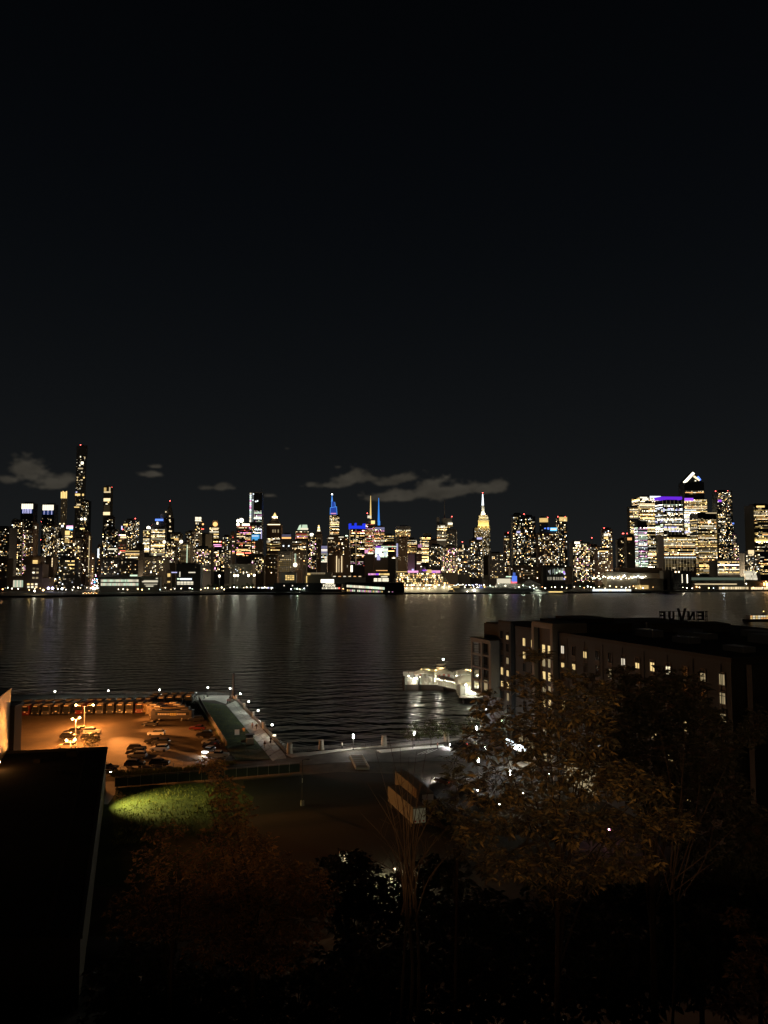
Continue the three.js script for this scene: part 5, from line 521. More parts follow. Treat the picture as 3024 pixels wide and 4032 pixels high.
// ---------- hotel ----------
{
  const t = thing('hotel', 'long dark hotel of nine storeys with scattered lit windows by the river', 'hotel', V(27, 3, -214), -1.232), S = (px, py = 2600) => { const d = ray(px, py), r = d.x / -d.z; return (r * 214 - 27) / (.332 + .943 * r); };
  const wallM = std({ map: rep(tWall, 7), color: C(.095, .105, .115), bumpMap: rep(tWall, 3), bumpScale: .01 }), dark = std({ map: rep(tWall, 7), color: C(.07, .065, .06) }), frameM = std({ map: rep(tWall, 7), color: C(.42, .4, .37) }), pane = glow(C(1, .72, .3), .95), paneDim = glow(C(1, .78, .42), .3), paneHot = glow(C(1, .86, .55), 1.5), paneWhite = glow(C(1, .88, .66), .8), frm = M.darkSteel;
  mesh('wall', [bx(17.6 - 11, 34, 1, 14.3, 0, -.5), bx(2.7, 33.2, 1, 18.95, 0, -2.5), bx(72.2, 33, 1, 56.3, 0, -.5), bx(11, 29, 1, 5.5, 0, -1.2), bx(92, 33, 58, 46.2, 0, -30.2)], wallM, t);
  mesh('end_wall', bx(1, 33, 60, 92.9, 0, -30.2, .1), wallM, t); mesh('roof', bx(90.5, .25, 57, 46, 33.01, -30), M.roofing, t);
  mesh('parapet', [bx(72.4, .7, .5, 56.3, 33, -.25), bx(6.8, .5, .5, 14.3, 34, -.25), bx(.5, .7, 59, 92.2, 33.02, -30)], dark, t);
  for (const y of [8.2, 14.5, 20.8, 27.1]) mesh('floor_joint', bx(72.3, .12, .08, 56.3, y, .03), dark, t); for (let i = 0; i < 8; i++) mesh('downpipe', cyl(.07, .07, 32, 44 + i * 6.6, .5, .1, 6), dark, t);
  const cols = [24.6, 28.7]; for (let i = 0; i < 12; i++) cols.push(42 + i * 4.4); const win = (x, y, kind, z = 0, w = 1.25, h = 2.0) => { const o = mesh('window', [bx(w + .24, .12, .16, x, y - .12, z + .06), bx(w + .24, .12, .16, x, y + h, z + .06), bx(.12, h, .16, x - w / 2 - .06, y, z + .06), bx(.12, h, .16, x + w / 2 + .06, y, z + .06), bx(.06, h, .12, x + w * .08, y, z + .06)], frm, t); mesh('spandrel', bx(w + .2, .7, .05, x, y - .85, z + .04), M.black, o);
    if (kind === 0) mesh('window_pane', bx(w, h, .04, x, y, z + .03), M.glass, o); else { const part = kind === 3 ? .5 : kind === 4 ? .7 : rr(.62, .95); mesh('window_pane', bx(w, h * part, .04, x, y, z + .03), [0, R() < .3 ? paneWhite : pane, paneDim, pane, paneHot][kind], o); if (part < 1) mesh('blind', bx(w, h * (1 - part), .05, x, y + h * part, z + .03), dark, o); } };
  const rows = [[1, 1, 1, 0, 1, 0, 0, 1, 3, 1, 4, 0, 2, 2], [1, 0, 3, 1, 0, 0, 2, 0, 0, 0, 0, 0, 0, 2]];
  cols.forEach((x, c) => { for (let k = 0; k < 9; k++) win(x, 29 - k * 3.15, rows[k] ? rows[k][c] : R() < .11 ? pick([1, 2, 3]) : 0); });
  for (const [x, list] of [[12.9, [0, 0, 0, 1, 1, 0, 0, 0, 0]], [16, [3, 0, 2, 1, 1, 2, 0, 0, 0]]]) list.forEach((k, i) => win(x, 29.8 - i * 3.15, k));
  { const o = mesh('frame_bay', [bx(1.1, 35.2, 1.4, 31.1, 0, .7), bx(1.1, 35.2, 1.4, 39.4, 0, .7), bx(7.2, .9, 1.4, 35.25, 34.3, .7), bx(9.4, .4, 9, 35.25, 35.2, -3.2), bx(.6, 2.4, 8, 39.6, 33, -4)], frameM, t); mesh('dark_panel', bx(7.2, 34.3, .2, 35.25, 0, .15), M.black, o); for (let k = 0; k < 9; k++) for (const x of [34.2, 36.7]) mesh('window_pane', bx(1.15, 1.9, .05, x, 28.3 - k * 3.15, .3), k < 5 ? (k % 2 ? paneDim : pane) : k % 2 ? M.glass : paneDim, o); }
  { const o = mesh('white_frame_bay', [bx(12, .5, 3.2, 5.4, 28.6, 1.2), bx(12, .5, 3.2, 5.4, 14.2, 1.2), bx(.9, 14, .6, .1, 14.6, 2.4), bx(.8, 14, .6, 6, 14.6, 2.4), bx(1.2, 14, 2.8, 10.8, 14.6, 1.2), ...[0, 1, 2, 3].flatMap((k) => [bx(5, .55, .5, 3, 17.4 + k * 3.5, 2.4), bx(4, .4, .5, 8.4, 17.6 + k * 3.5, 2.4)])], frameM, t); mesh('dark_panel', bx(11.6, 14, .2, 5.4, 14.6, .2), M.black, o); for (let k = 0; k < 4; k++) { mesh('window_pane', bx(4.2, 2.7, .05, 3, 14.9 + k * 3.5, .4), k === 0 ? paneDim : M.glass, o); mesh('window_pane', bx(3, 2.7, .05, 8.4, 14.9 + k * 3.5, .4), M.glass, o); } }
  each('penthouse', [bx(22, 2.1, 12, 30, 33.2, -14), bx(12, .9, 9, 30, 35.3, -14)], dark, t); for (const [x, z, w, h, d] of [[52, -16, 6, 1.6, 3], [58, -24, 9, 1.2, 3], [66, -14, 5, 1.3, 3], [74, -30, 10, 1.8, 6], [82, -12, 5, 1.1, 3], [62, -38, 8, 1.5, 4], [48, -30, 7, 1.2, 3], [86, -36, 6, 2.2, 6]]) mesh('roof_unit', rb(w, h, d, .1, x, 33.2, z), M.steel, t);
  mesh('lobby_window', bx(9, 6, .1, 26, .4, .06), paneDim, t); mesh('lobby_window', bx(12, 5, .1, 48, .4, .06), paneDim, t);
  { const x = S(2080, 2975), c = mesh('entrance_canopy', [bx(9.6, .5, 3.4, x, 4.0, 1.8), bx(9.6, 1.3, .5, x, 4.5, 3.3)], M.white, t), sg = mesh('sign_light', rb(9.2, 1.15, .2, .05, x, 4.6, 3.6), gl('c', 4.2), c); const l = lamp(V(x, 5, 5), C(.95, 1, .98), 80, .6); l.name = 'canopy_bulb'; t.add(l); const l2 = lamp(V(x, 3.4, 2), C(1, .93, .8), 45, .4); l2.name = 'canopy_bulb'; t.add(l2); mesh('soffit_light', bx(6, .06, 1.2, x, 3.92, 2), gl('w', 5), c); }
  for (const [px, y, c] of [[1915, 9.5, 'c'], [1980, 8, 'g']]) { const x = S(px, 2760); const o = mesh('wall_light', rb(.7, .7, .4, .1, x, y, .3), gl(c, 7), t), l = lamp(V(x, y, 1.2), C(...HUE[c]), 30, .3); l.name = 'wall_light_bulb'; t.add(l); }
}
{ // rooftop sign, facing the river: read here from behind
  const D = 181, a = at(2565, 2459, D), b = at(2872, 2459, D), t = thing('sign_house', 'low dark rooftop house carrying the back-facing letter sign', 'rooftop house', V((a.x + b.x) / 2, 36.3, -D - 4)); mesh('wall', bx(b.x - a.x, a.y - 36.3, 8), std({ color: C(.05, .05, .05) }), t); mesh('roof', bx(b.x - a.x + .4, .2, 8.4, 0, a.y - 36.3), M.roofing, t); mesh('vent_pipe', cyl(.2, .2, 2.4, a.x - t.position.x - .8, -.2, 3), M.steel, t);
  const s = thing('rooftop_sign', 'open letter sign on the hotel roof, read mirrored from behind', 'sign', V(0, a.y + .2, -D - 5)); const X = (px) => at(px, 2440, D).x, k = D / F;
  for (const [c, px, y0, h, w] of [['E', 2795, 8, 34, 26], ['N', 2757, 8, 33, 26], ['V', 2718, 3, 52, 38], ['U', 2676, 9, 33, 24], ['E', 2640, 9, 33, 24]]) { const g = text(c, 1, .22); g.computeBoundingBox(); const q = g.boundingBox; g.translate(0, -q.min.y, 0).scale(w * k / (q.max.x - q.min.x), h * k / (q.max.y - q.min.y), 1).rotateY(Math.PI).translate(X(px), y0 * k, 0); mesh('letter', g, M.black, s); }
  for (const px of [2626, 2632, 2664, 2670, 2701, 2707, 2737, 2743, 2775, 2781, 2811, 2817]) mesh('post', bx(.1, 46 * k, .1, X(px), -.05, .4), M.black, s); for (const px of [2629, 2667, 2704, 2740, 2778, 2814]) for (let i = 0; i < 5; i++) mesh('lattice', bar(V(X(px - 3), i * 9 * k, .4), V(X(px + 3), (i + 1) * 9 * k, .4), .03), M.black, s);
  for (const y of [8, 24, 43]) mesh('rail', bx(X(2819) - X(2624), .1, .1, (X(2819) + X(2624)) / 2, y * k, .45), M.black, s);
}

// ---------- ferry terminal ----------
const fabric = new THREE.MeshPhysicalMaterial({ color: C(.8, .78, .68), roughness: .95, transmission: .45, thickness: 0, side: THREE.DoubleSide }), panel = new THREE.MeshPhysicalMaterial({ color: C(.75, .78, .74), roughness: .7, transmission: .4, thickness: 0 });
function vault(x0, x1, z0, z1, y0, y1, n, t) { for (let i = 0; i < n; i++) { const a = x0 + (x1 - x0) * i / n, b = x0 + (x1 - x0) * (i + 1) / n, g = new THREE.PlaneGeometry(1, 1, 12, 6), p = g.attributes.position; for (let k = 0; k < p.count; k++) { const u = p.getX(k) + .5, v = p.getY(k) + .5; p.setXYZ(k, a + (b - a) * u, y0 + (y1 - y0) * Math.pow(Math.sin(Math.PI * u), .8) * (.45 + .55 * Math.sin(Math.PI * v)), z0 + (z1 - z0) * v); } g.computeVertexNormals(); mesh('canopy', g, fabric, t); mesh('canopy_rib', bar(V(a, y0, z0), V(a, y0, z1), .08), M.steel, t); } }
function fence(a, b, h, step, t, pm = panel) { const n = Math.max(1, Math.round(a.distanceTo(b) / step)); for (let i = 0; i < n; i++) { const p = a.clone().lerp(b, i / n), q = a.clone().lerp(b, (i + 1) / n); mesh('glass_panel', plank(p.clone().lerp(q, .06).setY(a.y + h / 2), q.clone().lerp(p, .06).setY(a.y + h / 2), .05, h * .9), pm, t); mesh('fence_post', cyl(.07, .07, h + .15, p.x, a.y, p.z, 6), M.darkSteel, t); } mesh('fence_rail', plank(a.clone().setY(a.y + h), b.clone().setY(b.y + h), .1, .1), M.steel, t); }
{
  const t = thing('ferry_terminal', 'brightly lit floating ferry terminal with white tent canopies', 'ferry terminal'); const y = 2.3, x0 = 8, x1 = 62, z0 = -320, z1 = -338;
  mesh('barge', [bx(x1 - x0, 3.2, z0 - z1, (x0 + x1) / 2, -.9, (z0 + z1) / 2)], M.hull, t); mesh('deck', bx(x1 - x0 - .3, .1, z0 - z1 - .3, (x0 + x1) / 2, 2.3, (z0 + z1) / 2), M.concrete, t); for (const x of [8.4, 14.5, 25, 36, 47]) mesh('pile', cyl(.45, .45, 9, x, -3, z0 + .7, 8), M.black, t);
  fence(V(x0 + .3, y, z0 - .2), V(26, y, z0 - .2), 3, 1.7, t); fence(V(x0 + .3, y, z1 + .3), V(x0 + .3, y, z0 - .2), 2.6, 1.8, t); fence(V(30, y, z0 - .2), V(x1 - .3, y, z0 - .2), 3.2, 1.7, t); fence(V(x0 + .3, y, z1 + .3), V(x1, y, z1 + .3), 3, 2.6, t, M.white);
  vault(13, 55, z0 - 2, z1 + 4, 5.6, 7.6, 5, t); for (let i = 0; i <= 5; i++) for (const z of [z0 - 2.2, z1 + 4]) mesh('canopy_post', cyl(.1, .1, 3.4, 13 + i * 8.4, y, z, 8), M.steel, t);
  for (const [x, z, I] of [[15, -323, 110], [22, -327, 110], [31, -327, 110], [40, -327, 110], [49, -327, 110], [10.5, -325, 60], [13.6, -318.6, 260], [23, -318.6, 160], [33, -287.6, 220], [40, -287.6, 220]]) { const g = mesh('deck_light', ball(.32, x, 5.2, z, 10), gl('W', 13), t), l = lamp(V(x, 5.0, z), C(1, .95, .72), I, .3); l.name = 'terminal_bulb'; t.add(l); }
  for (const [x, w] of [[20, 1.6], [33.5, 2.2]]) mesh('kiosk', rb(w, 2.2, 1.4, .1, x, y + .05, -329), M.white, t); for (let i = 0; i < 7; i++) mesh('poster_panel', bx(1.1, 1.5, .08, 16 + i * 2.1, 3.1, z1 + .55), std({ color: C(...pick([[.5, .2, .15], [.4, .4, .3], [.5, .35, .2]])) }), t);
  // covered gangway and shore hall
  const a = V(24, 2.4, -319), b = V(30.5, 3.4, -300.5), w = 3.2; mesh('gangway_floor', plank(a, b, w, .25), M.steel, t); for (const s of [-1, 1]) { const o = V(s * w / 2 * .94, 0, s * w / 2 * .33), p = a.clone().add(o), q = b.clone().add(o); for (let i = 0; i <= 10; i++) { const c = p.clone().lerp(q, i / 10); mesh('gangway_post', cyl(.06, .06, 2.8, c.x, c.y, c.z, 6), M.steel, t); if (i < 10) { const e = p.clone().lerp(q, (i + .95) / 10); mesh('glass_panel', plank(c.clone().setY(c.y + 1.1), e.setY(e.y + 1.1), .04, 1.9), panel, t); } } mesh('gangway_rail', plank(p.clone().setY(p.y + 2.8), q.clone().setY(q.y + 2.8), .12, .14), M.steel, t); }
  for (let i = 0; i < 5; i++) { const c = a.clone().lerp(b, (i + .5) / 5), g = new THREE.CylinderGeometry(1.9, 1.9, 3.6, 14, 1, true, 0, Math.PI).rotateZ(Math.PI / 2).rotateY(-Math.atan2(b.z - a.z, b.x - a.x)).scale(1, .5, 1).translate(c.x, c.y + 2.8, c.z); mesh('gangway_canopy', g, std({ color: C(.3, .3, .28), side: THREE.DoubleSide }), t); }
  for (const f of [.2, .5, .8]) { const c = a.clone().lerp(b, f); mesh('deck_light', ball(.2, c.x, c.y + 2.5, c.z, 8), gl('w', 12), t); const l = lamp(V(c.x, c.y + 2.3, c.z), C(1, .88, .6), 70, .2); l.name = 'gangway_bulb'; t.add(l); }
  mesh('hall_deck', bx(18, .8, 14, 37.5, 2.2, -296), M.concrete, t); for (let i = 0; i < 4; i++) for (const z of [-302, -290]) mesh('pile', cyl(.4, .4, 5, 30 + i * 5, -2.6, z, 8), M.black, t); fence(V(28.8, 3, -289.2), V(46, 3, -289.2), 4, 1.5, t); fence(V(28.8, 3, -302), V(28.8, 3, -289.2), 4, 1.6, t); vault(27.5, 47, -288, -304, 7.2, 9.8, 2, t); mesh('hall_back_wall', bx(18, 4, .2, 37.5, 3, -302.6), std({ color: C(.7, .65, .45) }), t);
  for (const x of [31.5, 37, 42]) { mesh('hall_light', ball(.42, x, 6.2, -294, 10), gl('W', 16), t); const l = lamp(V(x, 5.9, -294), C(1, .94, .7), 150, .4); l.name = 'hall_bulb'; t.add(l); }
  const f = (nm, label, x, z, len, col, lit) => { const s = thing(nm, label, 'ferry', V(x, 0, z), -.32); mesh('hull', new THREE.ExtrudeGeometry(shapeOf([[-len / 2, 1.9], [-len / 2 + 1.5, -.4], [len / 2 - 2.5, -.4], [len / 2, 2.1]]), { depth: 6.4, bevelEnabled: true, bevelSize: .2, bevelThickness: .3 }).translate(0, 0, -3.2), col, s); mesh('cabin', rb(len * .7, 2.5, 5.6, .2, -1, 2), M.white, s); mesh('upper_deck', rb(len * .5, .3, 5.8, .1, -2, 4.5), M.white, s); mesh('wheelhouse', rb(3.4, 2.3, 4, .3, len * .14, 4.7), M.white, s); mesh('wheelhouse_window', bx(3.45, .9, 4.05, len * .14, 5.7), M.glass, s); for (let i = 0; i < 8; i++) mesh('facade_glow', bx(len * .065, 1.1, .1, -len * .32 + i * len * .082, 2.8, 2.85), lit, s); mesh('mast', cyl(.1, .06, 3, 0, 6.9), M.steel, s); for (let i = 0; i < 4; i++) { mesh('deck_light', ball(.34, -len * .36 + i * len * .2, 4.3, 3, 10), gl('y', 9), s); } for (const i of [-.25, .2]) { const l = lamp(V(len * i, 4.1, 3.6), C(1, .7, .3), 40, .3); l.name = 'ferry_bulb'; s.add(l); } return s; };
  f('ferry_boat', 'dark passenger ferry with four round yellow lamps behind the terminal', 24, -352, 17, std({ color: C(.03, .03, .05) }), gl('y', .8)); f('ferry_boat', 'orange and white ferry moored behind the terminal beside the hotel', 44, -350, 22, std({ color: C(.5, .2, .05) }), gl('o', .9));
  { const p = at(1745, 2597, 372), m = thing('mooring_light', 'white light on a tall pile beyond the ferry terminal', 'lamp', V(p.x, -1, p.z)); mesh('pile', cyl(.25, .2, p.y + .8), M.darkSteel, m); mesh('globe_light', ball(.45, 0, p.y + 1.1, 0, 10), gl('c', 16), m); const l = lamp(V(0, p.y + 1.1, .6), C(.9, 1, 1), 60, .4); l.name = 'mooring_bulb'; m.add(l); }
  { const p = on(2992, 2447, 0), s = thing('river_ferry', 'small gold-lit ferry on the river at the right edge', 'ferry', p, .1); mesh('hull', rb(30, 2.6, 8, .6, 0, -.4), M.hull, s); mesh('cabin', rb(24, 4, 7, .4, 0, 2.2), M.white, s); for (let k = 0; k < 2; k++) for (let i = 0; i < 9; i++) mesh('facade_glow', bx(1.9, 1.2, .1, -10.4 + i * 2.6, 2.7 + k * 1.8, 3.55), gl(pick(['y', 'W', 'o']), .9), s); mesh('mast', cyl(.15, .1, 3, 4, 6.2), M.steel, s); mesh('mast_light', ball(.35, 4, 9.3, 0, 8), gl('y', 6), s); }
}

// ---------- pier edge, railings, small things ----------
function railing(label, a, b, group) { const t = thing('railing', label, 'railing', null, 0, group), n = Math.round(a.distanceTo(b) / 1.7); for (let i = 0; i <= n; i++) { const p = a.clone().lerp(b, i / n); mesh('post', bx(.09, 1.15, .09, p.x, p.y, p.z), M.steel, t); } for (const h of [.12, .6, 1.12]) mesh('rail', plank(a.clone().setY(a.y + h), b.clone().setY(b.y + h), h > 1 ? .1 : .05, .06), M.steel, t); const g = []; for (let i = 0; i < n * 10; i++) { const p = a.clone().lerp(b, i / (n * 10)); g.push(bx(.025, .95, .025, p.x, p.y + .15, p.z)); } mesh('balusters', g, M.steel, t).userData.kind = 'stuff'; return t; }
const sh = [[1140, 2966], [1265, 2953], [1512, 2936], [1758, 2920], [1962, 2894]].map(([x, y]) => on(x, y, 3.12)); ['between the pier and the second stone post', 'before the lone bright column lamp', 'in front of the small shore trees', 'running on toward the hotel corner'].forEach((w, i) => railing('grey metal shore railing ' + w, sh[i], sh[i + 1], 'shore railing sections'));
const pe = [[912, 2746], [930, 2760], [962, 2792], [997, 2828], [1038, 2870], [1122, 2962]].map(([x, y]) => on(x, y, 3.08)); for (let i = 0; i < 5; i++) railing('grey pier walk railing, section ' + ['at the far corner', 'past the first stone post', 'past the second stone post', 'past the third stone post', 'nearest the shore'][i], pe[i], pe[i + 1], 'pier railing sections');
railing('grey railing along the back promenade behind the buses', on(-300, 2737, 3.06), on(905, 2737, 3.06), 'pier railing sections');
function stonePost(p, h, w, label) { const t = thing('stone_post', label, 'post', p, .4, 'stone posts in the railing'); const g = new THREE.CylinderGeometry(w * .55, w * .75, h, 4, 1).rotateY(Math.PI / 4).translate(0, h / 2, 0); mesh('shaft', flat(g), M.stone, t); mesh('cap', bx(w * .95, .14, w * .95, 0, h), M.concrete, t); }
[1, 2, 3, 4].forEach((i) => stonePost(pe[i].clone(), 1.9, .8, 'stone post in the pier walk railing, ' + ['', 'nearest the far corner', 'second from the far corner', 'third from the far corner', 'nearest the shore'][i])); [0, 1, 2, 3].forEach((i) => stonePost(sh[i].clone(), 2.6, 1.25, ['pale tapered stone post where the pier meets the shore railing', 'pale stone post left of the lone column lamp', 'pale stone post left of the small shore trees', 'pale stone post among the small shore trees'][i]));
{ const p = on(911, 2752, 3), t = thing('mooring_pile', 'tall dark mooring pile at the pier corner', 'pile', V(p.x + .5, -2, p.z - 1)); mesh('shaft', cyl(.5, .42, 14, 0, 0, 0, 12), M.black, t); mesh('cap', new THREE.ConeGeometry(.55, .5, 12).translate(0, 14.2, 0), M.darkSteel, t); }
const rockM = [[.2, .19, .17], [.28, .26, .23], [.14, .13, .12]].map((c) => std({ color: C(...c), roughness: 1 })), rockG = [0, 1, 2, 3].map((s) => { const g = new THREE.IcosahedronGeometry(1, 1), p = g.attributes.position; for (let i = 0; i < p.count; i++) { const k = .75 + .5 * hash2(Math.round(p.getX(i) * 50), Math.round(p.getY(i) * 50 + p.getZ(i) * 90), s); p.setXYZ(i, p.getX(i) * k, p.getY(i) * k * .7, p.getZ(i) * k); } g.computeVertexNormals(); return g; });
for (let i = 0; i < 70; i++) { const u = R(), p = pe[0].clone().lerp(pe[5], u), o = mesh('riprap_rock', rockG[i % 4], rockM[i % 3]); tag(o, 'rough grey rock piled along the water side of the pier walk', 'rock', 'rocks along the pier edge'); const k = R(); o.position.set(p.x + .9 + k * 4, 2.6 - k * 2.9, p.z + .6 + k * 1.6 - .8); o.scale.setScalar(rr(.6, 1.15)); o.rotation.set(R(), R() * 6, R()); }
{ const t = thing('info_kiosk', 'dark information kiosk with a small roof on the lawn', 'kiosk', on(984, 2930, 3.08), .3); mesh('body', rb(2.1, 1.6, 1.1, .05), std({ color: C(.3, .28, .22) }), t); mesh('screen', bx(1.5, .9, .06, 0, 1.7, .1), M.black, t); each('post', [bx(.12, 2.6, .12, -.9, 0, -.4), bx(.12, 2.6, .12, .9, 0, -.4)], M.darkSteel, t); mesh('roof', bx(2.4, .12, 1.6, 0, 2.6, -.1), M.darkSteel, t); }
{ const t = thing('notice_board', 'small white notice board standing on the lawn', 'sign', on(933, 2902, 3.08), .2); mesh('board', bx(1.3, 1.5, .08, 0, .6), M.white, t); each('post', [bx(.08, 1.9, .08, -.6, 0, -.08), bx(.08, 1.9, .08, .6, 0, -.08)], M.darkSteel, t); }
{ const t = thing('orange_bin', 'small orange litter bin beside the pier walk', 'bin', on(961, 2880, 3.08)); mesh('body', cyl(.36, .42, 1.1, 0, 0, 0, 12), std({ color: C(.5, .22, .05) }), t); mesh('lid', cyl(.46, .3, .18, 0, 1.1, 0, 12), M.darkSteel, t); }
{ const t = thing('park_bench', 'wooden park bench beside the dark kiosk on the lawn', 'bench', on(962, 2930, 3.08), .4); for (let i = 0; i < 3; i++) mesh('seat_slat', bx(1.7, .05, .12, 0, .45, -.15 + i * .15), M.bark, t); mesh('backrest', bx(1.7, .35, .05, 0, .6, -.25), M.bark, t); for (const x of [-.7, .7]) mesh('leg', bx(.08, .45, .45, x, 0, 0), M.darkSteel, t); }
{ const t = thing('lit_sign_box', 'small glowing white sign box beside the pier railing', 'sign', on(1080, 2912, 3.1), .5); mesh('post', bx(.12, .9, .12), M.darkSteel, t); mesh('sign_face', bx(.9, .45, .2, 0, .9), gl('W', 2.4), t); }
{ const t = thing('dark_pole_lamp', 'unlit dark lamp pole with a pale concrete footing in the vacant lot', 'lamp post', on(1190, 3172, 3.06)); mesh('footing', cyl(.4, .4, 1, 0, 0, 0, 12), M.concrete, t); mesh('pole', cyl(.13, .08, 8.2, 0, 1), M.black, t); mesh('arm', bar(V(0, 9.1, 0), V(.9, 9.3, 0), .05), M.black, t); mesh('lamp_head', bx(.7, .14, .3, 1.1, 9.24, 0), M.black, t); mesh('tag_plate', bx(.14, .9, .03, 0, 4.6, .13), M.paint, t); }
{ const t = thing('outdoor_steps', 'flight of pale outdoor steps below the shore street', 'steps'), a = on(1402, 2980, 3.1), b = on(1428, 3028, 3.1); for (let i = 0; i < 13; i++) { const p = a.clone().lerp(b, i / 12); mesh('step', bx(2.9, .5, .42, p.x, 3.0 - i * .012, p.z), i % 2 ? M.concrete : M.stone, t); } for (const s of [-1.6, 1.6]) mesh('side_wall', plank(V(a.x + s, 3.35, a.z), V(b.x + s, 3.3, b.z), .22, .7), M.concrete, t); }
function fenceLine(label, pts, h, name, screen) { const t = thing(name, label, 'fence'); for (let k = 0; k + 1 < pts.length; k++) { const a = pts[k], b = pts[k + 1], n = Math.round(a.distanceTo(b) / 2.6); for (let i = 0; i < n; i++) { const p = a.clone().lerp(b, i / n), q = a.clone().lerp(b, (i + 1) / n); mesh('post', cyl(.05, .05, h + .1, p.x, p.y, p.z, 6), M.steel, t); if (screen) mesh('screen_panel', plank(p.clone().setY(p.y + h * .45), q.clone().setY(q.y + h * .45), .03, h * .82), screen, t); } for (const e of screen ? [h] : [.1, h * .5, h]) mesh('rail', plank(a.clone().setY(a.y + e), b.clone().setY(b.y + e), .05, .05), M.steel, t); } }
fenceLine('metal fence with dark green screening along the grass field', [[452, 3100], [700, 3080], [930, 3062], [1180, 3040]].map(([x, y]) => on(x, y, 3.06)), 2.3, 'screened_fence', std({ color: C(.02, .03, .022) })); fenceLine('thin wire fence along the front of the parking lot', [[432, 3052], [640, 3036], [925, 3005]].map(([x, y]) => on(x, y, 3.06)), 1.7, 'wire_fence'); fenceLine('dark metal fence between the parking lot and the lawn', [[784, 2762], [816, 2822], [893, 2946]].map(([x, y]) => on(x, y, 3.06)), 1.8, 'lawn_fence', std({ color: C(.03, .03, .03) })); fenceLine('dark screened fence beside the hotel street and trailers', [[1560, 3075], [1720, 3180], [1820, 3290]].map(([x, y]) => on(x, y, 3.06)), 2.2, 'screened_fence', std({ color: C(.03, .025, .025) }));
function trailer(px, py, px2, py2, label, h) { const a = on(px, py, 3.06), b = on(px2, py2, 3.06), L = a.distanceTo(b), t = thing('box_trailer', label, 'trailer', a, Math.atan2(b.x - a.x, b.z - a.z) + Math.PI, 'box trailers in the vacant lot'), m = std({ map: rep(tWall, 5), color: C(.26, .24, .21) }); mesh('box', rb(2.6, h - .9, L, .06, 1.3, .9, -L / 2), m, t); for (let i = 0; i < Math.floor(L / 1.2); i++) mesh('side_rib', bx(.06, h - 1.1, .08, -.02, 1, -.6 - i * 1.2), m, t); mesh('roof', bx(2.5, .06, L - .1, 1.3, h, -L / 2), std({ color: C(.2, .19, .18) }), t); each('rear_door', [bx(1.15, h - 1.3, .06, .68, 1.05, .03), bx(1.15, h - 1.3, .06, 1.92, 1.05, .03)], M.white, t); mesh('undercarriage', bx(2, .3, L * .8, 1.3, .6, -L / 2), M.darkSteel, t); for (const z of [-1.4, -2.6, -L + 2]) for (const x of [.25, 2.35]) { const w = mesh('wheel', new THREE.CylinderGeometry(.48, .48, .3, 14).rotateZ(Math.PI / 2), M.rubber, t); w.position.set(x, .48, z); } for (let i = 0; i < 3; i++) mesh('door_stripe', bx(.28, .3, .02, .5 + i * .8, 1.2, .08), std({ color: C(.4, .04, .03) }), t); }
trailer(1626, 3265, 1527, 3172, 'pale box trailer parked end-on in the vacant lot, nearer of two', 3.9); trailer(1660, 3200, 1556, 3105, 'pale box trailer behind the nearer one in the vacant lot', 3.7);
{ const p = on(1352, 3395, 3.06), t = thing('site_light_box', 'small lit white equipment box behind the dark bush', 'equipment', p); mesh('cabinet', rb(1.4, 1.7, 1, .06), M.white, t); mesh('light_panel', bx(.35, 1.2, .05, .2, .3, .52), gl('w', 1.2), t); const l = lamp(V(6.5, 5.4, -3), C(1, .92, .55), 160, .2); l.name = 'site_bulb'; const g = thing('site_lamp', 'low work lamp lighting the pale ground behind the dark bush', 'lamp', on(1555, 3462, 3.06)); mesh('pole', cyl(.06, .05, 1.5), M.darkSteel, g); mesh('lamp_head', rb(.5, .2, .3, .04, 0, 1.7, 0), M.darkSteel, g); mesh('light_lens', bx(.4, .03, .22, 0, 1.66, 0), gl('w', 8), g); l.position.set(0, 1.5, 0); g.add(l); }
// more lit things seen in flecks through the right-hand tree
for (const [x, y, c, I] of [[2160, 3095, 'c', 30], [2290, 3070, 'W', 60], [2335, 3120, 'v', 20], [2520, 3062, 'W', 70], [2720, 2966, 'w', 20], [2880, 3220, 'W', 80], [2400, 3330, 'k', 20], [2060, 3180, 'W', 50]]) { const t = thing('path_light', 'small white path light behind the big leafy tree', 'lamp', on(x, y, 3.06), 0, 'path lights behind the leafy tree'); mesh('post', cyl(.06, .05, 2.6), M.darkSteel, t); mesh('globe_light', ball(.2, 0, 2.75, 0, 10), gl(c, 22), t); const l = lamp(V(0, 2.75, 0), C(...HUE[c]), I * .4, .2); l.name = 'path_bulb'; t.add(l); }

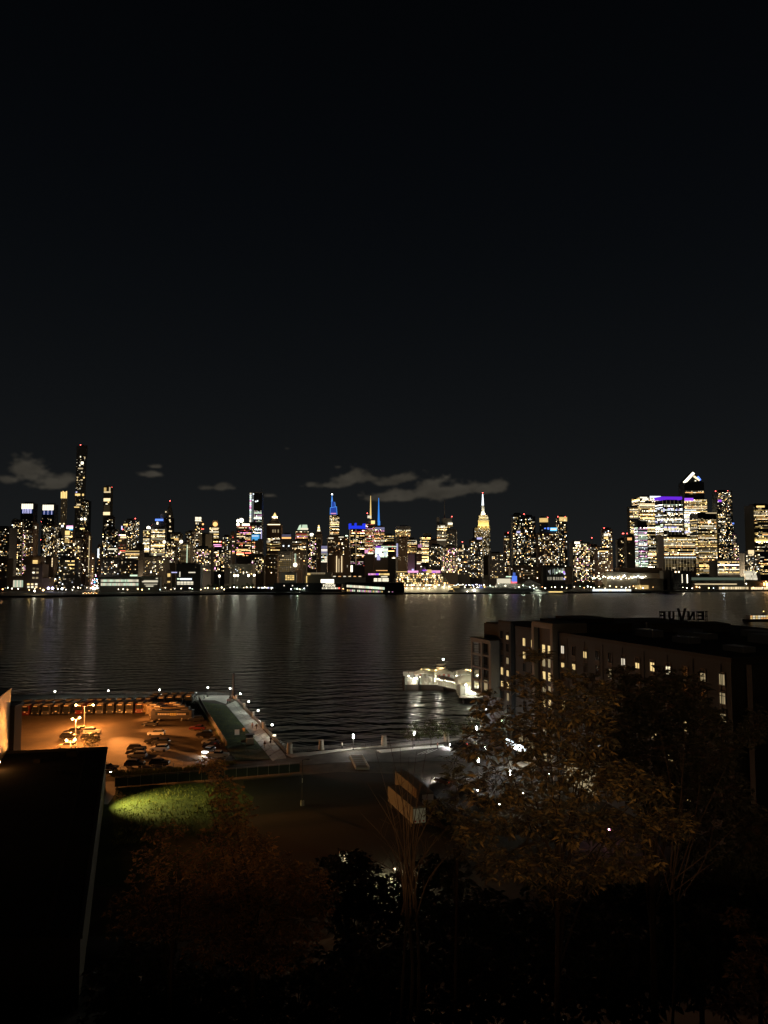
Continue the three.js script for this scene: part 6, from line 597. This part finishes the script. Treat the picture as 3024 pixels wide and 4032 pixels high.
// ---------- people ----------
function body(pose) { // one continuous surface from tapered bones, height 1
  const J = { head: [0, .93, 0, .062], neck: [0, .85, 0, .03], chest: [0, .76, 0, .085], belly: [0, .62, 0, .075], hip: [0, .53, 0, .08], ...pose }, B = [['head', 'head'], ['neck', 'head'], ['chest', 'neck'], ['belly', 'chest'], ['hip', 'belly'], ['ls', 'chest'], ['rs', 'chest'], ['ls', 'le'], ['le', 'lh'], ['rs', 're'], ['re', 'rh'], ['hip', 'lk'], ['lk', 'lf'], ['hip', 'rk'], ['rk', 'rf'], ['lf', 'lt'], ['rf', 'rt']];
  const n = 52, mc = new MarchingCubes(n, new THREE.MeshStandardMaterial(), false, false, 60000); mc.isolation = 0; const f = mc.field;
  for (let k = 0; k < n; k++) for (let j = 0; j < n; j++) for (let i = 0; i < n; i++) { const x = (i / n * 2 - 1) * .56, y = (j / n * 2 - 1) * .56 + .5, z = (k / n * 2 - 1) * .56; let s = 0; for (const [a, b] of B) { const p = J[a], q = J[b], vx = q[0] - p[0], vy = q[1] - p[1], vz = q[2] - p[2], l = vx * vx + vy * vy + vz * vz, t = l ? Math.min(1, Math.max(0, ((x - p[0]) * vx + (y - p[1]) * vy + (z - p[2]) * vz) / l)) : 0, d = Math.hypot(x - p[0] - vx * t, y - p[1] - vy * t, z - p[2] - vz * t) - (p[3] + (q[3] - p[3]) * t); s += Math.exp(-d * 70); } f[i + j * n + k * n * n] = Math.log(Math.max(s, 1e-30)) / 70; }
  mc.update(); const c = mc.count, pos = mc.positionArray.slice(0, c * 3), nor = mc.normalArray.slice(0, c * 3); for (let i = 0; i < c; i++) { pos[i * 3] *= .56; pos[i * 3 + 1] = pos[i * 3 + 1] * .56 + .5; pos[i * 3 + 2] *= .56; } const g = new THREE.BufferGeometry(); g.setAttribute('position', new THREE.BufferAttribute(pos, 3)); g.setAttribute('normal', new THREE.BufferAttribute(nor, 3)); return g;
}
const walk = body({ ls: [.1, .79, 0, .04], rs: [-.1, .79, 0, .04], le: [.13, .64, -.05, .032], lh: [.13, .5, .03, .026], re: [-.13, .64, .05, .032], rh: [-.13, .51, .12, .026], lk: [.05, .28, .09, .045], lf: [.05, .04, .04, .03], lt: [.05, .02, .1, .022], rk: [-.05, .28, -.02, .045], rf: [-.05, .05, -.13, .03], rt: [-.05, .02, -.08, .022] });
const stand = body({ ls: [.1, .79, 0, .04], rs: [-.1, .79, 0, .04], le: [.13, .63, 0, .032], lh: [.12, .49, .04, .026], re: [-.13, .63, 0, .032], rh: [-.08, .52, .1, .026], lk: [.055, .28, .01, .045], lf: [.06, .04, 0, .03], lt: [.06, .02, .06, .022], rk: [-.055, .28, .01, .045], rf: [-.06, .04, 0, .03], rt: [-.06, .02, .06, .022] });
const SKIN = [.35, .22, .16], HAIR = [.02, .015, .012];
function person(px, py, h, turn, kind, shirt, trousers, label, g0 = 3.1) { const g = kind.clone(), p = g.attributes.position, c = new Float32Array(p.count * 3); for (let i = 0; i < p.count; i++) { const x = p.getX(i), y = p.getY(i), z = p.getZ(i), k = y > .955 || (y > .89 && z < -.02) ? HAIR : y > .855 || (Math.abs(x) > .095 && y < .56 && y > .4) ? SKIN : y > .54 ? shirt : y > .05 ? trousers : [.03, .03, .03]; c.set(k, i * 3); } g.setAttribute('color', new THREE.BufferAttribute(c, 3)); g.scale(h, h, h); const t = thing('person', label, 'person', on(px, py, g0), turn, 'people walking on the pier and shore'); mesh('figure', g, std({ vertexColors: true }), t); mesh('hair', new THREE.SphereGeometry(.075 * h, 10, 6, 0, 6.3, 0, 1.5).translate(0, .945 * h, -.008 * h), std({ color: C(...HAIR) }), t); }
person(994, 2868, 1.75, 2.6, walk, [.4, .22, .18], [.05, .05, .07], 'person in a rust-coloured top walking beside a companion on the pier walk'); person(1009, 2873, 1.82, 2.8, walk, [.02, .02, .02], [.02, .02, .025], 'person in black walking on the pier walk beside the railing'); person(896, 2770, 1.7, .3, stand, [.4, .12, .1], [.06, .06, .08], 'person in a red top standing near the pier corner'); person(905, 2770, 1.75, .5, walk, [.25, .1, .1], [.05, .04, .04], 'person in dark red walking near the pier corner'); person(804, 2753, 1.75, 1.6, walk, [.05, .05, .05], [.03, .03, .04], 'person in black on the far promenade past the buses'); person(1066, 2926, 1.78, 2.5, walk, [.03, .03, .035], [.02, .02, .02], 'person in dark clothes carrying a dark bag near the shore'); person(1042, 2944, 1.72, 3.0, walk, [.05, .04, .035], [.45, .38, .28], 'person in a dark top and pale trousers at the lawn edge'); person(1347, 2948, 1.75, 0, stand, [.45, .43, .38], [.05, .05, .06], 'person in a pale top standing by the railing left of the column lamp'); person(1723, 2948, 1.72, .8, stand, [.4, .2, .15], [.1, .09, .08], 'person in a reddish top under the small shore trees');
{ const t = thing('carried_bag', 'dark shopping bag carried by the person near the shore', 'bag', on(1062, 2927, 3.12).add(V(.2, .3, .1))); mesh('pouch', rb(.4, .45, .2, .05, 0, 0), M.black, t); mesh('handle', new THREE.TorusGeometry(.12, .015, 6, 12, Math.PI).translate(0, .45, 0), M.black, t); }

// ---------- trees ----------
const leafG = (len, wid, fold) => { const g = new THREE.BufferGeometry(), m = len * .42, p = [0, 0, 0, -wid / 2, fold, m, 0, 0, m * 1.05, wid / 2, fold, m, -wid * .28, fold * .4, len * .75, 0, -fold * .3, len * .78, wid * .28, fold * .4, len * .75, 0, -fold * 1.2, len]; g.setAttribute('position', new THREE.Float32BufferAttribute(p, 3)); g.setIndex([0, 2, 1, 0, 3, 2, 1, 2, 5, 1, 5, 4, 2, 3, 6, 2, 6, 5, 4, 5, 7, 5, 6, 7]); g.computeVertexNormals(); return g; };
const leafMat = (c) => new THREE.MeshPhysicalMaterial({ color: c ? C(...c) : C(1, 1, 1), vertexColors: !c, roughness: .75, transmission: .28, thickness: 0, side: THREE.DoubleSide }), crownM = leafMat();
class Crown { constructor() { this.p = []; this.n = []; this.c = []; this.i = []; } add(geo, mat, col) { const P = geo.attributes.position, N = geo.attributes.normal, k = this.p.length / 3, v = V(0, 0, 0), nm = new THREE.Matrix3().getNormalMatrix(mat); for (let i = 0; i < P.count; i++) { v.fromBufferAttribute(P, i).applyMatrix4(mat); this.p.push(v.x, v.y, v.z); v.fromBufferAttribute(N, i).applyMatrix3(nm).normalize(); this.n.push(v.x, v.y, v.z); this.c.push(col[0], col[1], col[2]); } for (const q of geo.index.array) this.i.push(k + q); }
  build(name, parent, m) { const g = new THREE.BufferGeometry(); g.setAttribute('position', new THREE.Float32BufferAttribute(this.p, 3)); g.setAttribute('normal', new THREE.Float32BufferAttribute(this.n, 3)); g.setAttribute('color', new THREE.Float32BufferAttribute(this.c, 3)); g.setIndex(this.i); const o = mesh(name, g, m || crownM, parent); o.userData.kind = 'stuff'; return o; } }
const curve = (pts, r0, r1, seg = 10, rad = 6) => { const c = new THREE.CatmullRomCurve3(pts), g = new THREE.TubeGeometry(c, seg, 1, rad, false), p = g.attributes.position, q = V(0, 0, 0); for (let i = 0; i <= seg; i++) { c.getPointAt(i / seg, q); const r = r0 + (r1 - r0) * i / seg; for (let j = 0; j <= rad; j++) { const k = i * (rad + 1) + j; p.setXYZ(k, q.x + (p.getX(k) - q.x) * r, q.y + (p.getY(k) - q.y) * r, q.z + (p.getZ(k) - q.z) * r); } } return flat(g); };
function blobTree(name, label, depth, trunkPx, blobs, o) { // blobs: [px, py, rx, ry] in photo pixels at that distance
  const k = depth / F, base = at(trunkPx[0], trunkPx[1], depth); base.y = o.ground ?? base.y; const t = thing(name, label, 'tree', base), L = (p) => p.clone().sub(base), top = L(at(trunkPx[0] + (o.lean || 0), o.fork, depth));
  mesh('trunk', curve([V(0, -.5, 0), top.clone().multiplyScalar(.5).add(V(rr(-.1, .1), 0, .1)), top], o.r, o.r * .55, 12, 9), M.bark, t); const crown = new Crown(), twigs = [], geos = o.leaf, M4 = new THREE.Matrix4(), Q = new THREE.Quaternion(), up = V(0, 0, 1); let singles = o.singles || 0; const mats = (o.cols || []).map((c) => leafMat(c));
  for (const [bx0, by0, rx, ry, dz = 0] of blobs) {
    const c = L(at(bx0, by0, depth + dz)), mid = top.clone().lerp(c, .5).add(V(rr(-.3, .3), rr(-.2, .3) - .1 * c.distanceTo(top), rr(-.3, .3))); mesh('limb', curve([top.clone().lerp(V(0, 0, 0), R() * .35), mid, c], o.r * .3, o.r * .06, 8, 6), M.limb, t);
    const n = Math.round(o.dens * rx * ry / 1000);
    for (let i = 0; i < n; i++) {
      let d; do d = V(rr(-1, 1), rr(-1, 1), rr(-1, 1)); while (d.lengthSq() > 1); const e = d.length(); if (e < .4 && R() < .5) d.multiplyScalar(.6 / e); const p = c.clone().add(V(d.x * rx * k, d.y * ry * k, d.z * Math.min(rx, ry) * k * 1.1)), q = c.clone().lerp(p, .25); if (i % 2 === 0) twigs.push(bar(q, p, o.twig, o.twig * .4, 4));
      const m = o.per, dir0 = p.clone().sub(c).setY(p.y - c.y + .15).normalize();
      for (let j = 0; j < m; j++) { const a = j / m * 6.283 + R(), dir = V(Math.cos(a), rr(-.75, .15), Math.sin(a)).addScaledVector(dir0, .5).normalize(), s = rr(.45, 1.4); Q.setFromUnitVectors(up, dir); Q.multiply(new THREE.Quaternion().setFromAxisAngle(up, rr(-.9, .9))); M4.compose(p.clone().add(V(rr(-.04, .04), rr(-.04, .04), rr(-.04, .04))), Q, V(s, s, s)); const g = pick(geos);
        if (singles > 0 && d.z > .2 && R() < .34) { singles--; const w = mesh('leaf', g, pick(mats), t); w.applyMatrix4(M4); } else { const b = rr(.6, 1.25), h = pick(o.cols); crown.add(g, M4, [h[0] * b, h[1] * b, h[2] * b]); } }
    }
  }
  crown.build('crown', t); if (twigs.length) mesh('twigs', twigs, M.twig, t).userData.kind = 'stuff'; return t;
}
const hillY = (z) => 2.6 + 46 * Math.pow(Math.min(1, Math.max(0, (112 + z) / 108)), 2.1), bigLeaf = [leafG(.19, .062, .012), leafG(.15, .055, .014), leafG(.22, .066, .01)], midLeaf = [leafG(.15, .06, .012), leafG(.12, .05, .01)], smallLeaf = [leafG(.24, .14, .03), leafG(.2, .12, .03)];
blobTree('leafy_tree', 'near leafy tree with drooping brown-green leaves before the hotel', 21, [2200, 3900], [[2130, 2585, 75, 26], [2240, 2680, 70, 40], [2060, 2690, 90, 36], [1935, 2790, 75, 70], [1890, 2930, 95, 70], [2180, 2790, 130, 80], [2320, 2780, 80, 60], [2390, 2730, 50, 40], [2060, 2890, 130, 90], [2300, 2900, 130, 90], [2150, 3020, 140, 90], [1950, 3100, 130, 90], [2330, 3060, 130, 90], [2060, 3200, 150, 90], [2260, 3230, 150, 90], [1880, 3260, 100, 70], [2450, 3080, 90, 80], [2560, 3120, 110, 60], [2620, 3250, 110, 70], [2440, 3260, 120, 80], [2120, 3400, 130, 70], [2330, 3420, 110, 70], [2500, 3400, 100, 60], [1960, 3400, 100, 70], [2200, 3520, 90, 60]], { ground: hillY(-21), fork: 3300, r: .1, dens: 11, per: 7, twig: .006, leaf: bigLeaf, cols: [[.24, .155, .055], [.2, .125, .045], [.07, .05, .022], [.03, .024, .012], [.025, .02, .01], [.03, .024, .012], [.1, .065, .025]], singles: 300 });
blobTree('dark_tree', 'tall dark tree silhouetted against the hotel at the right', 36, [2560, 3900], [[2480, 2740, 110, 90], [2600, 2800, 130, 100], [2700, 2720, 90, 80], [2620, 2680, 70, 60], [2420, 2860, 110, 90], [2760, 2840, 110, 90], [2560, 2960, 170, 110], [2740, 3000, 140, 110], [2400, 3000, 110, 100], [2640, 3120, 180, 110], [2860, 2960, 70, 60], [2940, 2900, 60, 50], [2990, 2840, 50, 60], [2460, 2660, 60, 40], [2330, 2690, 40, 40], [2850, 3120, 110, 90], [2960, 3300, 120, 130], [2760, 3280, 140, 110]], { ground: hillY(-36), fork: 3200, r: .2, dens: 19, per: 6, twig: .014, leaf: [leafG(.26, .12, .02), leafG(.22, .1, .02)], cols: [[.016, .015, .008], [.012, .012, .006]] });
blobTree('autumn_tree', 'bushy tree with rust-coloured autumn leaves left of the bare shrub', 34, [1000, 3960], [[850, 3030, 45, 50], [880, 3110, 70, 60], [920, 3200, 90, 70], [900, 3300, 110, 80], [1010, 3340, 90, 70], [820, 3400, 110, 80], [1080, 3430, 110, 80], [960, 3460, 140, 90], [1190, 3480, 110, 80], [1260, 3540, 80, 70], [1040, 3560, 160, 90], [880, 3560, 140, 90], [1180, 3620, 120, 80], [980, 3700, 160, 90], [830, 3700, 120, 90], [790, 3010, 34, 26], [1100, 3740, 140, 80]], { ground: hillY(-34), fork: 3620, r: .15, dens: 22, per: 6, twig: .01, leaf: midLeaf.concat([leafG(.2, .08, .015)]), cols: [[.3, .14, .04], [.2, .1, .035], [.33, .17, .045], [.14, .075, .03]], singles: 200 });
blobTree('autumn_tree', 'smaller rust-leaved tree lower left before the lit grass', 30, [680, 3990], [[620, 3290, 60, 40], [690, 3260, 50, 35], [600, 3380, 90, 60], [700, 3400, 90, 60], [560, 3480, 90, 70], [680, 3520, 110, 80], [500, 3570, 90, 60], [610, 3620, 120, 80], [740, 3620, 100, 80], [480, 3660, 60, 50]], { ground: hillY(-30), fork: 3640, r: .1, dens: 11, per: 6, twig: .009, leaf: midLeaf, cols: [[.24, .12, .035], [.14, .07, .025], [.26, .14, .04]], singles: 120 });
blobTree('dark_bush', 'round black bush behind the bare shrub in the middle', 62, [1370, 3900], [[1300, 3440, 70, 60], [1380, 3400, 80, 60], [1430, 3460, 80, 70], [1350, 3520, 110, 80], [1470, 3540, 70, 70], [1400, 3640, 120, 90], [1560, 3500, 50, 60], [1640, 3480, 80, 60], [1700, 3420, 70, 50], [1780, 3440, 80, 60], [1620, 3600, 140, 90]], { ground: hillY(-62), fork: 3700, r: .3, dens: 20, per: 6, twig: .02, leaf: [leafG(.4, .2, .04), leafG(.34, .18, .04)], cols: [[.018, .02, .01], [.014, .016, .008]] });
blobTree('leafy_tree', 'low drooping branches of a rust-leaved tree at the right edge', 19, [3030, 3960], [[2900, 3620, 50, 40], [2960, 3740, 70, 60], [2920, 3830, 60, 50], [2990, 3930, 80, 60], [2860, 3960, 60, 40]], { ground: hillY(-19), fork: 3760, r: .08, dens: 9, per: 5, twig: .007, leaf: bigLeaf, cols: [[.13, .065, .025], [.1, .05, .02]], singles: 40 });
blobTree('leafy_tree', 'thin-leaved sapling between the trailers and the near leafy tree', 26, [1800, 3900], [[1790, 3010, 60, 40], [1800, 3080, 70, 50], [1760, 3160, 60, 50], [1820, 3220, 70, 50], [1740, 3260, 50, 40], [1690, 3180, 30, 40], [1830, 3330, 70, 50]], { ground: hillY(-26), fork: 3350, r: .07, dens: 9, per: 6, twig: .008, leaf: bigLeaf, cols: [[.15, .12, .05], [.12, .1, .045]], singles: 60 });
[[1625, 2948, 'first', 1.0], [1696, 2941, 'second', 1.1], [1762, 2936, 'third', .9], [1850, 2926, 'fourth', .85]].forEach(([x, y, w, s]) => { const d = -on(x, y, 3.1).z; blobTree('shore_tree', 'small green shore tree by the railing, ' + w + ' from the left', d, [x, y], [[x - 22, y - 62, 28 * s, 22], [x + 16, y - 70, 28 * s, 22], [x, y - 92, 24 * s, 18], [x - 4, y - 50, 34 * s, 16], [x + 28, y - 48, 18 * s, 14]], { ground: 3.1, fork: y - 44, r: .09, dens: 230, per: 6, twig: .02, leaf: smallLeaf, cols: [[.09, .13, .035], [.07, .11, .03], [.12, .14, .05]] }); });
{ const x = 352, y = 2985, d = -on(x, y, 3.1).z; blobTree('lot_tree', 'small leafy tree lit orange just behind the dark flat roof', d, [x, y], [[335, 2915, 16, 14], [360, 2900, 22, 18], [385, 2905, 14, 16], [370, 2925, 26, 14], [345, 2935, 20, 12]], { ground: 3.1, fork: 2945, r: .1, dens: 200, per: 6, twig: .02, leaf: smallLeaf, cols: [[.1, .1, .03], [.08, .08, .03]] }); }
// shore trees across the river
const farLeaf = [leafG(2.2, 1.6, .3), leafG(1.8, 1.4, .3)];
for (let i = 0; i < 26; i++) { const x = i < 12 ? 820 + i * 26 + rr(-8, 8) : i < 19 ? 560 + (i - 12) * 24 : 2290 + (i - 19) * 14, p = on(x, 2320, 2.6), h = rr(6, 11), t = thing('far_shore_tree', i < 12 ? 'dark round tree below the ball field floodlights' : i < 19 ? 'dark round tree before the low pier building' : 'dark pointed tree near the convention glass hall', 'tree', V(p.x, 2.6, p.z), 0, i < 12 ? 'trees below the ball field' : i < 19 ? 'trees before the pier building' : 'trees near the glass hall'); mesh('trunk', cyl(.4, .25, h * .5), M.bark, t); const c = new Crown(), Q = new THREE.Quaternion(), m = new THREE.Matrix4(); for (let k = 0; k < 130; k++) { let d; do d = V(rr(-1, 1), rr(-1, 1), rr(-1, 1)); while (d.lengthSq() > 1); Q.setFromUnitVectors(V(0, 0, 1), V(rr(-1, 1), rr(-.6, .6), rr(-1, 1)).normalize()); m.compose(V(d.x * h * .5, h * .75 + d.y * h * .42, d.z * h * .5), Q, V(1, 1, 1)); const b = rr(.7, 1.3); c.add(pick(farLeaf), m, [.05 * b, .075 * b, .02 * b]); } c.build('crown', t); }
// bare shrub
{ const D = 15, b0 = at(1610, 3990, D), t = thing('bare_shrub', 'tall bare shrub of thin reddish upright stems in the middle foreground', 'shrub', b0.clone().setY(hillY(-D))), L = (x, y, dz = 0) => at(x, y, D + dz).sub(t.position);
  mesh('stem', curve([L(1600, 4200), L(1625, 3800), L(1600, 3560)], .045, .03, 10, 7), M.limb, t); mesh('stem', curve([L(1640, 4200), L(1650, 3800), L(1630, 3450)], .04, .022, 10, 7), M.limb, t); mesh('stem', curve([L(1570, 4200), L(1590, 3800), L(1605, 3500)], .035, .02, 10, 7), M.limb, t);
  const tips = [[1445, 3080], [1480, 2960], [1530, 2900], [1545, 3010], [1575, 2940], [1610, 2980], [1640, 2960], [1680, 2950], [1420, 3200], [1470, 3280], [1700, 3060], [1730, 3140], [1660, 3080], [1520, 3160], [1500, 3330], [1760, 3260], [1590, 3120], [1650, 3200], [1440, 3370], [1800, 3330], [1715, 3300], [1560, 3260]];
  tips.forEach(([x, y], i) => { const s = L(1605 + rr(-25, 35), rr(3480, 3640)), e = L(x, y, rr(-1.2, 1.2)), m = s.clone().lerp(e, .5).add(V((s.x - e.x) * .18, .05, rr(-.1, .1))); mesh('branch', curve([s, m, e], .014, .003, 10, 5), M.twig, t); for (let k = 0; k < 3; k++) { const u = rr(.35, .85), q = s.clone().lerp(m, Math.min(1, u * 1.6)).lerp(e, Math.max(0, u - .4)), f = q.clone().add(V(rr(-.22, .22), rr(.12, .4), rr(-.2, .2))); mesh('twig', bar(q, f, .005, .0018, 4), M.twig, t); } }); }
{ const D = 24, t = thing('bare_shrub', 'leafless thin-branched shrub among the dark trees at the right', 'shrub', at(2640, 3950, D).setY(hillY(-D))), L = (x, y, dz = 0) => at(x, y, D + dz).sub(t.position); mesh('stem', curve([L(2640, 4200), L(2660, 3700), L(2650, 3420)], .05, .025, 10, 7), M.limb, t); for (const [x, y] of [[2600, 2880], [2700, 2870], [2560, 2960], [2860, 3020], [2950, 3200], [2820, 3180], [2900, 3330], [2480, 3120], [2760, 3060], [2680, 2960]]) { const s = L(2650 + rr(-20, 20), rr(3430, 3560)), e = L(x, y, rr(-1, 1)); mesh('branch', curve([s, s.clone().lerp(e, .5).add(V(rr(-.3, .3), -.1, 0)), e], .02, .004, 10, 5), M.twig, t); } }
// weeds and grass tufts
{ const g = new THREE.BufferGeometry(); g.setAttribute('position', new THREE.Float32BufferAttribute([-.05, 0, 0, .05, 0, 0, .02, .5, .08, .03, 0, .06, -.04, 0, .05, -.1, .42, -.03], 3)); g.computeVertexNormals(); const zones = [[[455, 3105], [900, 3085], [930, 3290], [440, 3330], 5200, .55], [[440, 3045], [700, 3030], [700, 3040], [440, 3060], 500, 1.1], [[700, 3030], [925, 3004], [925, 3010], [700, 3042], 420, 1.2], [[800, 2770], [886, 2782], [1062, 2978], [935, 2990], 2600, .3]], total = zones.reduce((a, z) => a + z[4], 0), o = new THREE.InstancedMesh(g, std({ color: C(1, 1, 1), roughness: 1, side: THREE.DoubleSide }), total); let n = 0; const m = new THREE.Matrix4(), e = new THREE.Euler(), c = new THREE.Color();
  for (const [a, b, d, f, k, s] of zones) for (let i = 0; i < k; i++) { const u = R(), v = R(), x = (a[0] * (1 - u) + b[0] * u) * (1 - v) + (f[0] * (1 - u) + d[0] * u) * v, y = (a[1] * (1 - u) + b[1] * u) * (1 - v) + (f[1] * (1 - u) + d[1] * u) * v, p = on(x, y, 3.05), q = s * rr(.5, 1.6) * (.5 + fbm(p.x * .35, p.z * .35, 88, 3) * 1.2); e.set(0, R() * 6.3, 0); m.compose(p, new THREE.Quaternion().setFromEuler(e), V(q * 1.6, q, q * 1.6)); o.setMatrixAt(n, m); const w = R(); o.setColorAt(n++, c.setRGB(.1 + .12 * w, .13 + .08 * w, .03 + .02 * w)); } o.name = 'grass_tufts'; o.userData.kind = 'stuff'; o.userData.label = 'tufts of rough grass and weeds on the field and lawn'; o.userData.category = 'grass'; scene.add(o); }

// dark trees filling the slope below the overlook
[[560, 3900, 'at the lower left beside the flat roof'], [860, 3960, 'below the rust-leaved trees'], [1180, 3900, 'below the autumn tree'], [1480, 3860, 'behind the foot of the bare shrub'], [1830, 3660, 'below the near leafy tree, left side'], [2120, 3690, 'below the near leafy tree'], [2450, 3610, 'below the tall dark tree'], [2760, 3560, 'right of the leafless shrub'], [2990, 3480, 'at the right edge']].forEach(([x, y, w], i) => { const d = 44 + (i % 3) * 5; blobTree('slope_tree', 'black unlit tree on the slope ' + w, d, [x, 4300], [[x, y - 120, 120, 80], [x - 110, y - 40, 120, 90], [x + 110, y - 50, 120, 90], [x, y + 20, 150, 100], [x - 120, y + 110, 140, 100], [x + 120, y + 110, 140, 100], [x, y + 180, 160, 100], [x - 60, y + 290, 170, 100], [x + 70, y + 290, 170, 100]], { ground: hillY(-d), fork: y + 80, r: .22, dens: 6, per: 6, twig: .02, leaf: [leafG(.5, .26, .05), leafG(.42, .22, .05)], cols: [[.02, .022, .01], [.016, .018, .009]] }); });

scene.traverse((o) => { if (o.isMesh) o.castShadow = o.receiveShadow = true; });
renderer.render(scene, camera);
